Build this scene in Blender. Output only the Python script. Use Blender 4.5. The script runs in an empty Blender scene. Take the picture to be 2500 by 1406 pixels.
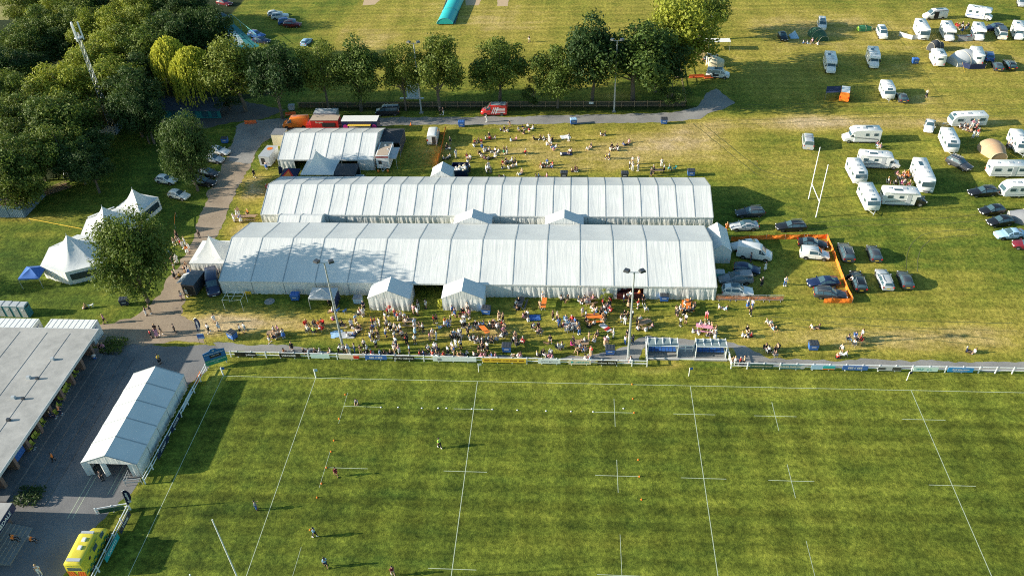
import bpy, bmesh, math, random
from mathutils import Vector, Matrix
from math import sin, cos, pi, radians, sqrt, atan2
random.seed(7)
S = bpy.context.scene
C = bpy.data.collections.new("festival_ground"); S.collection.children.link(C)

# ---------------------------------------------------------------- camera
F, CX, CY, CZ = 2001.144, 34.2669, -76.7660, 77.9302
PIT, YAW, ROL = 0.676488760, -0.0919797, -0.04509642
fw = Vector((sin(YAW)*cos(PIT), cos(YAW)*cos(PIT), -sin(PIT)))
rt = Vector((cos(YAW), -sin(YAW), 0)); upv = rt.cross(fw)
r2 = rt*cos(ROL)+upv*sin(ROL); u2 = -rt*sin(ROL)+upv*cos(ROL)
CAM = Vector((CX, CY, CZ))
def G(px, py, z=0.0):
    """where a spot surveyed in the 2500 px wide photograph stands at height z"""
    d = fw*F + r2*(px-1250) - u2*(py-703)
    t = (z-CZ)/d.z
    return (CX+d.x*t, CY+d.y*t)
def PX(X, Y, Z=0.0):
    d = Vector((X, Y, Z))-CAM; z = d.dot(fw)
    return (1250+F*d.dot(r2)/z, 703-F*d.dot(u2)/z)
def HT(bx, by, ty, mx=40):
    X, Y = G(bx, by); lo, hi = 0, mx
    for _ in range(40):
        m = (lo+hi)/2
        if PX(X, Y, m)[1] > ty: lo = m
        else: hi = m
    return lo
cd = bpy.data.cameras.new("camera"); cam = bpy.data.objects.new("camera", cd); C.objects.link(cam)
cam.matrix_world = Matrix(((r2.x, u2.x, -fw.x, CX), (r2.y, u2.y, -fw.y, CY), (r2.z, u2.z, -fw.z, CZ), (0, 0, 0, 1)))
cd.sensor_width = 36; cd.lens = F/2500*36; cd.clip_end = 3000; cd.clip_start = 1
S.camera = cam

# ---------------------------------------------------------------- light
SUN_EL, SH_AZ = radians(18.5), radians(7.5)      # shadows run towards +X, a little away
w = bpy.data.worlds.new("World"); S.world = w; w.use_nodes = True
nt = w.node_tree; bg = nt.nodes["Background"]
sky = nt.nodes.new("ShaderNodeTexSky"); sky.sky_type = 'NISHITA'; sky.sun_disc = False
sky.sun_elevation = SUN_EL
sdir = Vector((-cos(SH_AZ)*cos(SUN_EL), -sin(SH_AZ)*cos(SUN_EL), sin(SUN_EL)))
sky.sun_rotation = atan2(sdir.x, sdir.y) % (2*pi)
hs = nt.nodes.new("ShaderNodeHueSaturation"); hs.inputs["Saturation"].default_value = 1.15; nt.links.new(sky.outputs[0], hs.inputs["Color"])
mx_ = nt.nodes.new("ShaderNodeMix"); mx_.data_type = 'RGBA'; mx_.blend_type = 'MULTIPLY'; mx_.inputs[0].default_value = 1; mx_.inputs[7].default_value = (.88, 1.04, .97, 1); nt.links.new(hs.outputs[0], mx_.inputs[6])
nt.links.new(mx_.outputs[2], bg.inputs[0]); bg.inputs[1].default_value = 0.10
sl = bpy.data.lights.new("sun", 'SUN'); sl.energy = 5.0; sl.angle = radians(0.5); sl.color = (1.0, 0.91, 0.76)
so = bpy.data.objects.new("sun", sl); C.objects.link(so)
so.rotation_euler = (-sdir).to_track_quat('-Z', 'Y').to_euler(); so.location = (0, 0, 120)
S.view_settings.view_transform = 'Standard'; S.view_settings.look = 'None'
S.view_settings.exposure = 1.05; S.view_settings.gamma = 1
S.cycles.max_bounces = 5; S.cycles.diffuse_bounces = 3; S.cycles.transparent_max_bounces = 6
S.cycles.use_denoising = False; S.cycles.filter_width = 1.05

# ---------------------------------------------------------------- materials
def lin(c): return tuple((x/12.92 if x <= .04045 else ((x+.055)/1.055)**2.4) for x in c)
MATS = {}
def M(name, col=(.5, .5, .5), rough=.6, metal=0.0, noise=0.12, scale=3.0, spec=.5, bump=0.0):
    """procedural paint or cloth: base colour broken up by a soft noise"""
    if name in MATS: return MATS[name]
    m = bpy.data.materials.new(name); m.use_nodes = True; n = m.node_tree; b = n.nodes["Principled BSDF"]
    b.inputs["Roughness"].default_value = rough; b.inputs["Metallic"].default_value = metal
    b.inputs["Specular IOR Level"].default_value = spec
    tc = n.nodes.new("ShaderNodeTexCoord"); nz = n.nodes.new("ShaderNodeTexNoise"); nz.inputs["Scale"].default_value = scale
    nz.inputs["Detail"].default_value = 5
    n.links.new(tc.outputs["Object"], nz.inputs["Vector"])
    mx = n.nodes.new("ShaderNodeMix"); mx.data_type = 'RGBA'
    mx.inputs[6].default_value = (*[c*(1-noise) for c in col], 1); mx.inputs[7].default_value = (*[min(1, c*(1+noise)) for c in col], 1)
    n.links.new(nz.outputs[0], mx.inputs[0]); n.links.new(mx.outputs[2], b.inputs["Base Color"])
    if bump:
        bp = n.nodes.new("ShaderNodeBump"); bp.inputs["Strength"].default_value = bump; bp.inputs["Distance"].default_value = .05
        n.links.new(nz.outputs[0], bp.inputs["Height"]); n.links.new(bp.outputs[0], b.inputs["Normal"])
    MATS[name] = m; return m
COL = dict(white=(.72, .72, .70), black=(.012, .013, .016), grey=(.22, .23, .25), navy=(.012, .022, .07), blue=(.04, .13, .40),
    lightblue=(.32, .50, .68), red=(.55, .03, .025), maroon=(.16, .015, .025), pink=(.68, .30, .38), tan=(.45, .30, .18),
    brown=(.11, .06, .035), orange=(.75, .20, .03), yellow=(.72, .48, .05), lime=(.45, .80, .08), green=(.05, .22, .10),
    magenta=(.60, .04, .26), cream=(.66, .58, .42), skin=(.52, .28, .18), teal=(.03, .36, .36), silver=(.42, .44, .46), forest=(.03, .09, .05), chartreuse=(.32, .34, .04),
    purple=(.12, .03, .25), charcoal=(.045, .05, .06))
def MC(c, kind="cloth"):
    if kind == "cloth": return M(c+"_cloth", COL[c], .9, noise=.2, scale=9)
    if kind == "paint":
        m = M(c+"_paint", COL[c], .28, noise=.04, scale=2, spec=.7); m.node_tree.nodes["Principled BSDF"].inputs["Coat Weight"].default_value = .3; m.node_tree.nodes["Principled BSDF"].inputs["Coat Roughness"].default_value = .12; return m
    if kind == "plastic": return M(c+"_plastic", COL[c], .45, noise=.1, scale=5)
glass = M("dark_glass", (.05, .095, .12), .12, noise=.3, scale=4, spec=.9)
tyre_m = M("tyre_rubber", (.014, .014, .015), .8, noise=.2, scale=12)
rim_m = M("alloy_rim", (.45, .46, .48), .35, .6, noise=.1, scale=9)
steel = M("galvanised_steel", (.42, .45, .47), .45, .4, noise=.15, scale=4)
whitep = M("white_gloss_paint", (.78, .79, .78), .4, noise=.05, scale=3)
lamp_m = M("lamp_lens", (.75, .77, .78), .1, noise=.05, scale=5)
tail_m = M("red_lens", (.5, .012, .01), .2, noise=.1, scale=5)
plate_y = M("yellow_plate", (.75, .52, .04), .4, noise=.05); plate_w = M("white_plate", (.75, .75, .72), .4, noise=.05)
wood = M("weathered_wood", (.30, .20, .12), .85, noise=.35, scale=7)
dark_in = M("dark_interior", (.02, .018, .016), .9, noise=.3)

# ---------------------------------------------------------------- mesh helpers
class MB:
    def __init__(s): s.v = []; s.f = []; s.m = []; s.mi = 0
    def add(s, vs, fs):
        o = len(s.v); s.v += [tuple(p) for p in vs]
        for f in fs: s.f.append(tuple(i+o for i in f)); s.m.append(s.mi)
        return s
    def box(s, cx, cy, cz, sx, sy, sz, rz=0, taper=1.0):
        a, b, c = sx/2, sy/2, sz/2; t = taper; cr, sr = cos(rz), sin(rz)
        vs = []
        for z, k in ((-c, 1), (c, t)):
            for x, y in ((-a, -b), (a, -b), (a, b), (-a, b)):
                x, y = x*k, y*k; vs.append((cx+x*cr-y*sr, cy+x*sr+y*cr, cz+z))
        return s.add(vs, [(3, 2, 1, 0), (4, 5, 6, 7), (0, 1, 5, 4), (1, 2, 6, 5), (2, 3, 7, 6), (3, 0, 4, 7)])
    def tube(s, pts, r, n=6, r1=None, cap=True):
        pts = [Vector(p) for p in pts]; k = len(pts); vs = []; fs = []
        for i, p in enumerate(pts):
            d = (pts[min(i+1, k-1)]-pts[max(i-1, 0)]).normalized()
            a = d.orthogonal().normalized() if abs(d.z) > .98 else d.cross(Vector((0, 0, 1))).normalized()
            b = d.cross(a); rr = r if r1 is None else r+(r1-r)*i/(k-1)
            for j in range(n):
                t = 2*pi*j/n; vs.append(p+a*cos(t)*rr+b*sin(t)*rr)
        for i in range(k-1):
            for j in range(n):
                q = (j+1) % n; fs.append((i*n+j, i*n+q, (i+1)*n+q, (i+1)*n+j))
        if cap: fs.append(tuple(range(n-1, -1, -1))); fs.append(tuple((k-1)*n+j for j in range(n)))
        return s.add(vs, fs)
    def quad(s, *p): return s.add(p, [tuple(range(len(p)))])
    def slab(s, p, t):
        """thin solid polygon p pushed by t along its normal"""
        p = [Vector(q) for q in p]; nrm = (p[1]-p[0]).cross(p[2]-p[1]).normalized()*t; n = len(p)
        vs = p+[q+nrm for q in p]
        return s.add(vs, [tuple(range(n-1, -1, -1)), tuple(range(n, 2*n))]+[(i, (i+1) % n, n+(i+1) % n, n+i) for i in range(n)])
    def lathe(s, prof, cx=0, cy=0, n=10, cz=0):
        k = len(prof); vs = [(cx+r*cos(2*pi*j/n), cy+r*sin(2*pi*j/n), cz+z) for r, z in prof for j in range(n)]
        fs = [(i*n+j, i*n+(j+1) % n, (i+1)*n+(j+1) % n, (i+1)*n+j) for i in range(k-1) for j in range(n)]
        fs += [tuple(range(n-1, -1, -1)), tuple((k-1)*n+j for j in range(n))]
        return s.add(vs, fs)
    def mesh(s, name, mats, smooth=False):
        me = bpy.data.meshes.new(name); me.from_pydata(s.v, [], s.f)
        if not isinstance(mats, (list, tuple)): mats = [mats]
        for m in mats: me.materials.append(m)
        if len(mats) > 1: me.polygons.foreach_set("material_index", s.m)
        if smooth:
            me.polygons.foreach_set("use_smooth", [True]*len(me.polygons)); me.set_sharp_from_angle(angle=radians(40))
        me.update(); return me
CH = {}
def ob(name, me, parent=None, loc=(0, 0, 0), rz=0):
    o = bpy.data.objects.new(name, me); C.objects.link(o); o.location = loc; o.rotation_euler = (0, 0, rz)
    if parent: o.parent = parent; CH.setdefault(parent.as_pointer(), []).append(o)
    return o
def part(name, mb, mat, parent, smooth=False, **k): return ob(name, mb.mesh(name, mat, smooth), parent, **k)
def tag(o, label=None, cat=None, group=None, kind=None):
    if label: o["label"] = label
    if cat: o["category"] = cat
    if group: o["group"] = group
    if kind: o["kind"] = kind
    return o
def empty(name, x, y, rz=0, z=0): 
    o = bpy.data.objects.new(name, None); C.objects.link(o); o.location = (x, y, z); o.rotation_euler = (0, 0, rz); o.empty_display_size = .3; return o
def kids(o): return CH.get(o.as_pointer(), [])
def dup(o, parent=None):
    c = o.copy(); C.objects.link(c); c.parent = parent
    if parent: CH.setdefault(parent.as_pointer(), []).append(c)
    for k in kids(o): dup(k, c)
    return c
PROTO = {}
def proto(key, fn):
    """the first use is the object itself, later uses are copies of it and its parts"""
    if key not in PROTO: PROTO[key] = fn(); return PROTO[key]
    return dup(PROTO[key])
def put(o, x, y, rz=0, z=0, s=None):
    o.location = (x, y, z); o.rotation_euler = (0, 0, rz)
    if s: o.scale = (s, s, s) if not isinstance(s, tuple) else s
    return o
def struct(name, mb, m, **k): return tag(ob(name, mb.mesh(name, m)), kind="structure")
def text_mb(s, size, depth=0):
    cu = bpy.data.curves.new("t", 'FONT'); cu.body = s; cu.size = size; cu.align_x = 'CENTER'; cu.align_y = 'CENTER'; cu.resolution_u = 2
    cu.offset = size*.02
    o = bpy.data.objects.new("t", cu); C.objects.link(o); bpy.context.view_layer.update()
    me = bpy.data.meshes.new_from_object(o.evaluated_get(bpy.context.evaluated_depsgraph_get()))
    vs = [tuple(v.co) for v in me.vertices]; fs = [tuple(p.vertices) for p in me.polygons]
    bpy.data.objects.remove(o); bpy.data.curves.remove(cu); bpy.data.meshes.remove(me)
    return vs, fs
def text_on(mb, s, size, origin, ux, uy, width=None):
    vs, fs = text_mb(s, size)
    if not vs: return
    if width:
        w0 = max(v[0] for v in vs)-min(v[0] for v in vs); k = min(1, width/w0)
    else: k = 1
    o, ux, uy = Vector(origin), Vector(ux).normalized(), Vector(uy).normalized()
    mb.add([o+ux*v[0]*k+uy*v[1]*k for v in vs], fs)

# ---------------------------------------------------------------- ground
DRY = [ # px, py, rx(m), ry(m), dryness
 (1600, 350, 16, 9, .55), (1250, 360, 18, 8, .42), (1450, 400, 18, 6, .30), (1700, 330, 9, 9, .35), (2250, 300, 50, 4.5, .50), (1950, 300, 16, 4, .3),
 (1100, 60, 55, 30, .22), (1300, 30, 40, 16, .10), (1150, 150, 45, 12, .10), (900, 100, 14, 12, .2), (700, 790, 20, 3.6, .55), (480, 800, 6, 2.2, .6), (560, 780, 8, 3, .3),
 (620, 470, 6, 5, .62), (600, 560, 7, 5, .55), (600, 440, 4, 2.5, .4), (1080, 820, 13, 2.6, .42), (1200, 800, 5, 2, .3), (2150, 830, 34, 4.2, .42), (2400, 810, 16, 4, .25),
 (1750, 860, 14, 2, .3), (1500, 780, 24, 4, .2), (2000, 400, 30, 8, .22), (2300, 150, 50, 26, .30), (2350, 250, 30, 6, .22), (1950, 60, 30, 20, .28), (2100, 700, 30, 8, .18),
 (430, 470, 4, 3, .3), (1030, 380, 6, 5, .15), (520, 930, 1.6, 3.5, .6), (1650, 890, 2, 1, .5), (1590, 905, 3, .7, .5), (440, 590, 2, 3, .3), (1560, 720, 6, 1.2, .3),
 (60, 530, 10, 1.2, .5), (1100, 310, 20, 1, .3), (1700, 125, 4, 6, .6), (1690, 245, 6, 1.5, .3), (0, 30, 12, 6, .5), (290, 300, 5, 1, .3), (1500, 235, 5, 2, .4)]
DRYW = [(G(a, b), rx, ry, s) for a, b, rx, ry, s in DRY]
def smooth(a, b, x):
    t = max(0, min(1, (x-a)/(b-a))); return t*t*(3-2*t)
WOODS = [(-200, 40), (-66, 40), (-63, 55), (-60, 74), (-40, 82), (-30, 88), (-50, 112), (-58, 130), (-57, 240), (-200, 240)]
def inside(P, x, y):
    r = False; j = len(P)-1
    for i in range(len(P)):
        (a, b), (c, d) = P[i], P[j]
        if (b > y) != (d > y) and x < (c-a)*(y-b)/(d-b)+a: r = not r
        j = i
    return r
def ground():
    xs = []; x = -160.0
    while x < 185: xs.append(x); x += 1.25 if -60 < x < 110 else 3
    ys = []; y = -60.0
    while y < 300: ys.append(y); y += 1.25 if y < 110 else 3
    xs = [-900, -400]+xs+[500, 1000]; ys = [-400, -150]+ys+[500, 1200]
    nx, ny = len(xs), len(ys)
    vs = [(x, y, 0) for y in ys for x in xs]
    fs = [(j*nx+i, j*nx+i+1, (j+1)*nx+i+1, (j+1)*nx+i) for j in range(ny-1) for i in range(nx-1)]
    me = bpy.data.meshes.new("ground"); me.from_pydata(vs, [], fs)
    a = me.attributes.new("dry", 'FLOAT', 'POINT'); l = me.attributes.new("lush", 'FLOAT', 'POINT'); e = me.attributes.new("soil", 'FLOAT', 'POINT')
    dv, lv, ev = [], [], []
    for x, y, _ in vs:
        d = .27+.07*smooth(60, 140, y)
        if x < -25 and y > 8: d -= .12
        if y < 3.2 and x > -16.5: d = .14 + .10*smooth(-3, 0, y) + .07*smooth(15, 65, x)
        for (cx, cy), rx, ry, s in DRYW:
            q = ((x-cx)/rx)**2+((y-cy)/ry)**2
            if q < 3: d += s*math.exp(-q*1.6)
        dv.append(d); lv.append(1.0 if (y < 3.3 and x > -16.4) else 0.0)
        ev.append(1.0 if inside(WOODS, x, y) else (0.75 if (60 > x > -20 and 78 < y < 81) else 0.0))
    a.data.foreach_set("value", dv); l.data.foreach_set("value", lv); e.data.foreach_set("value", ev)
    m = bpy.data.materials.new("mown_grass"); m.use_nodes = True; n = m.node_tree; N = n.nodes; L = n.links
    b = N["Principled BSDF"]; b.inputs["Roughness"].default_value = .95; b.inputs["Specular IOR Level"].default_value = .1
    tc = N.new("ShaderNodeTexCoord")
    def noise(sc, det=6, rough=.6, stretch=None):
        q = N.new("ShaderNodeTexNoise"); q.inputs["Scale"].default_value = sc; q.inputs["Detail"].default_value = det; q.inputs["Roughness"].default_value = rough
        if stretch:
            mp = N.new("ShaderNodeMapping"); mp.inputs["Scale"].default_value = stretch; L.new(tc.outputs["Object"], mp.inputs[0]); L.new(mp.outputs[0], q.inputs["Vector"])
        else: L.new(tc.outputs["Object"], q.inputs["Vector"])
        return q.outputs[0]
    def math_(op, x, y, z=None):
        q = N.new("ShaderNodeMath"); q.operation = op
        for i, k in enumerate((x, y, z)):
            if k is None: continue
            if isinstance(k, (int, float)): q.inputs[i].default_value = k
            else: L.new(k, q.inputs[i])
        return q.outputs[0]
    def attr(nm):
        q = N.new("ShaderNodeAttribute"); q.attribute_name = nm; return q.outputs["Fac"]
    def ramp(fac, stops):
        q = N.new("ShaderNodeValToRGB"); L.new(fac, q.inputs[0]); r = q.color_ramp
        while len(r.elements) < len(stops): r.elements.new(.5)
        for el, (p, c) in zip(r.elements, stops): el.position = p; el.color = (*c, 1)
        return q.outputs[0]
    def mix(f, x, y, mode='MIX'):
        q = N.new("ShaderNodeMix"); q.data_type = 'RGBA'; q.blend_type = mode
        if isinstance(f, (int, float)): q.inputs[0].default_value = f
        else: L.new(f, q.inputs[0])
        for i, k in ((6, x), (7, y)):
            if isinstance(k, tuple): q.inputs[i].default_value = (*k, 1)
            else: L.new(k, q.inputs[i])
        return q.outputs[2]
    big = noise(.045, 4); mid = noise(.35, 5); midx = noise(.22, 4, .6, (.25, 1.6, 1)); tuft = noise(1.5, 6, .8); fine = noise(5, 5, .85)
    bigk = math_('SUBTRACT', .8, math_('MULTIPLY', attr("lush"), .45))
    d = math_('ADD', attr("dry"), math_('MULTIPLY', math_('SUBTRACT', big, .5), bigk))
    d = math_('ADD', d, math_('MULTIPLY', math_('SUBTRACT', mid, .5), .45))
    d = math_('ADD', d, math_('MULTIPLY', math_('SUBTRACT', midx, .5), .45))
    d = math_('ADD', d, math_('MULTIPLY', math_('SUBTRACT', tuft, .5), .42))
    col = ramp(d, [(0, (.045, .080, .012)), (.20, (.100, .135, .018)), (.40, (.205, .195, .030)), (.60, (.300, .245, .048)), (.85, (.39, .29, .11)), (1, (.44, .33, .18))])
    lushc = ramp(d, [(0, (.046, .074, .011)), (.22, (.110, .132, .017)), (.45, (.195, .200, .028)), (1, (.27, .25, .06))])
    col = mix(attr("lush"), col, lushc)
    # broad darker and lighter bands where the mower and roller have gone over the pitch
    wx = N.new("ShaderNodeTexWave"); wx.inputs["Scale"].default_value = .055; wx.inputs["Distortion"].default_value = 1.5; wx.inputs["Detail"].default_value = 3; wx.inputs["Detail Scale"].default_value = .6
    wx.bands_direction = 'X'; L.new(tc.outputs["Object"], wx.inputs[0])
    wy = N.new("ShaderNodeTexWave"); wy.inputs["Scale"].default_value = .11; wy.inputs["Distortion"].default_value = 2.0; wy.inputs["Detail"].default_value = 3; wy.inputs["Detail Scale"].default_value = .6
    wy.bands_direction = 'Y'; L.new(tc.outputs["Object"], wy.inputs[0])
    sh = math_('ADD', math_('MULTIPLY', wx.outputs[1], .13), math_('MULTIPLY', wy.outputs[1], .15))
    sh = math_('ADD', sh, math_('MULTIPLY', noise(.09, 3), .38)); sh = math_('ADD', sh, .72)
    tf = math_('MULTIPLY_ADD', tuft, 3.0, -.48); ff = math_('MULTIPLY_ADD', fine, 2.2, -.06)
    sep = N.new("ShaderNodeSeparateXYZ"); wob = N.new("ShaderNodeTexNoise"); wob.inputs["Scale"].default_value = .3; L.new(tc.outputs["Object"], wob.inputs[0]); L.new(tc.outputs["Object"], sep.inputs[0])
    def bands(axis, per, amp, ph):
        u = math_('ADD', math_('MULTIPLY', sep.outputs[axis], 6.2832/per), math_('MULTIPLY', wob.outputs[0], 1.1)); sn = math_('SINE', math_('ADD', u, ph), 0.0)
        cl = N.new("ShaderNodeClamp"); cl.inputs[1].default_value = -1; cl.inputs[2].default_value = 1; L.new(math_('MULTIPLY', sn, 2.5), cl.inputs[0]); return math_('MULTIPLY', cl.outputs[0], amp)
    bn = math_('ADD', math_('ADD', bands(0, 4.6, .085, .4), bands(1, 2.3, .11, 1.1)), bands(1, 13.0, .08, 2.0))
    sh = math_('ADD', sh, math_('MULTIPLY', bn, math_('ADD', math_('MULTIPLY', attr("lush"), .8), .2)))
    tot = math_('MULTIPLY', math_('MULTIPLY', tf, ff), sh)
    col = mix(1.0, col, tot, 'MULTIPLY')
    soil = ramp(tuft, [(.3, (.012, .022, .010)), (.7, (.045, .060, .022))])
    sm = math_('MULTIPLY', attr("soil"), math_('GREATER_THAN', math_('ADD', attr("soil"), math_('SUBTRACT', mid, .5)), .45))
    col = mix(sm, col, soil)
    L.new(col, b.inputs["Base Color"])
    hh = math_('ADD', math_('MULTIPLY', tuft, 1.0), math_('MULTIPLY', fine, .5))
    bp = N.new("ShaderNodeBump"); bp.inputs["Strength"].default_value = 1.0; bp.inputs["Distance"].default_value = .12
    L.new(hh, bp.inputs["Height"]); L.new(bp.outputs[0], b.inputs["Normal"])
    me.materials.append(m); tag(ob("grass_field", me), kind="structure")
ground()

def gravel(name, c0, c1, scale=5, bump=.4):
    m = bpy.data.materials.new(name); m.use_nodes = True; n = m.node_tree; N = n.nodes; L = n.links; b = N["Principled BSDF"]; b.inputs["Roughness"].default_value = .95
    tc = N.new("ShaderNodeTexCoord"); a = N.new("ShaderNodeTexNoise"); a.inputs["Scale"].default_value = scale; a.inputs["Detail"].default_value = 6; a.inputs["Roughness"].default_value = .75
    c = N.new("ShaderNodeTexNoise"); c.inputs["Scale"].default_value = .25; c.inputs["Detail"].default_value = 4
    L.new(tc.outputs["Object"], a.inputs[0]); L.new(tc.outputs["Object"], c.inputs[0])
    ad = N.new("ShaderNodeMath"); ad.operation = 'MULTIPLY_ADD'; ad.inputs[1].default_value = .55; L.new(a.outputs[0], ad.inputs[0]); 
    m2 = N.new("ShaderNodeMath"); m2.operation = 'MULTIPLY'; m2.inputs[1].default_value = .5; L.new(c.outputs[0], m2.inputs[0]); L.new(m2.outputs[0], ad.inputs[2])
    r = N.new("ShaderNodeValToRGB"); r.color_ramp.elements[0].position = .3; r.color_ramp.elements[0].color = (*c0, 1); r.color_ramp.elements[1].position = .75; r.color_ramp.elements[1].color = (*c1, 1)
    L.new(ad.outputs[0], r.inputs[0]); L.new(r.outputs[0], b.inputs["Base Color"])
    bp = N.new("ShaderNodeBump"); bp.inputs["Strength"].default_value = bump; bp.inputs["Distance"].default_value = .03; L.new(a.outputs[0], bp.inputs["Height"]); L.new(bp.outputs[0], b.inputs["Normal"])
    return m
asph = gravel("worn_asphalt", (.10, .10, .105), (.24, .235, .23)); dirt = gravel("dirt_track", (.17, .125, .085), (.42, .33, .24), 3)
grav = gravel("grey_gravel", (.13, .13, .13), (.34, .325, .30), 4); conc = gravel("old_concrete", (.17, .17, .165), (.34, .335, .32), 2.5, .2)
def rough_poly(name, pts, m, z, jit=.25, px=True, step=.7):
    P = [G(*p) for p in pts] if px else pts
    out = []; rnd = random.Random(len(pts)*7+int(abs(P[0][0])*10))
    for i in range(len(P)):
        a, b = Vector(P[i]), Vector(P[(i+1) % len(P)]); n = max(1, int((b-a).length/step)); nr = Vector((-(b-a).y, (b-a).x)).normalized(); o = 0
        for k in range(n):
            o = o*.6+rnd.uniform(-jit, jit)*(0 if k == 0 else 1); q = a+(b-a)*k/n+nr*o; out.append((q.x, q.y, z))
    bm = bmesh.new(); f = bm.faces.new([bm.verts.new(p) for p in out]); f.normal_update()
    if f.normal.z < 0: f.normal_flip()
    bmesh.ops.triangulate(bm, faces=[f]); me = bpy.data.meshes.new(name); bm.to_mesh(me); bm.free(); me.materials.append(m)
    return tag(ob(name, me), kind="structure")
rough_poly("tarmac_yard", [(225, 850), (300, 838), (535, 846), (505, 905), (430, 960), (345, 1140), (330, 1190), (230, 1290), (140, 1430), (-40, 1430), (-60, 1100)], asph, .004)
rough_poly("touchline_path", [(530, 846), (545, 858), (1560, 882), (1575, 838), (1790, 850), (1800, 893), (2520, 905), (2520, 886), (1880, 876), (1830, 850), (1790, 836), (1570, 822), (1500, 858), (1380, 872), (900, 862), (820, 862), (700, 842), (520, 836)], grav, .008)
rough_poly("dirt_track", [(190, 838), (225, 795), (255, 790), (330, 772), (370, 740), (400, 705), (440, 640), (470, 590), (478, 560), (490, 520), (505, 480), (530, 430), (560, 370), (580, 310), (605, 296), (690, 292), (690, 318), (640, 350), (612, 400), (590, 440), (560, 500), (545, 545), (520, 600), (470, 690), (450, 740), (440, 770), (480, 805), (500, 838), (300, 842)], dirt, .012, .35)
rough_poly("gravel_lane", [(560, 395), (575, 310), (600, 296), (700, 290), (900, 288), (1290, 284), (1640, 276), (1700, 262), (1735, 222), (1748, 217), (1795, 252), (1700, 292), (1620, 300), (1300, 303), (1000, 306), (700, 318), (640, 350), (612, 400)], grav, .016, .25)
pitch_dry = M("cricket_strip", (.46, .33, .20), .9, noise=.15, scale=1.5)
for k, q in enumerate([[(888, 0), (950, -20), (915, 12), (885, 14)], [(1085, -12), (1115, -12), (1110, 12), (1090, 14)], [(1135, -18), (1185, -18), (1168, 14), (1138, 14)], [(1215, -18), (1245, -18), (1240, 16), (1214, 16)]]):
    rough_poly("cricket_strip", q, pitch_dry, .004, .08)
rough_poly("corner_lawn", [(-80, 45), (-80, 5), (90, -8), (60, 14), (20, 50)], M("corner_grass", (.22, .20, .05), .95, noise=.3, scale=.8), .004)
rough_poly("rough_ground", [(320, 232), (330, 300), (480, 320), (560, 300), (640, 292), (700, 270), (560, 240)], gravel("dark_soil", (.05, .05, .05), (.16, .14, .12)), .003)  # bare ground in mottled dark grey-brown
# pitch markings
linem = M("line_whitewash", (.42, .48, .34), .9, noise=.25, scale=3)
mk = MB()
def mark(x0, y0, x1, y1, wd=.13, z=.006):
    wd *= .5
    a, b = Vector((x0, y0)), Vector((x1, y1)); n = Vector((-(b-a).y, (b-a).x)).normalized()*wd/2
    mk.quad((a.x-n.x, a.y-n.y, z), (b.x-n.x, b.y-n.y, z), (b.x+n.x, b.y+n.y, z), (a.x+n.x, a.y+n.y, z))
XD = G(545, 917)[0]
mark(XD, 0, 120, 0)
for x, wd in ((XD, .13), (0, .13), (22, .16), (50, .16), (78, .16)): mark(x, -.08, x, -60, wd, .0075)
for x in (22, 40, 50, 60, 78):
    for y in (-5, -15, -28): mark(x-2.6, y, x+2.6, y, .13, .009)
for x in (40, 60):
    for y in (-5, -15): mark(x, y-2.4, x, y+2.4, .13, .0075)
    mark(x, -23, x, -34, .10, .0075)
for y in (-5, -15): mark(5, y, 9.8 if y == -5 else 10.2, y, .12)
for a, b in ((-2.6, -8), (-12.5, -18), (-26, -31)): mark(5, a, 5, b, .08, .0075)
struct("pitch_markings", mk, linem)
# wheel ruts pressed into the camping field and lawns
rut = MB(); rr_ = random.Random(4)
def track(pts, gap=1.6):
    P = [Vector(G(*p)) for p in pts]; Q = []
    for i in range(len(P)-1):
        n = max(2, int((P[i+1]-P[i]).length/1.2))
        for k in range(n): Q.append(P[i]+(P[i+1]-P[i])*k/n+Vector((rr_.uniform(-.08, .08), rr_.uniform(-.08, .08))))
    for sg in ((-1, 1) if gap else (0,)):
        TZ[0] += .0012; w_ = .07 if gap else .03; L0 = []
        for i in range(len(Q)):
            d = (Q[min(i+1, len(Q)-1)]-Q[max(i-1, 0)]).normalized(); n = Vector((-d.y, d.x)); o = Q[i]+n*sg*gap/2; k = w_*(.4+.6*rr_.random()); L0.append((o.x-n.x*k, o.y-n.y*k, TZ[0])); L0.append((o.x+n.x*k, o.y+n.y*k, TZ[0]))
        rut.add(L0, [(2*i, 2*i+2, 2*i+3, 2*i+1) for i in range(len(Q)-1)])
TZ = [.012]
for t_ in ([(1800, 262), (2100, 255), (2500, 262)], [(1760, 300), (1900, 296), (2200, 280), (2500, 290)], [(2225, 660), (2228, 620), (2240, 596), (2262, 580), (2300, 572), (2400, 566)], [(2010, 780), (2200, 790), (2500, 800)], [(1850, 780), (2100, 800), (2450, 840)], [(1900, 560), (2060, 545), (2300, 540), (2500, 520)], [(1700, 300), (1850, 420), (1950, 450)]): track(t_)
for t_ in ([(1805, 160), (2000, 148), (2120, 140)], [(1840, 73), (2110, 68)], [(2150, 40), (2240, 150), (2310, 260)], [(2410, 95), (2500, 180)]): track(t_, 0)
struct("wheel_ruts", rut, M("pressed_grass", (.10, .11, .03), .95, noise=.3, scale=2))
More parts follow.
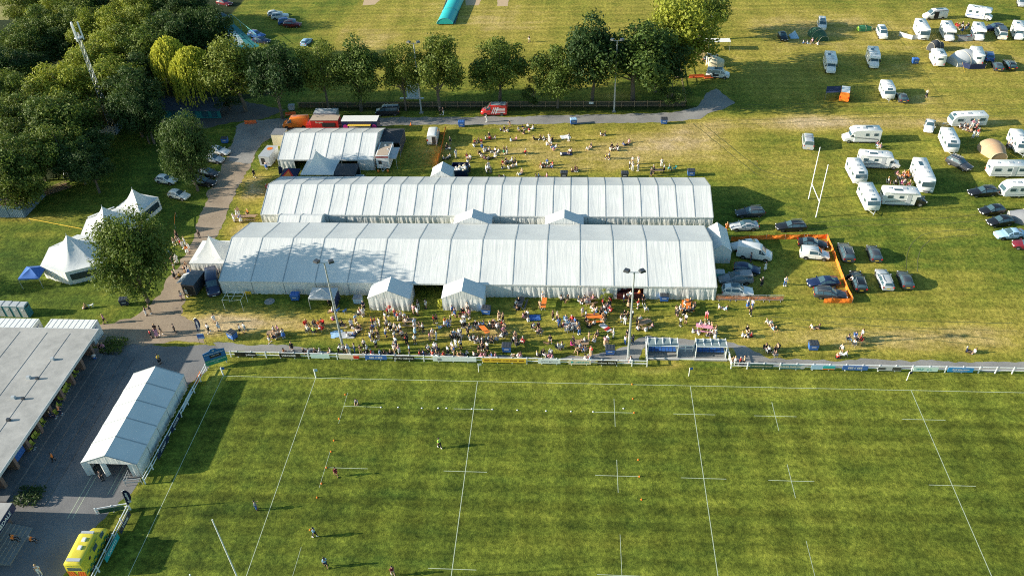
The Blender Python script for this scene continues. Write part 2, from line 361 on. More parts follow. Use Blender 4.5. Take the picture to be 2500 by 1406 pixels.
# ================================================================ TENTS
def canvas(name, c=(.66, .67, .655), fold=.5, scale=(1.6, 1.6, .25), rough=.55):
    m = bpy.data.materials.new(name); m.use_nodes = True; n = m.node_tree; N = n.nodes; L = n.links; b = N["Principled BSDF"]; b.inputs["Roughness"].default_value = rough
    tc = N.new("ShaderNodeTexCoord"); mp = N.new("ShaderNodeMapping"); mp.inputs["Scale"].default_value = scale
    a = N.new("ShaderNodeTexNoise"); a.inputs["Scale"].default_value = 1.0; a.inputs["Detail"].default_value = 5; a.inputs["Distortion"].default_value = .8
    d = N.new("ShaderNodeTexNoise"); d.inputs["Scale"].default_value = .5; d.inputs["Detail"].default_value = 6
    L.new(tc.outputs["Object"], mp.inputs[0]); L.new(mp.outputs[0], a.inputs[0]); L.new(tc.outputs["Object"], d.inputs[0])
    mx = N.new("ShaderNodeMix"); mx.data_type = 'RGBA'; mx.inputs[6].default_value = (*[q*.84 for q in c], 1); mx.inputs[7].default_value = (*[min(1, q*1.06) for q in c], 1)
    L.new(d.outputs[0], mx.inputs[0]); L.new(mx.outputs[2], b.inputs["Base Color"])
    bp = N.new("ShaderNodeBump"); bp.inputs["Strength"].default_value = fold; bp.inputs["Distance"].default_value = .22; L.new(a.outputs[0], bp.inputs["Height"]); L.new(bp.outputs[0], b.inputs["Normal"])
    return m
roof_w = canvas("marquee_roof_pvc", fold=.22, scale=(1.5, .16, .16)); wall_w = canvas("marquee_wall_pvc", (.70, .71, .69), .35, (1.8, 1.8, .3))
roof_y = canvas("porch_roof_pvc", fold=.3, scale=(.5, .5, .5)); strap_m = M("keder_beam", (.36, .39, .40), .5, .2, noise=.1)
rear_shade_w = canvas("marquee_rear_slope_shaded_pvc", (.58, .60, .59), .18, (.2, .2, 1.4))  # same roof sheet, with the rear slope's shade put into a darker colour
pane_m = M("clear_pvc_window", (.03, .045, .06), .12, noise=.5, scale=1.2)
def folds(mb, a, b, z0, z1, out, amp=.07, seed=0, skew=0):
    """a hanging curtain wall between a and b"""
    a, b = Vector((*a, 0)), Vector((*b, 0)); L_ = (b-a).length; n = max(4, int(L_/.22)); rnd = random.Random(seed); ph = rnd.random()*9
    d = (b-a)/n; o = Vector(out); vs = []; rows = [0, .3, .65, .9, 1]
    for r in rows:
        z = z0+(z1-z0)*r
        for i in range(n+1):
            e = 0 if i in (0, n) else 1
            k = amp*(1-.75*r)*e*(sin(i*1.9+ph+skew*r*3)+.6*sin(i*.77+ph*2+skew*r*2)+rnd.uniform(-.3, .3)) + .05*e*(1-r)*r*4
            p = a+d*i+o*k; vs.append((p.x, p.y, z))
    w_ = n+1; fs = [(j*w_+i, j*w_+i+1, (j+1)*w_+i+1, (j+1)*w_+i) for j in range(len(rows)-1) for i in range(n)]
    mb.add(vs, fs)
def marquee(name, label, cat, cx, cy, L_, W, eave, ridge, nb, rz=0, openings=(), straps=True, z=0, group=None, sag=.06, gables=(1, 1), rear=None, wallm=None, over=.12):
    """frame tent with its ridge along local x; openings: (side, bay0, bay1), side 'f' is -y, 'b' is +y"""
    r = tag(empty(name, cx, cy, rz, z), label, cat, group)
    x0, x1, y0, y1 = -L_/2, L_/2, -W/2, W/2; bw = L_/nb
    for side, sg in (("front", -1), ("rear", 1)):
        mb = MB(); nu, nv = 6, 6
        for k in range(nb):
            vs = []
            for j in range(nv+1):
                v = j/nv; yy = sg*(W/2+over)*(1-v); zz = eave-over*.45+(ridge-eave+over*.45)*v
                for i in range(nu+1):
                    u = i/nu; sg_ = sag*4*u*(1-u)*(.35+.65*sin(pi*min(1, v+.15)))
                    vs.append((x0+bw*(k+u), yy, zz-sg_+(.02 if side == "front" else .02)))
            fs = [(j*(nu+1)+i, j*(nu+1)+i+1, (j+1)*(nu+1)+i+1, (j+1)*(nu+1)+i) for j in range(nv) for i in range(nu)]
            if sg > 0: fs = [f[::-1] for f in fs]
            mb.add(vs, fs)
        # the hanging edge of the roof sheet
        mb.quad((x0, sg*(W/2+over), eave-over*.45+.02), (x1, sg*(W/2+over), eave-over*.45+.02), (x1, sg*(W/2+over), eave-.28), (x0, sg*(W/2+over), eave-.28))
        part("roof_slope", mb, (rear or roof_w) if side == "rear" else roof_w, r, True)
    if straps:
        for k in range(nb+1):
            x = x0+bw*k; mb = MB(); a_ = [(-(W/2+over), eave-over*.45+.05), (0, ridge+.06), (W/2+over, eave-over*.45+.05)]; [mb.quad((x-.06, a_[q][0], a_[q][1]), (x+.06, a_[q][0], a_[q][1]), (x+.06, a_[q+1][0], a_[q+1][1]), (x-.06, a_[q+1][0], a_[q+1][1])) for q in (0, 1)]
            part("roof_beam", mb, strap_m, r)
            for sg in (-1, 1):
                mb = MB(); mb.tube([(x, sg*(W/2-.02), 0), (x, sg*(W/2-.02), eave)], .08, 5); part("leg", mb, steel, r)
    for sd, sg in (("f", -1), ("b", 1)):
        skip = set()
        for s_, a, b in openings:
            if s_ == sd: skip |= set(range(a, b))
        k = 0
        while k < nb:
            if k in skip: k += 1; continue
            mb = MB(); folds(mb, (x0+bw*k, sg*W/2), (x0+bw*(k+1), sg*W/2), .02, eave-.05, (0, sg, 0), .075, k*3+len(name)+sg, .8)
            part("side_wall", mb, wallm or wall_w, r, True); k += 1
    for gi, sg in ((0, -1), (1, 1)):
        if not gables[gi]: continue
        x = sg*L_/2; mb = MB(); folds(mb, (x, y0), (x, y1), .02, eave-.02, (sg, 0, 0), .06, 5+gi)
        mb.quad((x, y0, eave-.02), (x, y1, eave-.02), (x, 0, ridge)) ; part("gable_wall", mb, wallm or wall_w, r, True)
    return r
def mq(name, label, cat, x0, x1, y0, y1, eave, ridge, nb, axis='x', **k):
    cx, cy = (x0+x1)/2, (y0+y1)/2
    if axis == 'x': return marquee(name, label, cat, cx, cy, x1-x0, y1-y0, eave, ridge, nb, 0, **k)
    return marquee(name, label, cat, cx, cy, y1-y0, x1-x0, eave, ridge, nb, pi/2, **k)
A = mq("marquee", "long white marquee of fifteen wide bays facing the pitch and crowd", "marquee", -19.0, 55.4, 17.65, 33.2, 2.55, 5.0, 15, openings=(("f", 6, 7), ("f", 12, 13)), rear=rear_shade_w, sag=.06)
# serving hatch in the thirteenth bay
bw = 74.4/15; hx0 = -37.2+bw*12
mb = MB()
for x, sx in ((hx0+.3, .5), (hx0+bw-.3, .5)): mb.box(x, -7.775, 1.27, sx, .06, 2.5)
mb.box(hx0+bw/2, -7.77, 2.28, bw-1.1, .06, .45); part("hatch_surround", mb, wall_w, A)
mb = MB(); mb.box(hx0+bw/2, -7.62, .5, bw-1.1, .5, 1.0); part("bar_counter", mb, M("maroon_panel", (.10, .02, .02), .6), A)
mb = MB(); mb.box(hx0+bw/2, -6.9, 1.2, bw-1.2, .05, 2.2); part("back_panel", mb, M("maroon_panel"), A)
mb = MB()
for x, y, s in ((-1.7, 1.2, .42), (-1.75, .6, .22), (-.75, 1.45, .34)):
    mb.add([(hx0+bw/2+x+cos(t)*s, -6.94, y+sin(t)*s*.9) for t in [i*pi/5 for i in range(10)]], [tuple(range(9, -1, -1))])
part("printed_emblem", mb, MC("silver", "paint"), A)
B = mq("marquee", "long white marquee of twenty-five narrow bays behind the wider one", "marquee", -18.2, 57.2, 36.0, 48.1, 2.4, 4.5, 26, rear=rear_shade_w, sag=.05)
mq("marquee", "smaller six-bay white marquee beside the food stalls near the lane", "marquee", -20.6, -2.5, 54.3, 66.4, 2.4, 4.6, 6, rear=rear_shade_w, openings=(("f", 1, 5),), gables=(1, 1))
mq("link_tent", "low white lean-to joining both long marquees at their west end", "tent", -14.6, -7.2, 33.3, 36.3, 2.35, 2.9, 2, sag=.05)
porches = "gabled white entrance porches"
for x0, x1, y0, y1, e, rg, nb, lab in ((4.6, 10.7, 14.2, 17.5, 2.3, 3.75, 2, "white gabled porch west of the dark marquee opening"), (15.5, 21.6, 14.4, 17.5, 2.3, 3.75, 2, "white gabled porch east of the dark marquee opening"),
        (15.0, 21.1, 33.4, 35.9, 2.35, 3.7, 1, "white gabled link between the marquees nearer their middle"), (30.0, 36.1, 33.4, 35.9, 2.35, 3.7, 1, "white gabled link between the marquees nearer the car park end"),
        (9.1, 12.8, 48.3, 51.6, 2.3, 3.5, 1, "small white gabled porch behind the narrow-bay marquee beside the rubbish skip")):
    mq("entrance_porch", lab, "porch", x0, x1, y0, y1, e, rg, nb, 'y', straps=False, group=porches, sag=.05)
mq("service_tent", "white tent on the east end of the wide-bay marquee beside parked vans", "tent", 55.75, 58.8, 26.6, 32.8, 2.3, 3.5, 2, 'y', straps=False, sag=.05)
D = mq("terrace_marquee", "white five-bay marquee on the tarmac beside the flat-roofed clubhouse", "marquee", -23.7, -16.95, -17.2, -2.2, 2.35, 3.75, 5, 'y', straps=True, gables=(0, 1), openings=(), sag=.05)
for nm, xs in (("door_flap", ((-3.35, -2.4), (.35, 1.0), (2.4, 3.35))),):
    for a, b in xs:
        mb = MB(); folds(mb, (-7.5, a), (-7.45-.2, b), .1, 2.45, (-1, 0, 0), .12, int(a*9)); part(nm, mb, wall_w, D, True)
mb = MB(); mb.quad((-7.52, -3.38, 2.3), (-7.52, 3.38, 2.3), (-7.52, 0, 3.73)); part("gable_wall", mb, wall_w, D)

def pagoda(name, label, cat, poly, eave, peak, pk=None, walls=None, windows=(), roofm=None, wallm=None, legs=True, curve=1.9, group=None, top=.12):
    cx = sum(p[0] for p in poly)/len(poly); cy = sum(p[1] for p in poly)/len(poly)
    if pk is None: pk = (cx, cy)
    r = tag(empty(name, cx, cy), label, cat, group); P = [Vector((a-cx, b-cy, 0)) for a, b in poly]; K = Vector((pk[0]-cx, pk[1]-cy, 0)); n = len(P)
    if sum(P[i].x*P[(i+1) % n].y-P[i].y*P[(i+1) % n].x for i in range(n)) < 0: P = P[::-1]
    mb = MB(); nv = 9
    per = 6; ring = []
    for i in range(n):
        for k in range(per): ring.append(P[i]+(P[(i+1) % n]-P[i])*k/per)
    m_ = len(ring); vs = []
    for j in range(nv+1):
        t = j/nv; h = eave+(peak-eave)*(t**curve)
        for k, q in enumerate(ring):
            p = q*(1-t)+K*t; c_ = (k % per)/per; dip = .18*4*c_*(1-c_)*(1-t)*t*2
            if j == nv: p = K+(q-K).normalized()*.02
            vs.append((p.x, p.y, h-dip))
    fs = [(j*m_+k, j*m_+(k+1) % m_, (j+1)*m_+(k+1) % m_, (j+1)*m_+k) for j in range(nv) for k in range(m_)]; mb.add(vs, fs)
    for i in range(n):
        a, b = P[i], P[(i+1) % n]; mb.quad((a.x, a.y, eave), (a.x, a.y, eave-.25), (b.x, b.y, eave-.25), (b.x, b.y, eave))
    part("roof", mb, roofm or roof_y, r, True)
    if top: mb = MB(); mb.tube([(K.x, K.y, peak-.1), (K.x, K.y, peak+.3)], .05, 5); part("finial", mb, steel, r)
    for i in range(n):
        a, b = P[i], P[(i+1) % n]; q = (a*.985); mb = MB(); mb.tube([(q.x, q.y, 0), (q.x, q.y, eave)], .05, 5)
        if legs: part("leg", mb, steel, r)
        if walls is None or i in walls:
            nrm = Vector(((b-a).y, -(b-a).x, 0)).normalized(); mb = MB(); a2, b2 = a*.995, b*.995
            folds(mb, (a2.x, a2.y), (b2.x, b2.y), .03, eave-.1, nrm, .05, i*5+int(cx)); part("side_wall", mb, wallm or wall_w, r, True)
            if i in windows:
                d = (b-a); mb = MB(); o = nrm*.10
                mb.slab([(a+d*.1+o)+Vector((0, 0, .85)), (a+d*.9+o)+Vector((0, 0, .85)), (a+d*.9+o)+Vector((0, 0, 1.95)), (a+d*.1+o)+Vector((0, 0, 1.95))], .02); part("window", mb, pane_m, r)
    return r
pag = "pointed white tents in a row by the tree"
pagoda("peaked_tent", "pointed white tent nearest the portable toilets with one panoramic window", "tent", [(-49.1, 20.9), (-44.2, 19.2), (-39.6, 21.4), (-39.0, 26.3), (-44.6, 28.6), (-50.2, 25.8)], 2.5, 5.8, (-45.4, 24.6), windows=(1,), group=pag, walls=(0, 1, 5))
pagoda("peaked_tent", "middle pointed white tent of the three behind the round tree", "tent", [(-46.6, 29.2), (-42.0, 27.6), (-38.4, 31.0), (-39.5, 35.9), (-44.3, 37.3), (-47.8, 33.9)], 2.5, 5.8, (-43.4, 32.8), group=pag, walls=(2,))
pagoda("peaked_tent", "pointed white tent closest to the white hatchbacks with a dark window", "tent", [(-44.3, 37.4), (-39.4, 36.0), (-38.1, 40.9), (-43.0, 42.3)], 2.5, 5.3, windows=(1,), group=pag, walls=(1, 0))
for nm, q in (("tent_gutter", [(-50.0, 26.0), (-44.8, 28.8), (-47.0, 29.4), (-47.2, 29.4)]), ("tent_gutter", [(-47.7, 34.2), (-44.6, 37.6), (-44.8, 37.9), (-48.0, 34.6)])):
    mb = MB(); mb.slab([(a, b, 2.46) for a, b in q], .04); tag(ob(nm, mb.mesh(nm, roof_y)), "white rain gutter sheet between the pointed tents " + ("by the toilets" if q[0][1] < 30 else "by the hatchbacks"), "gutter")
pagoda("peaked_tent", "pointed white tent at the west end of the wide-bay marquee", "tent", [(-25.4, 22.0), (-19.6, 22.0), (-19.6, 28.1), (-25.4, 28.1)], 2.45, 5.1, (-22.8, 25.6), walls=(0, 3))
pagoda("peaked_tent", "tall pointed white canopy between the small marquee and the narrow-bay marquee", "tent", [(-14.7, 48.6), (-8.7, 48.6), (-8.7, 53.8), (-14.7, 53.8)], 2.6, 5.9, (-11.9, 51.2), walls=())
def gazebo(label, px, py, w_, c, eave=2.1, peak=3.0, walls=(), rz=0, d=None, group=None, wallc=None, z=0):
    x, y = G(px, py); d = d or w_; R = Matrix.Rotation(rz, 2); poly = [tuple(Vector((x, y))+R@Vector(q)) for q in ((-w_/2, -d/2), (w_/2, -d/2), (w_/2, d/2), (-w_/2, d/2))]
    return pagoda("gazebo", label, "gazebo", poly, eave, peak, walls=walls, roofm=MC(c), wallm=MC(wallc or c), curve=1.1, top=0, group=group)
gazebo("blue pop-up gazebo leaning beside the pointed tent near the toilets", 92, 690, 3.2, "blue", 2.1, 2.9, rz=.1)
gz = gazebo("blue gazebo with a flame-coloured printed roof panel by the small marquee", 714, 448, 3.1, "navy", 2.2, 3.3)
gazebo("royal blue gazebo beside the flame-printed one", 706, 470, 3.0, "blue", 1.9, 2.7)
gazebo("black canopy stall in front of the small marquee", 846, 440, 4.6, "charcoal", 2.3, 3.4, walls=(2,), d=4)
gazebo("dark canopy at the east gable of the small marquee", 957, 358, 4.6, "charcoal", 2.4, 3.3, walls=(1, 2), d=5.5)
gazebo("pale grey canopy beside the white catering trailer", 952, 400, 3.6, "silver", 2.4, 3.2, d=4)
gazebo("lilac and navy stall canopy against the wide-bay marquee", 795, 742, 3.9, "silver", 2.1, 3.0, walls=(1,), d=2.6, wallc="navy")
# flame print: a yellow roundel on a red triangle on the roof
mb = MB(); x, y = gz.location.x, gz.location.y
for c_, pts, dz in (("red", ((-1.25, -1.53), (1.25, -1.53), (0, -.2)), .03), ("orange", ((-.8, -1.5), (.8, -1.5), (0, -.5)), .05)):
    mb = MB(); mb.quad(*[(a, b, 2.2+(3.3-2.2)*((1-abs(b)/1.55)**1.1 if abs(b) < 1.55 else 0)+dz) for a, b in pts]); part("printed_panel", mb, MC(c_), gz)
# bare gazebo frame
r = tag(empty("bare_gazebo", *G(578, 748)), "bare white folding gazebo frame with no canopy on the grass", "gazebo frame")
mb = MB()
for x, y in ((-1.4, -1), (1.4, -1), (1.4, 1), (-1.4, 1)): part("leg", MB().tube([(x, y, 0), (x, y, 2.1)], .03, 5), whitep, r)
for a, b in (((-1.4, -1), (1.4, -1)), ((1.4, -1), (1.4, 1)), ((1.4, 1), (-1.4, 1)), ((-1.4, 1), (-1.4, -1)), ((-1.4, 0), (1.4, 0)), ((0, -1), (0, 1))): mb.tube([(*a, 2.1), ((a[0]+b[0])/2, (a[1]+b[1])/2, 1.95), (*b, 2.1)], .025, 4)
part("roof_truss", mb, whitep, r)

# ================================================================ VEHICLES
# stations: x, halfwidth, zbottom, zbelt, zroof, halfwidth of roof
CAR = dict(
 hatch=dict(L=4.0, st=[(2.0, .60, .32, .52, .60, .50), (1.88, .80, .24, .62, .72, .68), (1.1, .86, .22, .78, .90, .74), (.75, .87, .22, .88, .96, .72), (.05, .88, .22, .92, 1.44, .62), (-.9, .88, .22, .95, 1.47, .60), (-1.55, .87, .22, .98, 1.36, .57), (-1.93, .82, .26, .92, .99, .64), (-2.0, .76, .32, .6, .66, .60)], ws=(3, 4), rw=(6, 7), sw=(3, 7), wh=(1.25, -1.2)),
 estate=dict(L=4.75, st=[(2.38, .62, .30, .52, .58, .52), (2.2, .84, .22, .62, .72, .72), (1.2, .90, .20, .78, .90, .78), (.75, .91, .20, .88, .96, .76), (0, .92, .20, .92, 1.42, .64), (-1.2, .92, .20, .95, 1.45, .62), (-1.95, .90, .22, .97, 1.36, .60), (-2.3, .86, .24, .92, 1.0, .68), (-2.38, .80, .30, .6, .66, .62)], ws=(3, 4), rw=(6, 7), sw=(3, 7), wh=(1.45, -1.4)),
 saloon=dict(L=4.6, st=[(2.3, .60, .30, .50, .56, .50), (2.12, .84, .22, .60, .70, .72), (1.15, .89, .20, .76, .88, .78), (.7, .90, .20, .86, .93, .76), (-.05, .91, .20, .90, 1.38, .62), (-.95, .91, .20, .92, 1.40, .60), (-1.65, .90, .22, .94, 1.05, .70), (-2.15, .86, .24, .90, .97, .72), (-2.3, .78, .30, .6, .70, .62)], ws=(3, 4), rw=(5, 6), sw=(3, 6), wh=(1.4, -1.35)),
 suv=dict(L=4.55, st=[(2.27, .64, .36, .62, .72, .56), (2.12, .86, .28, .76, .88, .74), (1.2, .92, .26, .92, 1.06, .80), (.85, .93, .26, 1.02, 1.12, .78), (.2, .94, .26, 1.06, 1.62, .68), (-1.1, .94, .26, 1.08, 1.66, .66), (-1.9, .92, .26, 1.10, 1.56, .64), (-2.2, .88, .30, 1.0, 1.12, .72), (-2.27, .82, .36, .7, .78, .66)], ws=(3, 4), rw=(6, 7), sw=(3, 7), wh=(1.42, -1.35)),
 minivan=dict(L=4.4, st=[(2.2, .62, .34, .58, .66, .54), (2.05, .84, .26, .74, .84, .74), (1.35, .88, .24, .92, 1.02, .78), (1.0, .89, .24, 1.02, 1.12, .78), (.35, .90, .24, 1.08, 1.72, .74), (-1.0, .90, .24, 1.10, 1.80, .74), (-2.05, .90, .24, 1.10, 1.76, .74), (-2.2, .86, .3, 1.0, 1.1, .80)], ws=(3, 4), rw=(6, 7), sw=(3, 5), wh=(1.35, -1.35)),
 van=dict(L=5.4, st=[(2.7, .74, .36, .62, .74, .66), (2.5, .92, .28, .90, 1.02, .84), (1.95, .97, .26, 1.18, 1.30, .86), (1.65, .98, .26, 1.25, 1.42, .86), (.95, 1.0, .26, 1.30, 2.15, .84), (.6, 1.0, .26, 1.32, 2.3, .86), (-2.55, 1.0, .26, 1.32, 2.3, .86), (-2.7, .98, .32, 1.2, 2.2, .84)], ws=(3, 4), rw=None, sw=(3, 5), wh=(1.75, -1.65)),
 camper=dict(L=5.0, st=[(2.5, .74, .34, .62, .74, .66), (2.35, .92, .26, .88, 1.0, .84), (1.85, .95, .26, 1.08, 1.18, .86), (1.6, .96, .26, 1.15, 1.28, .86), (.95, .97, .26, 1.18, 1.90, .80), (.6, .97, .26, 1.18, 1.98, .80), (-2.3, .97, .26, 1.18, 1.96, .80), (-2.5, .94, .32, 1.1, 1.2, .88)], ws=(3, 4), rw=(6, 7), sw=(3, 7), wh=(1.6, -1.55)),
)
def ring(st):
    x, w_, zb, zl, zr, wr = st
    h = [(0, zb), (w_*.86, zb), (w_, zb+.14), (w_+.01, (zb+zl)/2+.08), (w_, zl), (wr, zr-.07), (wr-.10, zr), (wr*.45, zr+.03), (0, zr+.035)]
    return [(x, -a, b) for a, b in h]+[(x, a, b) for a, b in h[-2:0:-1]]
NR = 16
def inset(q, k=.12, out=.012):
    q = [Vector(p) for p in q]; c = sum(q, Vector())/len(q); n = (q[1]-q[0]).cross(q[2]-q[1]).normalized()
    return [p+(c-p)*k+n*out for p in q]
def wheels(r, xs, wy, rad=.32, wd=.2, ac=None):
    for x in xs:
        for sg in (-1, 1):
            t = MB(); p = [(rad*.72, -wd/2), (rad*.95, -wd/2), (rad, -wd*.3), (rad, wd*.3), (rad*.95, wd/2), (rad*.72, wd/2)]; n = 14
            vs = [(x+a*cos(2*pi*j/n), sg*wy+b, rad+a*sin(2*pi*j/n)) for a, b in p for j in range(n)]
            t.add(vs, [(i*n+j, i*n+(j+1) % n, (i+1)*n+(j+1) % n, (i+1)*n+j) for i in range(5) for j in range(n)])
            wl = part("wheel", t, tyre_m, r, True)
            d = MB(); yy = sg*(wy+wd*.42)
            c0 = [(x, yy, rad)]+[(x+rad*.73*cos(2*pi*j/n), yy-sg*.02, rad+rad*.73*sin(2*pi*j/n)) for j in range(n)]
            d.add(c0, [(0, 1+j, 1+(j+1) % n) for j in range(n)]); part("rim", d, rim_m, wl)
def carbody(kind, paint, label_extra=None):
    K = CAR[kind]; st = K['st']; r = empty("car", 0, 0); mb = MB()
    for s in st: mb.v += ring(s)
    for i in range(len(st)-1):
        for j in range(NR): mb.f.append((i*NR+j, (i+1)*NR+j, (i+1)*NR+(j+1) % NR, i*NR+(j+1) % NR)); mb.m.append(0)
    mb.f.append(tuple(range(NR))); mb.m.append(0); mb.f.append(tuple((len(st)-1)*NR+j for j in range(NR-1, -1, -1))); mb.m.append(0)
    # wheel arches: dark half discs on the flanks
    mb.mi = 1; wmax = max(s[1] for s in st)
    for x in K['wh']:
        for sg in (-1, 1):
            n = 10; pts = [(x+.40*cos(t), sg*(wmax+.014), max(.2, .33+.40*sin(t))) for t in [pi*k/n for k in range(n+1)]]
            mb.add(pts, [tuple(range(len(pts)))])
    # door seams and sills
    for sg in (-1, 1):
        for x in ((.05, -.95) if kind not in ("van",) else (.6,)): mb.box(x, sg*(wmax+.006), .62, .015, .012, .62)
        mb.box(0, sg*(wmax*.985), .24, K['wh'][0]-K['wh'][1]-.8, .05, .1)
    body = part("body", mb, [paint, M("black_trim", (.02, .02, .022), .6)], r, True)
    R = [[Vector(p) for p in ring(s)] for s in st]
    def patch(nm, i, k, js, mat=glass, ins=.10):
        g = MB(); J_ = list(range(js[0], js[1]+1)); rows = []
        for t in (ins*.8, 1-ins*.8):
            row = [R[i][j].lerp(R[k][j], t) for j in J_]; c_ = sum(row, Vector())/len(row); rows.append([p_+(c_-p_)*ins*Vector((0, 1, 0)).length*(.5 if 0 < n_ < len(row)-1 else 1) if False else Vector((p_.x, p_.y*(1-ins*.9), p_.z)) for n_, p_ in enumerate(row)])
        nn = (rows[0][-1]-rows[0][0]).cross(rows[1][0]-rows[0][0]).normalized(); nn = nn if nn.z > 0 else -nn
        n_ = len(J_); g.add([p_+nn*.022 for p_ in rows[0]+rows[1]], [(q, q+1, n_+q+1, n_+q) for q in range(n_-1)]); return part(nm, g, mat, r)
    a, b = K['ws']; patch("windscreen", a, b, (5, 11), ins=.06)
    if K['rw']: patch("rear_window", K['rw'][0], K['rw'][1], (5, 11), ins=.10)
    for js in ((4, 5), (11, 12)):
        g = MB(); a, b = K['sw']; top, bot = (js[1], js[0]) if js[0] == 4 else (js[0], js[1])
        idx = list(range(a, b+1)); pts_t = [R[i][top] for i in idx]; pts_b = [R[i][bot] for i in idx]
        sg = -1 if js[0] == 4 else 1
        for n_ in range(len(idx)-1):
            q = [pts_b[n_], pts_b[n_+1], pts_t[n_+1], pts_t[n_]]
            if (q[3]-q[0]).length+(q[2]-q[1]).length < .35: continue
            c = sum(q, Vector())/4; q2 = []
            for p_ in q:
                e = p_+(c-p_)*.10; e.z += (c.z-p_.z)*.10; e.y += sg*.016; q2.append(e)
            g.add(q2, [(0, 1, 2, 3)] if sg < 0 else [(3, 2, 1, 0)])
        part("side_window", g, glass, r)
    x, w_, zb, zl, zr, wr = st[1]
    for sg in (-1, 1):
        part("headlight", MB().box(x+.02, sg*(w_-.16), zl-.02, .16, .26, .12), lamp_m, r)
        e = st[-2]; part("taillight", MB().box(-K['L']/2+.05, sg*(e[1]-.12), e[3]-.1, .12, .2, .18 if kind != "van" else .4), tail_m, r)
        part("door_mirror", MB().box(.72, sg*(wmax+.09), st[3][3]+.03, .14, .18, .12), paint, r)
    part("number_plate", MB().box(K['L']/2+.005, 0, .45, .02, .5, .11), plate_w, r)
    part("number_plate", MB().box(-K['L']/2-.005, 0, .6, .02, .5, .11), plate_y, r)
    if kind in ("estate", "suv", "minivan"):
        for sg in (-1, 1): part("roof_rail", MB().box((st[4][0]+st[-3][0])/2, sg*(st[5][5]-.04), st[5][4]+.05, (st[4][0]-st[-3][0])*.85, .05, .05), rim_m, r)
    if kind in ("hatch", "estate", "saloon", "suv"): part("grille", MB().box(K['L']/2-.04, 0, st[0][3]-.03, .1, .8, .13), M("black_trim"), r)
    wheels(r, K['wh'], wmax-.085, .33 if kind not in ("van",) else .35)
    return r
VD = {}
def vdir(px, py, dx, dy, z):
    a = G(px-dx/2, py-dy/2, z); b = G(px+dx/2, py+dy/2, z); return atan2(b[1]-a[1], b[0]-a[0])
def vehicle(kind, c, px, py, dx, dy, label, cat=None, group=None, name=None, zc=.75, xtra=None):
    key = ("v", kind, c)
    if key in PROTO: r = dup(PROTO[key])
    else: r = PROTO[key] = carbody(kind, MC(c, "paint"))
    r.name = name or {"van": "van", "minivan": "van", "camper": "campervan"}.get(kind, "car")
    x, y = G(px, py, zc); put(r, x, y, vdir(px, py, dx, dy, zc))
    tag(r, label, cat or {"van": "van", "minivan": "van", "camper": "campervan"}.get(kind, "car"), group); return r
gl, gw, gr_, gm = "cars parked on the west lawn", "cars parked around the orange netting", "cars parked in the camping field", "cars parked beside the cricket field"
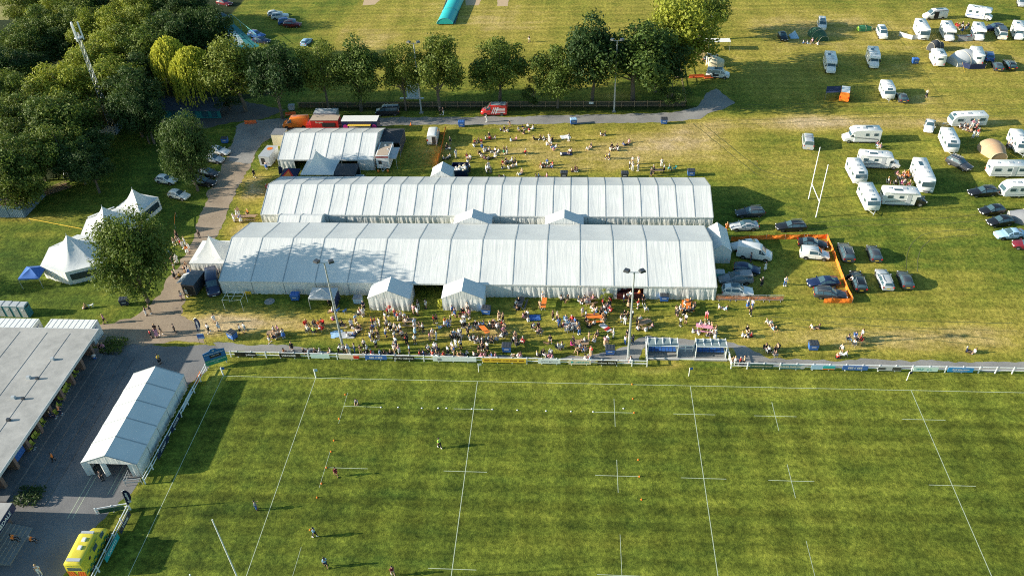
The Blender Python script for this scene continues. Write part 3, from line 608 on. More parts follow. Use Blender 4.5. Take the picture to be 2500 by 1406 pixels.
for a in [
 ("hatch", "white", 406, 437, 60, 9, "white hatchback tucked under the lone tree beside the dirt track", gl),
 ("hatch", "white", 436, 474, 55, 11, "white hatchback on open grass below the one under the lone tree", gl),
 ("saloon", "white", 534, 366, 55, 10, "white saloon nose to the track behind the lone tree", gl),
 ("hatch", "silver", 522, 386, 50, 8, "silver car half hidden by the lone tree beside the white saloon", gl),
 ("hatch", "charcoal", 508, 420, 50, 8, "dark car hidden behind the lone tree crown", gl),
 ("estate", "black", 497, 442, 55, 6, "black car beside the lone tree trunk at the dirt track", gl),
 ("estate", "maroon", 548, 6, 45, 8, "maroon car at the top edge under the wood", gm),
 ("hatch", "black", 544, 40, 40, 8, "black car parked behind the navy car by the teal nets", gm),
 ("saloon", "navy", 526, 47, 45, -4, "navy car beside the teal cricket nets under the wood", gm),
 ("hatch", "white", 671, 32, 42, -6, "white car rearmost of the pair near the cricket field", gm),
 ("suv", "white", 683, 39, 42, -5, "white sport utility car in front of another white car", gm),
 ("suv", "blue", 700, 52, 42, -5, "blue car between the white pair and the maroon car", gm),
 ("suv", "maroon", 714, 59, 42, 1, "maroon sport utility car at the end of the cricket field row", gm),
 ("suv", "blue", 626, 85, 48, 7, "blue sport utility car beside the corner of the teal nets", gm),
 ("saloon", "navy", 638, 97, 45, 5, "navy saloon in front of the blue car by the nets", gm),
 ("hatch", "lightblue", 748, 101, 20, -18, "pale blue car half hidden by a row tree", gm),
 ("saloon", "lightblue", 1701, 73, 34, 2, "pale blue car with open tailgate under the great light green tree", gr_),
 ("hatch", "white", 1696, 86, 34, 3, "white hatchback under the great light green tree", gr_),
 ("suv", "black", 1735, 140, 30, -22, "black sport utility car under a stretched white awning", gr_),
 ("hatch", "black", 1912, 88, 14, 22, "black hatchback beside the small pale blue tent", gr_),
 ("estate", "navy", 2426, 66, -40, 4, "navy car behind the pop-top campervan", gr_),
 ("suv", "blue", 2414, 136, -9, -25, "bright blue car parked beside the big grey-blue awning", gr_),
 ("hatch", "charcoal", 2436, 160, -14, -26, "small charcoal car beside the big black one near the windbreak", gr_),
 ("estate", "black", 2466, 156, -18, -26, "large black car beside a small charcoal car", gr_),
 ("hatch", "charcoal", 2203, 236, -10, -20, "dark small car beside the caravan with the open hatch", gr_),
 ("saloon", "white", 2270, 306, -9, 36, "white coupe facing the pitch with long dark windscreen", gr_),
 ("suv", "charcoal", 2343, 398, 48, 22, "dark grey sport utility car with silver roof rails behind the caravan", gr_),
 ("estate", "black", 2400, 466, -60, 4, "black estate hitched to the rounded caravan", gr_),
 ("hatch", "black", 2422, 511, -50, 6, "black hatchback above another black car near the field edge", gr_),
 ("hatch", "black", 2442, 538, -50, 6, "black car beside the grey-green tent and pale blue coupe", gr_),
 ("saloon", "lightblue", 2466, 569, -60, 3, "pale blue coupe on the grass beside the maroon bonnet", gr_),
 ("hatch", "maroon", 2508, 596, -48, -6, "maroon car cut by the east edge of the view", gr_),
 ("hatch", "silver", 2494, 6, 6, 20, "silver car alone at the top of the camping field", gr_),
 ("estate", "charcoal", 1831, 516, -65, 3, "dark estate in the shadow of the narrow-bay marquee", gw),
 ("saloon", "silver", 1817, 549, -65, 2, "silver-grey saloon with a sunroof beside the netting", gw),
 ("estate", "black", 1931, 550, -70, 2, "black estate outside the netting beside the silver-grey saloon", gw),
 ("saloon", "white", 1820, 596, -60, 6, "white car behind the large white van", gw),
 ("saloon", "black", 1985, 592, 66, 5, "black saloon in the netting corner beside the small white van", gw),
 ("hatch", "navy", 1824, 654, 60, 8, "navy hatchback between the white van and the pickup", gw),
 ("suv", "white", 1801, 709, 66, 3, "white coupe with a black glass roof above the steel barriers", gw),
 ("saloon", "navy", 2010, 686, -62, 3, "navy saloon inside the netting above a grey estate", gw),
 ("estate", "charcoal", 2028, 714, 70, 5, "grey estate in the bottom corner of the orange netting", gw),
 ("suv", "charcoal", 2066, 614, -11, -30, "dark sport utility car outside the netting, tail to the pitch", gw),
 ("hatch", "charcoal", 2135, 616, -11, -30, "dark hatchback east of the first dark car by the netting", gw),
 ("estate", "black", 2096, 683, -10, -30, "black estate with its driver's door open", gw),
 ("estate", "silver", 2160, 679, -14, -34, "silver estate between two dark cars", gw),
 ("hatch", "charcoal", 2211, 680, -11, -30, "dark hatchback casting its shadow east of the silver estate", gw),
 ("saloon", "black", 346, 229, 50, 5, "black car in deep shade below the yellow willow", gl),
 ("hatch", "red", 664, 458, -18, -30, "red car behind the west end of the narrow-bay marquee", gl)]:
    vehicle(a[0], a[1], a[2], a[3], a[4], a[5], a[6], group=a[7])
def wscreen(r, A_, B_):
    rows = [[A_[j].lerp(B_[j], t) for j in range(5, 12)] for t in (.06, .94)]; nn = (rows[0][-1]-rows[0][0]).cross(rows[1][0]-rows[0][0]).normalized(); nn = nn if nn.z > 0 else -nn
    g = MB(); g.add([Vector((p.x, p.y*.93, p.z))+nn*.025 for p in rows[0]+rows[1]], [(q, q+1, 8+q, 7+q) for q in range(6)]); part("windscreen", g, glass, r)
def add_to(r, nm, mb, mat, smooth=False): return part(nm, mb, mat, r, smooth)
gv = "white vans and trucks on site"
v = vehicle("van", "white", 1843, 614, 82, 12, "large white high-roof van parked close to the service tent", zc=1.1)
v = vehicle("minivan", "white", 1990, 617, 70, 6, "small white panel van beside the black saloon in the netting corner", zc=.9)
v = vehicle("van", "white", 1058, 328, 8, -36, "white van with an open rear door near the orange tape", zc=1.1)
part("rear_door", MB().box(-3.1, -.95, 1.2, .9, .05, 1.7), MC("white", "paint"), v); part("doorway", MB().box(-2.71, -.45, 1.2, .03, .85, 1.6), dark_in, v)
v = vehicle("van", "navy", 519, 690, 3, 42, "navy van facing the pitch beside the wide-bay marquee", zc=1.0)
v = vehicle("camper", "black", 946, 269, -52, 2, "black van with a silver roof rack under the row of trees", "van", name="van", zc=1.0)
for x in (-1.2, 0, .5): part("roof_bar", MB().box(x, 0, 2.06, .06, 1.6, .05), steel, v)
v = vehicle("van", "red", 1206, 267, -62, 0, "red and white striped van on the verge of the gravel lane", zc=1.1)
mb = MB()
for sg in (-1,):
    for k, (x, w_) in enumerate(((.5, .16), (.15, .2), (-.25, .28))): mb.quad((x-w_, sg*1.03, .6), (x, sg*1.03, .6), (x-.55, sg*.99, 2.0), (x-.55-w_, sg*.99, 2.0))
    for z in (.8, 1.1, 1.4, 1.7): mb.quad((-.3, sg*1.035, z), (-2.4, sg*1.035, z), (-2.3, sg*1.035, z+.13), (-.3-z*.2, sg*1.035, z+.13))
for f in list(mb.v): pass
mb.v += [(a, -b, c) for a, b, c in mb.v]; n0 = len(mb.v)//2; mb.f += [tuple(i+n0 for i in f) for f in mb.f]; mb.m += mb.m
part("stripe", mb, M("stripe_vinyl", (.75, .75, .74), .4, noise=.03), v); part("roof_panel", MB().box(-.95, 0, 2.345, 3.0, 1.5, .03), MC("silver", "paint"), v)
for y in (-.6, .6): part("ladder", MB().box(-1.2, y, 2.42, 2.4, .05, .05).box(-1.2, y-.25*(1 if y > 0 else -1), 2.42, 2.4, .05, .05), steel, v)
v = vehicle("van", "orange", 722, 299, -52, 2, "red-orange van at the west end of the food trucks", zc=1.0)
v = vehicle("camper", "white", 2154, 79, 10, 22, "white campervan with a dark solar roof facing away by the windbreak", zc=1.0)
part("solar_panel", MB().box(.0, 0, 2.03, 1.7, 1.2, .03), glass, v)
v = vehicle("camper", "white", 2444, 80, -12, -24, "white campervan with a raised dark pop-top roof", zc=1.0)
part("pop_top", MB().box(-.6, 0, 2.2, 2.8, 1.6, .4, taper=.9), MC("charcoal", "paint"), v)
v = vehicle("camper", "white", 2007, 58, 3, 24, "white van facing the pitch beside the large green tent", "van", name="van", zc=1.0)
v = vehicle("camper", "silver", 1973, 342, -3, -28, "silver-blue campervan alone behind the far rugby posts", zc=1.0)
for x in (-.9, -.2): part("roof_bar", MB().box(x, 0, 2.05, .08, 1.6, .04), MC("charcoal", "paint"), v)
v = vehicle("camper", "white", 1753, 178, 50, 4, "white campervan with side graphics beside the cream awning", zc=1.0)
part("graphic", MB().box(-.4, -.99, .8, 1.3, .02, .5).box(-.9, -.99, 1.2, .4, .02, .3), MC("charcoal", "paint"), v)
v = vehicle("van", "white", 2283, 35, -68, 3, "white campervan with its sliding door open at the top row", "campervan", name="campervan", zc=1.1)
part("doorway", MB().box(.1, 1.03, 1.2, 1.1, .03, 1.6), dark_in, v); part("awning_box", MB().box(-.8, 1.0, 2.25, 3.2, .14, .14), MC("grey", "paint"), v); part("solar_panel", MB().box(-.8, 0, 2.36, 1.7, .9, .03), glass, v)
v = vehicle("van", "orange", 2063, 227, 5, -40, "orange van with a white roof and navy side awning", zc=1.1)
v.scale = (.9, .95, .95); part("roof_panel", MB().box(-.9, 0, 2.35, 3.3, 1.7, .05), MC("white", "paint"), v)
part("side_awning", MB().slab([(-2.5, 1.0, 2.2), (.9, 1.0, 2.2), (.9, 3.9, 1.7), (-2.5, 3.9, 1.7)], .04), MC("navy"), v)
for x in (-2.4, .8): part("awning_pole", MB().tube([(x, 3.8, 0), (x, 3.8, 1.7)], .025, 4), steel, v)
# pickup
v = vehicle("suv", "grey", 1796, 677, -72, 2, "blue-grey pickup with a hard canopy over its load bed", "pickup", name="pickup_truck", zc=.9)
v.scale = (1.12, 1.02, 1.02); part("canopy", MB().box(-1.45, 0, 1.42, 1.45, 1.62, .56, taper=.86), MC("grey", "paint"), v)
for sg in (-1, 1): part("canopy_window", MB().slab([(-2.0, sg*.80, 1.28), (-.9, sg*.80, 1.28), (-.95, sg*.755, 1.55), (-1.95, sg*.755, 1.55)][::-sg], .02), glass, v)
part("sunroof", MB().box(-.1, 0, 1.71, .7, .8, .02), glass, v)
# open driver's door on the black estate: built on the copy
for o in [q for q in C.objects if q.get("label") == "black estate with its driver's door open"]: part("door", MB().box(.6, 1.35, .75, .1, .9, .85, rz=.5), MC("black", "paint"), o)
for o in [q for q in C.objects if q.get("label", "").startswith("white coupe with a black glass") or q.get("label", "").startswith("silver-grey saloon")]:
    part("sunroof", MB().box(-.4, 0, (1.72 if "coupe" in o["label"] else 1.45), 1.3, .85, .03), glass, o)

# ---------------- ambulance
r = empty("ambulance", *G(214, 1340, 1.2)); put(r, *G(216, 1338, 1.2), vdir(216, 1338, 42, -82, 1.2))
tag(r, "yellow ambulance with chequered tail parked behind the rails", "ambulance")
mb = MB(); ay = M("ambulance_yellow", (.62, .53, .045), .4, noise=.05)
st = [(2.9, .74, .36, .62, .74, .66), (2.7, .94, .30, .92, 1.05, .84), (2.15, .98, .28, 1.2, 1.32, .86), (1.85, 1.0, .28, 1.28, 1.45, .86), (1.2, 1.02, .28, 1.35, 2.35, .86), (.85, 1.04, .28, 1.4, 2.65, .94), (-2.8, 1.04, .30, 1.4, 2.62, .94), (-2.9, 1.02, .34, 1.3, 2.5, .92)]
for s in st: mb.v += ring(s)
for i in range(len(st)-1):
    for j in range(NR): mb.f.append((i*NR+j, (i+1)*NR+j, (i+1)*NR+(j+1) % NR, i*NR+(j+1) % NR)); mb.m.append(0)
mb.f.append(tuple(range(NR))); mb.f.append(tuple((len(st)-1)*NR+j for j in range(NR-1, -1, -1))); mb.m += [0, 0]
part("body", mb, ay, r, True)
R = [[Vector(p) for p in ring(s)] for s in st]
wscreen(r, R[3], R[4])
for sg in (-1, 1):
    part("side_window", MB().box(1.45, sg*1.0, 1.65, .7, .06, .5), glass, r); part("side_window", MB().box(-.2, sg*1.04, 1.75, .8, .03, .55), glass, r)
    mb = MB(); [mb.box(-2.6+k*.42, sg*1.055, .62 if k % 2 else .92, .42, .02, .3) for k in range(12)]; part("chequer", mb, MC("green", "paint"), r)
    mb = MB(); text_on(mb, "AMBULANCE", .30, (-.2, sg*1.075, 2.25), (-sg*-1, 0, 0), (0, 0, 1)); part("lettering", mb, MC("green", "paint"), r)
part("rear_window", MB().box(-2.91, 0, 1.75, .03, 1.5, .5), glass, r)
mb = MB()
for k in range(7):
    for sg in (-1, 1): a = sg*(.1+k*.26); mb.mi = k % 2; mb.quad(*([(-2.93, a*.5, .5), (-2.93, a*.5+sg*.13, .5), (-2.93, min(1, max(-1, a*.5+sg*.3)), 1.35), (-2.93, min(1, max(-1, a*.5+sg*.17)), 1.35)][::-sg]))
part("chevron", mb, [MC("red", "paint"), MC("orange", "paint")], r)
mb = MB(); text_on(mb, "AMBULANCE", .26, (-2.94, 0, 2.3), (0, -1, 0), (0, 0, 1)); part("lettering", mb, MC("green", "paint"), r)
part("light_bar", MB().box(-2.4, 0, 2.72, .35, 1.5, .12).box(1.0, 0, 2.72, .3, 1.4, .12), MC("silver", "paint"), r)
for x in (-.9, .1): part("roof_vent", MB().box(x, 0, 2.74, .55, .45, .12, taper=.8), MC("white", "paint"), r)
mb = MB()
for t in range(3): mb.box(-1.4, -1.06, 1.7, .34, .02, .09); 
mb = MB()
for t in range(3):
    a = t*pi/3; c_, s_ = cos(a), sin(a); mb.quad(*[(-1.5+p*c_-q*s_, -1.07, 1.75+p*s_+q*c_) for p, q in ((-.22, -.045), (.22, -.045), (.22, .045), (-.22, .045))])
part("emblem", mb, MC("navy", "paint"), r)
wheels(r, (1.9, -1.75), .95, .36); part("number_plate", MB().box(-2.95, 0, .45, .02, .5, .11), plate_y, r)

# ---------------- motorhomes and caravans
cream_p = M("coachbuilt_white", (.76, .76, .74), .35, noise=.05, scale=2); greyside = M("coachbuilt_grey", (.50, .52, .54), .4, noise=.05)
def motorhome(kind="low", L_=6.6, side=None, black_cab=False):
    """kind: low profile, over-cab bed, or A-class with a flat bus front"""
    r = empty("motorhome", 0, 0); W = 1.12; h = L_/2; m0 = cream_p; cabx = h-1.9; mb = MB()
    top = 2.75 if kind != "a" else 2.85
    if kind == "a": prof = [(-h, .38), (-h, top-.12), (-h+.15, top), (h-.55, top), (h-.22, top-.25), (h-.03, 1.35), (h, .95), (h-.05, .38)]
    elif kind == "over": prof = [(-h, .38), (-h, top-.12), (-h+.15, top), (h-.95, top), (h-.55, top-.22), (h-.5, top-.55), (cabx+.1, 1.95), (cabx+.1, .38)]
    else: prof = [(-h, .38), (-h, top-.12), (-h+.15, top), (cabx-.2, top), (cabx+.55, top-.3), (cabx+.75, 2.05), (cabx+.2, 1.9), (cabx+.1, .38)]
    n = len(prof)
    rings = [(-W, .0), (-W+.09, .05), (W-.09, .05), (W, .0)]
    cxm = sum(p[0] for p in prof)/n; czm = sum(p[1] for p in prof)/n
    vs = []
    for y, e in ((-W, .06), (-W+.08, 0), (W-.08, 0), (W, .06)):
        for x, z in prof: vs.append((x-(x-cxm)/abs(x-cxm+1e-6)*e, y, z-(e if z > 2 else 0)))
    fs = [tuple(range(n)), tuple(3*n+i for i in range(n-1, -1, -1))]
    for k in range(3): fs += [(k*n+i, (k+1)*n+i, (k+1)*n+(i+1) % n, k*n+(i+1) % n) for i in range(n)]
    mb.add(vs, fs); part("body", mb, m0, r, True)
    if kind != "a":
        cm = MC("black", "paint") if black_cab else cream_p
        st = [(h, .74, .36, .62, .74, .66), (h-.15, .92, .28, .90, 1.02, .84), (h-.7, .97, .26, 1.15, 1.28, .86), (h-1.0, .98, .26, 1.22, 1.38, .86), (h-1.75, 1.0, .26, 1.28, 2.1, .86), (h-2.0, 1.0, .26, 1.28, 2.12, .86)]
        c = MB()
        for s in st: c.v += ring(s)
        for i in range(5):
            for j in range(NR): c.f.append((i*NR+j, (i+1)*NR+j, (i+1)*NR+(j+1) % NR, i*NR+(j+1) % NR)); c.m.append(0)
        c.f.append(tuple(range(NR))); c.m.append(0); part("cab", c, cm, r, True); R = [[Vector(p) for p in ring(s)] for s in st]
        wscreen(r, R[3], R[4])
        for sg in (-1, 1): part("side_window", MB().box(h-1.55, sg*.985, 1.55, .65, .05, .45), glass, r)
    else:
        g = MB(); g.slab([(h-.20, -.98, 2.2), (h-.02, -1.02, 1.42), (h-.02, 1.02, 1.42), (h-.20, .98, 2.2)][::-1], .02)
        g = MB(); g.quad((h-.14, -1.0, 2.3), (h-.02, -1.02, 1.45), (h-.02, 1.02, 1.45), (h-.14, 1.0, 2.3)); part("windscreen", g, glass, r)
        part("grille", MB().box(h, 0, .62, .06, 1.2, .18), M("black_trim"), r)
        for sg in (-1, 1): part("side_window", MB().box(h-.9, sg*1.125, 1.75, .9, .03, .6), glass, r)
    for sg in (-1, 1):
        part("headlight", MB().box(h-.08, sg*.78, .85, .14, .28, .18), lamp_m, r); part("taillight", MB().box(-h-.01, sg*.95, .75, .05, .14, .35), tail_m, r)
        part("door_mirror", MB().box(h-1.05, sg*1.18, 1.55, .12, .2, .3), M("black_trim"), r)
        for x, z, w_ in (((-h+1.0), 1.85, .75), (-h+2.6, 1.85, .6)): part("side_window", MB().box(x, sg*(W+.012), z, w_, .03, .5), glass, r)
        part("skirt", MB().box(-.6, sg*W, .36, L_-2.8, .04, .16), MC("grey", "paint"), r)
    part("door", MB().box(.45, -W-.012, 1.45, .62, .03, 1.8), greyside, r)
    for sg in (-1, 1): part("side_graphic", MB().quad(*[(a, sg*(W+.018), b) for a, b in ((-h+.4, .75), (h-2.3, 1.15), (h-2.3, 1.32), (-h+.4, .98))][::-sg]), MC("grey" if kind != "over" else "blue", "paint"), r)
    part("rear_window", MB().box(-h-.01, 0, 1.9, .03, 1.1, .45), glass, r)
    for x, s_ in ((-h+1.0, .5), (-.2, .75), (1.1, .45)): part("roof_light", MB().box(x, .15, top+.05, s_, s_, .09, taper=.85), MC("silver", "paint"), r)
    part("solar_panel", MB().box(-h+2.1, -.35, top+.03, 1.2, .6, .04), glass, r)
    part("awning_case", MB().box(-.6, -W-.05, top-.18, 3.6, .14, .14), greyside, r)
    part("number_plate", MB().box(h+.01, 0, .42, .02, .5, .11), plate_w, r)
    wheels(r, (h-.95, -h+1.7), .95, .35); return r
def caravan(L_=5.8, front="vertical"):
    r = empty("caravan", 0, 0); W = 1.12; h = L_/2; mb = MB(); top = 2.5
    if front == "round": prof = [(-h+.1, .42), (-h, .9), (-h+.05, 2.05), (-h+.35, top), (h-1.0, top), (h-.3, 1.9), (h, 1.15), (h-.1, .5), (h-.4, .42)]
    else: prof = [(-h, .42), (-h, top-.12), (-h+.12, top), (h-.75, top), (h-.3, top-.35), (h-.02, 1.45), (h, .9), (h-.12, .42)]
    n = len(prof); vs = []
    for y, e in ((-W, .05), (-W+.07, 0), (W-.07, 0), (W, .05)):
        for x, z in prof: vs.append((x*(1-e/3), y, z-(e if z > 2 else 0)))
    fs = [tuple(range(n)), tuple(3*n+i for i in range(n-1, -1, -1))]
    for k in range(3): fs += [(k*n+i, (k+1)*n+i, (k+1)*n+(i+1) % n, k*n+(i+1) % n) for i in range(n)]
    mb.add(vs, fs); part("body", mb, cream_p, r, True)
    if front == "round": part("front_window", MB().quad((h-.28, -.8, 1.88), (h-.0, -.85, 1.25), (h-.0, .85, 1.25), (h-.28, .8, 1.88)), glass, r)
    else:
        for y, w_ in ((-.70, .60), (0, .76), (.70, .60)): part("front_window", MB().quad((h-.255, y-w_/2, 2.1), (h, y-w_/2, 1.47), (h, y+w_/2, 1.47), (h-.255, y+w_/2, 2.1)), glass, r)
        part("sky_window", MB().quad((h-.73, -.5, 2.49), (h-.33, -.5, 2.19), (h-.33, .5, 2.19), (h-.73, .5, 2.49)), glass, r)
    for sg in (-1, 1):
        for x, w_ in ((h-1.3, .95), (-.3, .6), (-h+.9, .9)): part("side_window", MB().box(x, sg*(W+.012), 1.68, w_, .03, .55), glass, r)
        part("trim_strip", MB().box(0, sg*(W+.01), .7, L_-.6, .02, .07), MC("grey", "paint"), r); part("taillight", MB().box(-h-.01, sg*.95, .75, .04, .14, .4), tail_m, r)
    part("door", MB().box(.45, -W-.012, 1.4, .6, .03, 1.75), greyside, r); part("rear_window", MB().box(-h-.01, 0, 1.75, .03, .9, .45), glass, r)
    for x, s_ in ((-h+1.1, .4), (0, .7), (h-1.6, .4)): part("roof_light", MB().box(x, 0, top+.05, s_, s_, .09, taper=.85), MC("silver", "paint"), r)
    d = MB(); d.tube([(h-.2, -.6, .45), (h+1.1, 0, .45)], .05, 4); d.tube([(h-.2, .6, .45), (h+1.1, 0, .45)], .05, 4); d.tube([(h+.9, 0, 0), (h+.9, 0, .8)], .04, 5); part("drawbar", d, steel, r)
    wheels(r, (-.25,), .98, .32); return r
gm1, gc1 = "motorhomes in the camping field", "caravans in the camping field"
def mh(fn, key, px, py, dx, dy, label, name, cat, grp, sc=1.0, zc=1.3):
    if key in PROTO: r = dup(PROTO[key])
    else: r = PROTO[key] = fn()
    r.name = name; x, y = G(px, py, zc); put(r, x, y, vdir(px, py, dx, dy, zc)); r.scale = (sc, 1, 1) if sc != 1 else (1, 1, 1)
    return tag(r, label, cat, grp)
low = lambda: motorhome("low"); lowb = lambda: motorhome("low", black_cab=True); ove = lambda: motorhome("over", 6.4); acl = lambda: motorhome("a", 7.0)
mh(acl, "a", 2250, 74, 22, 42, "white bus-fronted motorhome beside the grey zigzag windbreak", "motorhome", "motorhome", gm1)
mh(ove, "over", 2314, 78, 24, 44, "overcab motorhome between the bus-fronted one and the flag windbreak", "motorhome", "motorhome", gm1, 1.05)
mh(ove, "over", 2389, 79, 18, 40, "smaller overcab motorhome east of the flag windbreak", "motorhome", "motorhome", gm1, .85)
mh(ove, "over", 2392, 33, 60, 9, "overcab motorhome side-on in the top row with its door open", "motorhome", "motorhome", gm1, .92)
mh(low, "low", 2486, 76, 14, 40, "white motorhome at the east edge of the top rows", "motorhome", "motorhome", gm1, .9)
mh(low, "low", 2027, 154, 10, 44, "white motorhome with a black cab grille in the tree shadow", "motorhome", "motorhome", gm1)
mh(low, "low", 2132, 142, 13, 44, "white motorhome with a wide sky-blue windscreen near the blue bin", "motorhome", "motorhome", gm1)
mh(low, "low", 2288, 139, -22, -38, "pale motorhome with its rear door panels facing the pitch", "motorhome", "motorhome", gm1, .85)
mh(low, "low", 2103, 329, -84, 0, "white motorhome side-on with couple seated beside it", "motorhome", "motorhome", gm1)
mh(low, "low", 2146, 391, 104, 6, "long motorhome closing the north side of the camp circle", "motorhome", "motorhome", gm1, 1.08)
mh(lowb, "lowb", 2207, 480, 108, 4, "motorhome with a black cab closing the south side of the circle", "motorhome", "motorhome", gm1, 1.1)
mh(acl, "a", 2252, 430, 30, 70, "bus-fronted motorhome closing the east side of the circle", "motorhome", "motorhome", gm1, 1.12)
mh(lambda: caravan(5.8), "car", 2091, 418, 22, 40, "box-shaped caravan with ribbed roof at the west of the circle", "caravan", "caravan", gc1, .95)
mh(lambda: caravan(5.8), "car", 2121, 481, 26, 52, "rounded white caravan at the lowest corner of the circle", "caravan", "caravan", gc1, 1.0)
mh(lambda: caravan(5.8), "car", 2362, 291, -98, 3, "large grey-sided caravan with its door open to a seated crowd", "caravan", "caravan", gc1, 1.15)
mh(lambda: caravan(5.8), "car", 2317, 343, 30, 62, "white caravan facing the pitch above the roof-railed car", "caravan", "caravan", gc1, 1.02)
mh(lambda: caravan(5.8), "car", 2487, 346, 26, 40, "white caravan beside the tan tunnel tent at the edge", "caravan", "caravan", gc1, .95)
mh(lambda: caravan(5.8), "car", 2462, 412, 104, 0, "long side-on caravan below the tan tunnel tent", "caravan", "caravan", gc1, 1.15)
mh(lambda: caravan(5.0, "round"), "carr", 2482, 460, -68, 2, "rounded caravan hitched to the black estate", "caravan", "caravan", gc1)
mh(lambda: caravan(5.8), "car", 2166, 220, 16, 34, "white caravan with a big front window beside a dark small car", "caravan", "caravan", gc1, .8)
mh(lambda: caravan(5.8), "car", 2384, 135, -14, -36, "caravan joined to the large grey-blue awning", "caravan", "caravan", gc1, .95)

# ---------------- food trucks, trailers and containers
def boxunit(name, label, cat, px, py, w_, d_, h_, rz, c, zc=None, z0=.45, group=None, roof=None):
    x, y = G(px, py, zc if zc is not None else h_/2); r = tag(empty(name, x, y, rz), label, cat, group)
    mb = MB(); mb.box(0, 0, z0+(h_-z0)/2, w_, d_, h_-z0); part("body", mb, c, r)
    mb = MB(); mb.box(0, 0, h_+.03, w_+.08, d_+.08, .07); part("roof", mb, roof or c, r)
    if z0 > .1: wheels(r, (0,), d_/2-.1, .3)
    return r
t = boxunit("food_truck", "red food truck with a brown flat roof behind the small marquee", "food truck", 792, 303, 5.6, 2.3, 2.7, 0, MC("red", "paint"), roof=M("dusty_roof", (.42, .33, .25), .8))
t.location.x += .4
c_ = MB(); c_.box(-3.4, 0, .95, 1.4, 2.1, 1.2, taper=.85).box(-3.1, 0, 1.75, .8, 1.9, .6, taper=.8); part("cab", c_, MC("red", "paint"), t); part("windscreen", MB().box(-3.55, 0, 1.72, .1, 1.5, .4), glass, t)
part("serving_hatch", MB().box(.8, -1.17, 1.75, 2.6, .04, .9), dark_in, t); mb = MB(); text_on(mb, "Burgers", .5, (-1.0, -1.2, 2.3), (1, 0, 0), (0, 0, 1)); part("lettering", mb, MC("cream", "paint"), t)
t = boxunit("catering_van", "white box lorry parked behind the red food truck", "lorry", 794, 288, 4.6, 2.2, 2.7, 0, MC("silver", "paint"), zc=1.8)
t.location.y += 1.2
t = boxunit("sweet_stall_trailer", "white-roofed catering trailer with a yellow scalloped awning", "food trailer", 881, 301, 7.2, 2.4, 2.8, 0, MC("navy", "paint"), roof=cream_p, zc=1.8)
mb = MB(); [mb.box(-2.1+k*.42, -1.5, 2.1-(k % 2)*.001, .40, .62, .05) for k in range(11)]; part("awning", mb, MC("yellow"), t)
mb = MB()
for x in (-2.9, 2.9): mb.add([(x+.5*cos(a), -1.22, 1.6+.5*sin(a)) for a in [k*pi/6 for k in range(12)]], [tuple(range(12))])
part("painted_disc", mb, MC("magenta", "paint"), t); part("serving_hatch", MB().box(0, -1.215, 1.55, 4.4, .03, .7), M("menu_panel", (.5, .4, .35), .6), t)
part("drawbar", MB().tube([(3.6, 0, .5), (5.0, 0, .45)], .05), steel, t)
t = boxunit("catering_trailer", "white high-sided catering trailer beside the small marquee gable", "food trailer", 941, 382, 2.4, 5.2, 3.0, 0, cream_p, zc=1.5)
part("roof_well", MB().box(0, 0, 3.075, 2.1, 4.9, .02), M("dusty_roof"), t); part("roof_vent", MB().box(0, 1.2, 3.2, .5, .5, .2, taper=.6), steel, t)
part("sign_band", MB().box(0, -2.63, 2.8, 2.3, .03, .3), M("faded_red", (.45, .12, .10), .6), t); part("side_window", MB().box(-.5, -2.625, 1.7, .6, .03, .7), dark_in, t)
part("louvre", MB().box(.4, -2.62, 1.3, .9, .02, 1.2), MC("silver", "paint"), t); part("drawbar", MB().tube([(-.5, -2.6, .5), (0, -3.7, .4)], .05).tube([(.5, -2.6, .5), (0, -3.7, .4)], .05), steel, t)
for x in (-.9, .9): tag(ob("gas_canister", MB().lathe([(.16, 0), (.2, .05), (.2, .45), (.1, .58)], n=8).mesh("gas_canister", MC("orange", "paint"), True), None, (t.location.x+x, t.location.y-3.3, 0)), "orange gas canister %s of the catering trailer drawbar" % ("west" if x < 0 else "east"), "gas canister")
t = boxunit("coffee_trailer", "rounded white coffee trailer with an orange roof roundel by the dirt track", "food trailer", 657, 381, 2.1, 4.2, 2.4, -.12, MC("silver", "paint"), zc=1.4)
mb = MB(); mb.lathe([(.55, 2.47), (.55, 2.49)], 0, .9, 16); part("roof_roundel", mb, MC("orange", "paint"), t)
part("serving_hatch", MB().box(-.3, -2.11, 1.4, .7, .03, 1.3), dark_in, t)
t = boxunit("market_stall", "small cream kiosk with a grey roof by the coffee trailer", "kiosk", 684, 336, 2.4, 2.6, 2.5, -.05, MC("cream", "paint"), z0=.05, roof=MC("grey", "paint"))
t = boxunit("horse_trailer", "dark trailer bar with its canopy raised beside the navy van", "trailer", 475, 692, 2.1, 3.6, 2.2, -.12, MC("charcoal", "paint"), z0=.3)
part("side_flap", MB().slab([(-1.1, -1.2, 2.2), (-1.1, 1.2, 2.2), (-2.2, 1.2, 1.8), (-2.2, -1.2, 1.8)], .04), MC("silver"), t); part("doorway", MB().box(0, -1.82, 1.1, 1.7, .03, 1.6), dark_in, t)
v = vehicle("camper", "white", 874, 432, 30, 0, "white van roof just showing behind the narrow-bay marquee", "van", name="van", zc=1.9)
cg = "white site containers behind the clubhouse"
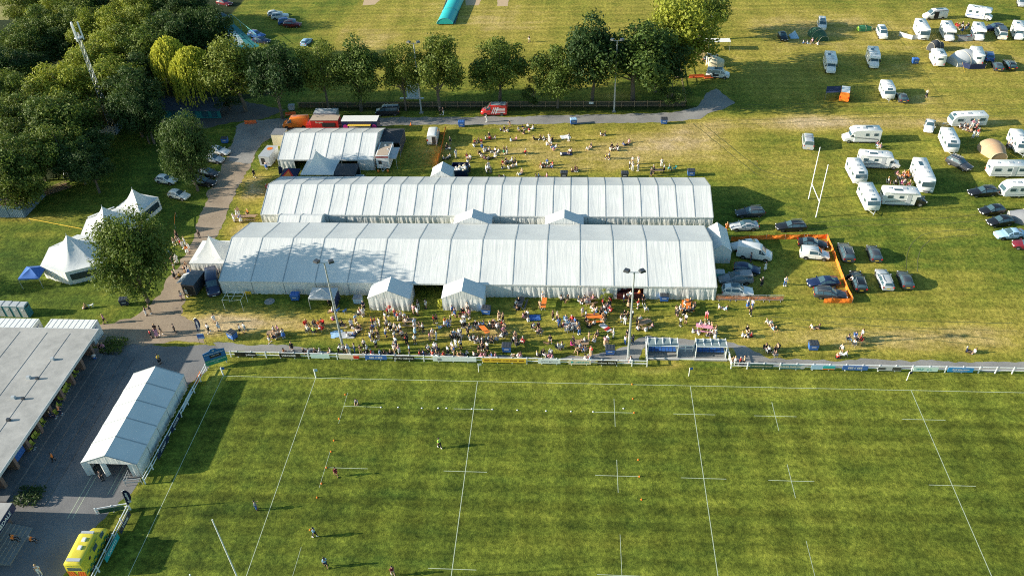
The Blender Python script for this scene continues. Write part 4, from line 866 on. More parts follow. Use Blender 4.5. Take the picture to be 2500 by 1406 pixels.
for x, lab in ((-45.9, "white container at the west behind the clubhouse roof"), (-37.1, "white container nearer the tarmac behind the clubhouse roof")):
    r = tag(empty("site_container", x, 6.9), lab, "container", cg); mb = MB(); mb.box(0, 0, 1.35, 7.0, 2.5, 2.6); part("body", mb, cream_p, r)
    mb = MB(); [mb.box(-3.2+k*.8, 0, 2.66, .04, 2.5, .025) for k in range(9)]; part("roof_rib", mb, MC("silver", "paint"), r)
    mb = MB()
    for z, s_ in ((2.0, "STABLE"), (1.6, "HIRE"), (1.1, "01434")): text_on(mb, s_, .42, (3.515, 0, z), (0, 1, 0), (0, 0, 1))
    part("lettering", mb, MC("blue", "paint"), r); part("drawbar", MB().tube([(3.5, -.6, .4), (5.0, 0, .4), (3.5, .6, .4)], .05), steel, r)
def toilet():
    r = empty("portable_toilet", 0, 0); tc_ = M("toilet_green", (.05, .20, .24), .5)
    mb = MB(); mb.box(0, 0, 1.05, 1.1, 1.15, 2.1); part("cabin", mb, tc_, r)
    mb = MB(); mb.box(0, 0, 2.17, 1.14, 1.2, .14, taper=.86); part("roof", mb, MC("silver", "plastic"), r)
    part("door", MB().box(0, -.585, 1.0, .8, .03, 1.85), MC("silver", "plastic"), r); part("sign", MB().box(0, -.61, 1.45, .3, .02, .22), MC("white", "plastic"), r)
    for sg in (-1, 1): part("vent", MB().box(sg*.56, 0, 1.85, .03, .8, .2), M("black_trim"), r)
    return r
T0 = toilet()
for k, lb in enumerate(("portable toilet at the east end of the row with side showing", "portable toilet second from the east end", "portable toilet at the middle", "portable toilet second from the west end", "portable toilet at the west end")):
    o = T0 if k == 0 else dup(T0); put(o, -47.2-k*1.22, 11.9+.05*k); tag(o, "green and grey "+lb, "portable toilet", "portable toilets in a row")
# corrugated store
rc = M("rust_pink_corrugated", (.36, .19, .21), .6, noise=.3, scale=2); bc = M("blue_grey_corrugated", (.16, .24, .33), .6, noise=.35, scale=1.5)
sx0, sy0 = G(62, 532); sx1, sy1 = G(112, 478); ang = atan2(sy1-sy0, sx1-sx0); r = tag(empty("shipping_container", sx0, sy0, ang), "pink-roofed corrugated store with blue-grey sides at the edge of the wood", "container"); L_ = math.hypot(sx1-sx0, sy1-sy0)
def corr(p, u, v, nu, depth):
    mb = MB(); p, u, v = Vector(p), Vector(u), Vector(v); nn = u.cross(v).normalized(); vs = []
    for i in range(nu*2+1):
        for t in (0, 1): vs.append(p+u*i/(nu*2)+v*t+nn*(depth if i % 2 else 0))
    mb.add(vs, [(2*i, 2*i+2, 2*i+3, 2*i+1) for i in range(nu*2)]); return mb
for k in range(2):
    o_ = k*2.75
    part("side_wall", corr((0, o_, .05), (L_, 0, 0), (0, 0, 2.5), 22, .06), bc, r); part("end_wall", corr((0, o_+2.6, .05), (0, -2.6, 0), (0, 0, 2.5), 8, .05), bc, r)
    part("roof", corr((0, o_, 2.56), (L_, 0, 0), (0, 2.6, 0), 22, .05), rc, r); part("end_wall", MB().box(L_, o_+1.3, 1.3, .05, 2.6, 2.5), bc, r); part("side_wall", MB().box(L_/2, o_+2.6, 1.3, L_, .04, 2.4), bc, r)
r = tag(empty("shipping_container", sx0-7, sy0+1.0, .0), "second blue-grey container beside the pink-roofed store at the picture edge", "container")
part("body", MB().box(0, 1.2, 1.3, 6.5, 2.4, 2.6), bc, r); part("side_wall", corr((-3.25, -.02, .05), (6.5, 0, 0), (0, 0, 2.5), 20, .05), bc, r)
# timber and pallets
def pallet(n, label, px, py, rz, sx=1.2, grp=None):
    r = tag(empty("pallet_stack", *G(px, py), rz), label, "pallets", grp)
    for k in range(n):
        mb = MB(); z = k*.15
        for j in range(5): mb.box(0, -.45+j*.225, z+.12, sx, .14, .025)
        for x in (-sx/2+.05, 0, sx/2-.05): mb.box(x, 0, z+.055, .09, 1.0, .09)
        part("pallet", mb, wood, r)
pallet(3, "small pallet stack on the grass by the wood", 226, 386, .3)
pallet(4, "grey pallets stacked beside the pink-roofed store", 130, 470, .7, 1.4); pallet(3, "lower pallets next to the grey stack by the store", 146, 462, .7, 1.4)
r = tag(empty("timber_pile", *G(140, 462), .75), "pile of long boards lying by the pallets", "timber"); 
for k in range(9): part("board", MB().box(random.uniform(-.5, .5), -1+k*.28, .1+.1*(k % 3), 4.5, .2, .06, rz=random.uniform(-.1, .1)), wood, r)
r = tag(empty("scrap_frame", *G(182, 428), .6), "tangle of steel frames and a white panel by the wood", "scrap frames")
mb = MB(); 
for a, b in (((-2, 0, 0), (-1, 1.5, 1.6)), ((-1, 1.5, 1.6), (1, 2.0, 1.5)), ((1, 2, 1.5), (0, .3, 0)), ((-2, 0, .1), (2.5, .5, .2)), ((-2, -.6, .3), (0, -.4, .3)), ((1, 0, .2), (3.6, 2.5, .3)), ((1.2, -.3, .2), (3.8, 2.2, .3)), ((3.6, 2.5, .3), (3.8, 2.2, .3))): mb.tube([a, b], .04, 5)
part("tube_frame", mb, steel, r); part("panel", MB().box(-1, .4, .5, .9, .05, .8, rz=.3), MC("silver", "paint"), r)

# ---------------- camping tents and windbreaks
def tunnel(name, label, px, py, rz, L_, w_, h_, c, c2=None, door=True):
    r = tag(empty(name, *G(px, py), rz), label, "tent"); mb = MB(); n = 12; rows = 7; vs = []
    for i in range(rows):
        u = i/(rows-1); k = (1-.35*max(0, u-.5)*2)*(1-.15*(1-u)*(i == 0))
        for j in range(n+1): t = pi*j/n; vs.append((-L_/2+L_*u, -w_/2*cos(t)*k, h_*k*sin(t)**.8*(1 if i else .98)-.03*(i % 2)))
    mb.add(vs, [(i*(n+1)+j, (i+1)*(n+1)+j, (i+1)*(n+1)+j+1, i*(n+1)+j+1) for i in range(rows-1) for j in range(n)])
    mb.add(vs[-(n+1):], [tuple(range(n+1))]); part("flysheet", mb, MC(c), r, True)
    f = MB(); f.add(vs[:n+1], [tuple(range(n, -1, -1))]); part("front_panel", f, MC(c2 or c), r)
    if door: part("doorway", MB().add([(-L_/2-.03, .55*w_/2*x, z*h_) for x, z in ((-1, .02), (1, .02), (.9, .6), (0, .78), (-.9, .6))], [(4, 3, 2, 1, 0)]), dark_in, r)
    for i in (0, 3, 6): part("pole", MB().tube([Vector(vs[i*(n+1)+j])*1.0+Vector((0, 0, .02)) for j in range(n+1)], .03, 4), MC("cream"), r)
    for sx in (-1, 1):
        for sy in (-1, 1): part("guy_rope", MB().tube([(sx*L_/2*.8, sy*w_/2*.8, h_*.5), (sx*L_/2*1.25, sy*w_*.85, .02)], .015, 3), MC("yellow"), r)
    return r
tunnel("tunnel_tent", "large green tunnel tent with a dark doorway in tree shadow", 1998, 92, -1.3, 5.0, 3.6, 1.9, "forest"); tunnel("tunnel_tent", "tan tunnel tent with a pale door panel between caravans", 2424, 374, -1.5, 4.6, 4.4, 2.0, "tan", "silver", False)
tunnel("dome_tent", "grey-green tent beside the black car near the edge", 2494, 536, 2.9, 4.2, 3.4, 1.7, "grey"); tunnel("dome_tent", "small lime and green tent pitched alone in the field", 2110, 74, .1, 3.2, 1.8, 1.2, "green", "lime", False)
gazebo("small pale blue pop-up tent beside the black hatchback", 1938, 92, 2.0, "lightblue", .25, 1.7, walls=())
tunnel("caravan_awning", "large grey-blue inflatable awning joined to a caravan", 2346, 152, 3.6, 5.6, 5.2, 2.5, "silver", "blue")
tunnel("caravan_awning", "cream awning beside the white graphic campervan", 1747, 160, 0, 3.4, 3.0, 2.1, "cream", None, False)
tunnel("caravan_awning", "small dark grey awning behind the pale rear-facing motorhome", 2283, 122, .5, 3.2, 2.6, 2.3, "charcoal", None, False)
r = tag(empty("tarpaulin", *G(1740, 128)), "white tarpaulin stretched over the black sport utility car", "tarpaulin"); part("sheet", MB().slab([(-3.6, .4, 2.2), (3.9, .2, 2.3), (3.9, 2.4, 2.3), (-3.6, 2.6, 2.2)], .03), MC("white"), r)
for x, y in ((-3.5, .5), (3.8, .3), (3.8, 2.3), (-3.5, 2.5)): part("pole", MB().tube([(x, y, 0), (x, y, 2.25)], .03, 4), steel, r)
def windbreak(label, pts, c, h_=1.1, stripe=None):
    P = [G(*p) for p in pts]; r = tag(empty("windbreak", *P[0]), label, "windbreak"); x0, y0 = P[0]
    for i in range(len(P)-1):
        a, b = (P[i][0]-x0, P[i][1]-y0), (P[i+1][0]-x0, P[i+1][1]-y0); part("panel", MB().slab([(*a, .05), (*b, .05), (*b, h_), (*a, h_)], .03), MC(c if not stripe or i % 2 == 0 else stripe), r)
    for p in P: part("pole", MB().tube([(p[0]-x0, p[1]-y0, 0), (p[0]-x0, p[1]-y0, h_+.25)], .025, 4), steel, r)
    return r
windbreak("grey zigzag windbreak beside the bus-fronted motorhome", [(2194, 89), (2210, 94), (2226, 98), (2244, 97)], "silver"); windbreak("navy windbreak in front of the grey-blue awning", [(2344, 163), (2366, 170), (2404, 169), (2408, 158)], "navy")
wb = windbreak("striped windbreak with a red-crossed flag between overcab motorhomes", [(2338, 101), (2360, 102), (2376, 100), (2388, 98)], "grey", stripe="silver")
# flag with red cross
x, y = G(2368, 98); fl = tag(empty("flag", x, y-.15, .05), "white flag with a red cross hung on the striped windbreak", "flag"); part("cloth", MB().slab([(-1, 0, .3), (1, 0, .3), (1, .3, 1.25), (-1, .3, 1.25)], .02), MC("white"), fl)
part("cross", MB().slab([(-.12, -.03, .3), (.12, -.03, .3), (.12, .27, 1.25), (-.12, .27, 1.25)], .02).slab([(-1, .11, .7), (1, .11, .7), (1, .17, .9), (-1, .17, .9)], .02), MC("red"), fl)
# ================================================================ TREES
def leafmat(name, c, c2):
    m = bpy.data.materials.new(name); m.use_nodes = True; n = m.node_tree; N = n.nodes; L = n.links; b = N["Principled BSDF"]
    b.inputs["Roughness"].default_value = .6; b.inputs["Specular IOR Level"].default_value = .25
    tc = N.new("ShaderNodeTexCoord"); nz = N.new("ShaderNodeTexNoise"); nz.inputs["Scale"].default_value = .9; nz.inputs["Detail"].default_value = 6; L.new(tc.outputs["Object"], nz.inputs[0])
    oi = N.new("ShaderNodeObjectInfo"); ad = N.new("ShaderNodeMath"); ad.operation = 'MULTIPLY_ADD'; ad.inputs[1].default_value = .35; L.new(oi.outputs["Random"], ad.inputs[0]); L.new(nz.outputs[0], ad.inputs[2])
    r = N.new("ShaderNodeValToRGB"); r.color_ramp.elements[0].position = .35; r.color_ramp.elements[0].color = (*c, 1); r.color_ramp.elements[1].position = .95; r.color_ramp.elements[1].color = (*c2, 1)
    L.new(ad.outputs[0], r.inputs[0]); L.new(r.outputs[0], b.inputs["Base Color"])
    tr = N.new("ShaderNodeBsdfTranslucent"); L.new(r.outputs[0], tr.inputs[0]); mx = N.new("ShaderNodeMixShader"); mx.inputs[0].default_value = .30
    L.new(b.outputs[0], mx.inputs[1]); L.new(tr.outputs[0], mx.inputs[2]); L.new(mx.outputs[0], N["Material Output"].inputs[0]); return m
LF = dict(dark=leafmat("deep_green_leaf", (.024, .058, .016), (.075, .120, .026)), mid=leafmat("mid_green_leaf", (.045, .090, .018), (.155, .20, .030)),
    light=leafmat("light_green_sunlit_leaf", (.14, .185, .022), (.34, .36, .042)), yellow=leafmat("yellow_willow_leaf", (.30, .33, .03), (.58, .56, .08)), olive=leafmat("olive_leaf", (.070, .108, .018), (.21, .245, .035)))  # light: pale foliage, raised further to put sun on the wood's tops into colour
bark = M("tree_bark", (.13, .105, .08), .95, noise=.35, scale=3, bump=.5)
def crown_mesh(seed, H, W, base, nl=34, per=260, ls=.34, shape='oak'):
    rnd = random.Random(seed); mb = MB(); lobes = []
    zc = base+(H-base)*.5; hz = (H-base)/2; att = 0
    while len(lobes) < nl and att < 4000:
        att += 1; d = Vector((rnd.gauss(0, 1), rnd.gauss(0, 1), rnd.gauss(0, 1))).normalized()*(rnd.random()**.42)
        if shape == 'oak': k = 1.0 if d.z < .1 else 1-.35*d.z
        else: k = 1
        p = Vector((d.x*W/2*.95*k, d.y*W/2*.95*k, zc+d.z*hz*.84))
        rr = rnd.uniform(.13, .22)*W*.9
        if all((p-q[0]).length > .62*max(rr, q[1])*.75 for q in lobes): lobes.append((p, rr))
    for p, rr in lobes:
        nn = int(per*(rr/(.17*W))**2)
        for _ in range(nn):
            d = Vector((rnd.gauss(0, 1), rnd.gauss(0, 1), rnd.gauss(0, 1)+.12)).normalized(); r_ = rr*(rnd.random()**.35)*(1+.22*rnd.gauss(0, .5))
            q = p+Vector((d.x*r_, d.y*r_, d.z*r_*.86)); nrm = (d+Vector((rnd.gauss(0, .45), rnd.gauss(0, .45), rnd.gauss(0, .45)))).normalized()
            a = nrm.orthogonal().normalized(); a = (Matrix.Rotation(rnd.random()*6.28, 3, nrm)@a); b_ = nrm.cross(a); s = ls*rnd.uniform(.6, 1.3)
            mb.add([q-a*s*.5, q-b_*s*.32+nrm*s*.1, q+a*s*.6, q+b_*s*.32+nrm*s*.1], [(0, 1, 2, 3)])
    return mb, lobes
def trunk_mb(seed, H, W, base, lobes, r0=.28):
    rnd = random.Random(seed+99); mb = MB(); fork = base*.95+.2; pts = [(0, 0, -.1), (rnd.uniform(-.1, .1), rnd.uniform(-.1, .1), fork*.5), (rnd.uniform(-.2, .2), rnd.uniform(-.2, .2), fork)]
    top = Vector(pts[-1]); mb.tube(pts, r0, 8, r0*.72); mb.tube([top, (top.x*1.5, top.y*1.5, base+(H-base)*.8)], r0*.7, 6, .05)
    for p, rr in lobes[:11]:
        st_ = top+Vector((0, 0, rnd.uniform(-.2, (p.z-fork)*.4))); m_ = (st_+p)/2+Vector((0, 0, rnd.uniform(-.3, .5))); mb.tube([st_, m_, p], r0*.38, 5, .04)
    return mb
TP = {}
def tree(kind, x, y, H, W, label, name="tree", group=None, base=None, leaf='mid', lean=None, cat="tree", z=0):
    """kind picks one of the grown crowns; copies are turned and scaled"""
    key = (kind, leaf)
    if kind not in TP:
        seed, nl, per, bs, shp, ls = dict(a=(3, 40, 250, .21, 'oak', .36), b=(8, 44, 230, .20, 'oak', .36), c=(15, 40, 250, .21, 'round', .36), d=(23, 30, 230, .20, 'oak', .34), e=(31, 48, 240, .10, 'round', .38), f=(41, 80, 260, .11, 'round', .32), s=(52, 16, 150, .06, 'round', .5))[kind]
        mb, lob = crown_mesh(seed, 12, 9, 12*bs, nl, per, ls, shp); TP[kind] = (mb, lob, 12*bs, seed, {})
    mb, lob, bs, seed, cache = TP[kind]
    if leaf not in cache: cache[leaf] = mb.mesh(leaf+"_crown", LF[leaf])
    if 't' not in cache: cache['t'] = trunk_mb(seed, 12, 9, bs, lob).mesh("trunk", bark, True)
    r = empty(name, x, y, 0, z); tag(r, label, cat, group); rz = random.random()*6.28
    for nm, me in (("trunk", cache['t']), ("crown", cache[leaf])):
        o = ob(nm, me, r, rz=rz); o.scale = (W/9, W/9, H/12)
    if lean: r.rotation_euler = (lean[0], lean[1], 0)
    return r
def treepx(kind, bx, by, ty, wpx, label, leaf='mid', base=None, **k):
    x, y = G(bx, by); H = HT(bx, by, ty)*1.04; wpx *= 1.14; d = (Vector((x, y, H/2))-CAM).dot(fw); return tree(kind, x, y, H, wpx*d/F, label, leaf=leaf, **k)
rg = "trees in the row along the lane"
treepx('b', 600, 272, 97, 150, "broad olive tree at the west end of the lane row", 'olive', group=rg)
treepx('a', 690, 290, 96, 128, "grey-green tree second in the row above the red van", 'dark', group=rg)
treepx('d', 803, 270, 90, 112, "tree in the row between the orange van and the food trucks", 'olive', group=rg)
treepx('b', 883, 272, 96, 130, "full round tree in the row behind the yellow-awning trailer", 'mid', group=rg)
treepx('d', 991, 270, 97, 92, "thin yellowing tree beside the floodlight in the lane row", 'olive', group=rg)
treepx('a', 1074, 270, 70, 130, "tall tree just east of the lane floodlight", 'olive', group=rg)
treepx('c', 1221, 252, 97, 132, "round tree standing apart behind the striped van", 'mid', group=rg)
treepx('s', 1303, 262, 190, 50, "small shrubby tree between two of the row", 'dark', group=rg)
treepx('c', 1361, 264, 114, 112, "medium tree west of the dense clump in the lane row", 'mid', group=rg)
treepx('b', 1446, 252, 40, 150, "tall dark tree at the west side of the dense clump", 'dark', group=rg)
treepx('a', 1545, 247, 40, 200, "widest tree of the dense clump behind the far floodlight", 'mid', group=rg)
treepx('e', 1655, 190, -22, 160, "great light green tree over the lane corner", 'light', group=rg)
treepx('a', 1708, 100, -60, 120, "dark tree at the top edge beside the great light green tree", 'mid', group=rg)
treepx('s', 1640, 258, 186, 78, "low bushy tree at the end of the wooden fence", 'dark', group=rg)
treepx('e', 1600, 225, 70, 130, "tree filling the back of the dense clump", 'dark', group=rg)
treepx('f', 483, 466, 283, 108, "lone grey-green tree beside the dirt track and white hatchbacks", 'dark', cat="tree")
treepx('f', 362, 738, 530, 160, "large round tree in front of the pointed white tents", 'mid')
# willows
def willow(px, py, H, W, label):
    x, y = G(px, py, H); r = tag(empty("willow_tree", x, y), label, "tree"); rnd = random.Random(int(px)); mb = MB()
    for k in range(900):
        a = rnd.random()*6.28; e = rnd.random()**.6; rad = W/2*e; zt = H*(1-.28*e*e)-rnd.random()*1.2; ln = rnd.uniform(1.5, 4+4*e); b = 0
        p = Vector((rad*cos(a), rad*sin(a), zt)); out = Vector((cos(a), sin(a), 0)); nseg = int(ln/.38)
        for i in range(nseg):
            q = p+out*(.25*i**.6)*.35+Vector((rnd.gauss(0, .12), rnd.gauss(0, .12), -i*.38)); 
            if q.z < .8: break
            n_ = Vector((rnd.gauss(0, 1), rnd.gauss(0, 1), .3)).normalized(); t_ = n_.cross(Vector((0, 0, 1))).normalized()*.13
            mb.add([q-t_, q+Vector((0, 0, -.55))*.5-t_*1.5, q+Vector((0, 0, -.6)), q+t_*1.3+Vector((0, 0, -.2))], [(0, 1, 2, 3)])
    ob("crown", mb.mesh("willow_crown", LF['yellow']), r); part("trunk", MB().tube([(0, 0, -.1), (.2, 0, H*.4), (0, 0, H*.85)], .35, 8, .1), bark, r, True)
willow(398, 88, 14.5, 8.5, "yellow willow set back against the dark wood"); willow(456, 112, 14, 9.5, "nearer yellow weeping willow above the dark sheds")
wg = "trees of the wood"
WD = [(22, 232, 11, 9, 'mid', "low tree at the picture edge halfway up the wood"), (70, 195, 12, 10, 'olive', "sunlit tree at the west side of the wood clearing"), (118, 150, 14, 10, 'light', "sunlit crown just west of the lattice mast"), (165, 105, 14, 10, 'light', "pale crown right behind the mast head"),
 (95, 235, 13, 11, 'mid', "broad crown below the mast head toward the picture edge"), (35, 285, 11, 10, 'olive', "yellow-green crown at the picture edge above the pink-roofed store"), (60, 325, 10, 9, 'mid', "wood edge tree above the pallets"), (115, 300, 12, 10, 'mid', "large dull green crown in the wood middle"),
 (130, 225, 13, 11, 'mid', "crown west of the middle of the lattice mast"), (205, 150, 9, 9, 'dark', "dark crown behind the mast"), (165, 345, 9, 8, 'dark', "dark wood edge tree above the scrap frames"), (205, 315, 8, 7, 'dark', "shaded crown by the foot of the mast"),
 (300, 200, 12, 9, 'dark', "dark crown east of the mast"), (255, 130, 14, 11, 'light', "bright crown between mast and willows"), (305, 160, 14, 10, 'dark', "dark tree beside the set-back willow"), (330, 215, 12, 8, 'dark', "dark tree above the black car in shade"),
 (225, 75, 14, 10, 'light', "pale crown east of the mast head"), (280, 55, 14, 11, 'olive', "tan-green crown near the top of the wood"), (340, 55, 15, 11, 'mid', "broad crown behind the willows"), (330, 110, 13, 9, 'dark', "dark gap tree behind the set-back willow"),
 (200, 20, 14, 9, 'light', "tall narrow sunlit tree at the top of the wood"), (145, 15, 13, 9, 'olive', "sunlit tree at the top edge by the dark clearing"), (80, 10, 13, 10, 'mid', "tree by the small lawn in the top corner"), (50, 55, 11, 8, 'olive', "short sunlit tree below the corner lawn"),
 (270, 5, 15, 10, 'light', "bright tree at the top edge of the wood"), (340, 5, 15, 10, 'olive', "olive tree on the top edge behind the willows"), (400, 25, 15, 10, 'dark', "dark tree above the willows"), (450, 15, 15, 9, 'dark', "dark tree above the navy car"),
 (420, 60, 12, 8, 'dark', "dark tree between willows and nets"), (10, 395, 10, 9, 'olive', "yellowish tree at the picture edge beside the store"),
 (130, 65, 10, 9, 'dark', "dark low tree behind the mast"), (85, 100, 8, 10, 'dark', "shrubby dark thicket in the wood clearing"), (25, 150, 8, 9, 'mid', "low thicket at the picture edge near the clearing"),
 (60, 130, 8, 9, 'dark', "dark thicket middle of the clearing"), (-20, 330, 13, 10, 'mid', "tree mostly beyond the west picture edge"), (500, 118, 9, 7, 'mid', "tree between the nearer willow and the lane row"), (545, 205, 6, 6, 'dark', "dark bush beneath the broad olive tree"), (500, 5, 15, 8, 'dark', "last dark tree of the wood by the maroon car"),
 (330, 250, 9, 6, 'dark', "dark tree behind the low steel hoarding"), (200, 365, 9, 7, 'dark', "low dark tree over the scrap frames")]
for i, (px, py, H, W, lf, lb) in enumerate(WD):
    x, y = G(px, py, H); tree("eceabeca"[i % 8] if H > 7 else 's', x, y, H, W*1.15, lb, leaf=lf, group=wg)
# western wood beyond the view that shades the lawn: the same wood carried on
for i, (px, py, lf, lb) in enumerate([(25, 60, 'mid', "leaning crown beside the corner lawn"), (110, -10, 'light', "tree above the corner lawn at the top edge"), (170, -5, 'olive', "top edge tree west of the tall narrow one"), (-10, 100, 'dark', "dark crown cut by the picture edge near the corner lawn"), (-15, 170, 'mid', "crown cut by the picture edge beside the clearing"), (-20, 250, 'olive', "crown cut by the picture edge halfway up")]+[(40+k*67, -34-(k % 2)*14, "olive light mid dark light mid dark".split()[k], "%s tree along the very top of the wood" % "first second third fourth fifth sixth seventh".split()[k]) for k in range(7)]):
    x, y = G(px, py, 12); tree("ecea"[i % 4], x, y, 12, 11, lb, leaf=lf, group=wg)
for i, (x, y) in enumerate([(-84, 40), (-82, 14)]):
    tree("ec"[i % 2], x, y, 12, 10, "tree of the wood outside the west picture edge", leaf='dark', group=wg)
# hanging plant shrubs
for px, py, H, W, lf, lb in ((1478, 738, 2.3, 2.0, 'light', "small leafy potted tree beside the serving hatch"), (1190+0, 0, 0, 0, 'mid', "")):
    if H: x, y = G(px, py); tree('s', x, y, H, W, lb, name="potted_tree", leaf=lf)
# hedges by the clubhouse
def bush(label, x, y, sx, sy, h_, lf, name="hedge", cat="hedge"):
    rnd = random.Random(int(x*7)); mb = MB()
    for _ in range(int(sx*sy*60)+200):
        p = Vector((rnd.uniform(-sx/2, sx/2), rnd.uniform(-sy/2, sy/2), h_*(rnd.random()**.5))); nrm = Vector((rnd.gauss(0, .6), rnd.gauss(0, .6), 1)).normalized(); a = nrm.orthogonal().normalized(); b = nrm.cross(a); s = .26
        mb.add([p-a*s*.5, p-b*s*.4, p+a*s*.5, p+b*s*.4], [(0, 1, 2, 3)])
    o = ob(name, mb.mesh(name, LF[lf]), None, (x, y, 0)); return tag(o, label, cat)
bush("clipped hedge between clubhouse corner and tarmac", -30.6, 5.2, 3.2, 3.0, .9, 'mid'); bush("dark shrub bed by the lower clubhouse steps", -29.0, -20.8, 3.0, 2.6, .9, 'dark', "shrub", "shrub")
bush("bright yellow shrub in a pot by the east porch", *G(1078, 752), 1.0, 1.0, 1.4, 'yellow', "potted_shrub", "shrub")

# ================================================================ POLES, MAST, POSTS
def floodlight(px, py, label, two=True):
    r = tag(empty("floodlight_mast", *G(px, py)), label, "floodlight", "tall floodlight masts"); part("pole", MB().tube([(0, 0, 0), (0, 0, 15)], .19, 8, .10), steel, r, True); part("base_plate", MB().box(0, 0, .06, .8, .8, .12), conc, r)
    part("crossarm", MB().tube([(-.75, 0, 15), (.75, 0, 15)], .06, 5), steel, r)
    for sg in (-1, 1):
        h = MB(); h.box(sg*.95, 0, 15.3, .75, .7, .28, rz=sg*.5, taper=.8); l_ = part("lamp_head", h, MC("charcoal", "paint"), r); part("lens", MB().box(sg*.95, 0, 15.14, .6, .55, .05, rz=sg*.5), lamp_m, l_)
floodlight(838, 850, "floodlight mast rising through the crowd in front of the shaded marquee roof"); floodlight(1533, 878, "floodlight mast beside the white dugouts")
floodlight(1029, 276, "floodlight mast by the sight screen in the tree row"); floodlight(1499, 273, "floodlight mast in front of the dense tree clump")
r = tag(empty("lattice_mast", *G(275, 312)), "slim steel lattice telecom mast with white antennas in the wood", "mast"); mb = MB(); H = 20.2
legs = [Vector((.55*cos(a), .55*sin(a), 0)) for a in (0, 2.09, 4.19)]
for l_ in legs: part("leg", MB().tube([l_*1.2, l_*.55+Vector((0, 0, H))], .06, 4), steel, r)
for k in range(13):
    t0, t1 = k/13, (k+1)/13
    for i in range(3): a, b = legs[i]*(1.2-.65*t0)+Vector((0, 0, H*t0)), legs[(i+1) % 3]*(1.2-.65*t1)+Vector((0, 0, H*t1)); mb.tube([a, b], .03, 3); mb.tube([b, legs[i]*(1.2-.65*t1)+Vector((0, 0, H*t1))], .025, 3)
part("bracing", mb, steel, r)
for a in (.5, 2.6, 4.7): part("antenna", MB().box(.75*cos(a), .75*sin(a), H+.3, .28, .28, 3.4, rz=a), cream_p, r)
part("head_frame", MB().lathe([(.8, H-1.0), (.85, H-.95), (.85, H-.9), (.8, H-.85)], n=8), steel, r)
def polepx(name, label, cat, bx, by, tx, ty, rad, c, H=None):
    x, y = G(bx, by); o = ob(name, MB().tube([(0, 0, 0), (0, 0, H or HT(bx, by, ty))], rad, 8, rad*.8).mesh(name, c, True), None, (x, y, 0)); return tag(o, label, cat)
polepx("pole", "plain white pole beside the cream awning and campervan", "pole", 1724, 160, 1738, 40, .12, whitep)
r = tag(empty("rugby_posts", 74.74, 42.4), "white rugby posts beyond the car park in H shape", "rugby posts")
for y in (-2.8, 2.8): part("upright", MB().tube([(0, y, 0), (0, y, 10)], .09, 8, .07), whitep, r, True)
part("crossbar", MB().tube([(0, -2.8, 3), (0, 2.8, 3)], .07, 6), whitep, r)
r = tag(empty("rugby_posts", (G(513, 1270, 13)[0]+G(468, 1399, 13)[0])/2, (G(513, 1270, 13)[1]+G(468, 1399, 13)[1])/2), "white rugby posts on the goal line at the bottom picture edge", "rugby posts")
for y in (-2.9, 2.9): part("upright", MB().tube([(0, y, 0), (0, y, 13)], .08, 8, .06), whitep, r, True)
part("crossbar", MB().tube([(0, -2.8, 3), (0, 2.8, 3)], .07, 6), whitep, r)
for i, (x, y, c, lb) in enumerate(((XD, .1, "blue", "blue-sleeved corner post at the pitch corner by the sign"), (0, .1, "lightblue", "pale flag post where goal line meets touchline"), (22, 1.8, "white", "white flag post set back level with the twenty-two line"), (50, 1.8, "blue", "blue flag post at halfway below the dugouts"), (78, 1.8, "navy", "dark flag post near the blue education board"))):
    r = tag(empty("flag_post", x, y), lb, "flag post"); part("post", MB().tube([(0, 0, 0), (0, 0, 1.5)], .05 if i > 1 else .09, 6), whitep, r); part("flag", MB().slab([(0, 0, 1.1), (.42, .1, 1.1), (.42, .1, 1.5), (0, 0, 1.5)], .02), MC(c), r)

# ================================================================ FENCES AND BOARDS
def fence_line(name, label, cat, pts, h_=1.1, step=2.1, post=.12, rails=(1.05, .55), c=None, rail_r=.055):
    c = c or whitep; r = tag(empty(name, *pts[0]), label, cat); x0, y0 = pts[0]
    for i in range(len(pts)-1):
        a, b = Vector(pts[i])-Vector((x0, y0)), Vector(pts[i+1])-Vector((x0, y0)); n = max(1, round((b-a).length/step)); an = atan2((b-a).y, (b-a).x); m_ = (a+b)/2
        for z in rails: part("rail", MB().box(m_.x, m_.y, z, (b-a).length, rail_r*1.2, rail_r*2, rz=an), c, r)
        for k in range(n+(1 if i == len(pts)-2 else 0)): p = a+(b-a)*k/n; part("post", MB().box(p.x, p.y, h_/2+.04, post, post, h_+.08), c, r)
    return r
fence_line("rail_fence", "white rail fence along the touchline west of the dugouts", "fence", [(-13.0, 3.75), (-14.0, 3.75), (44.6, 3.4), (44.7, 8.1)], step=2.0)
fence_line("rail_fence", "white rail fence along the touchline east of the dugouts", "fence", [(55.6, 6.5), (55.7, 3.35), (96, 3.4)], step=2.1)
fence_line("rail_fence", "white rail between the two dugouts", "fence", [(48.95, 6.5), (51.0, 6.5)], step=1.0)
fence_line("rail_fence", "white rail fence behind the dead-ball line beside the terrace marquee", "fence", [(-15.5, 1.0), (-16.1, -18.2)], step=2.2)
fence_line("rail_fence", "white rail fence beside the ambulance", "fence", [(-16.3, -21.9), (-16.2, -36)], step=2.1)
fence_line("gate", "swung-open white rail gate with a green board near the ambulance", "gate", [(-16.4, -21.8), (-19.9, -22.7)], step=1.7)
fence_line("rail_fence", "short steel guard rail across the corner of the terrace marquee", "fence", [(-16.4, -18.3), (-18.3, -18.6), (-18.4, -17.2)], step=1.9, post=.06, c=steel)
fence_line("timber_fence", "dark wooden fence behind the row of trees", "fence", [(-24, 80.0), (57.4, 79.9)], step=2.6, rails=(.4, 1.2), h_=1.35, c=wood)
f2 = tag(empty("paling_fence", -24, 80.15), "close-boarded paling screen along the tree row", "fence"); mb = MB()
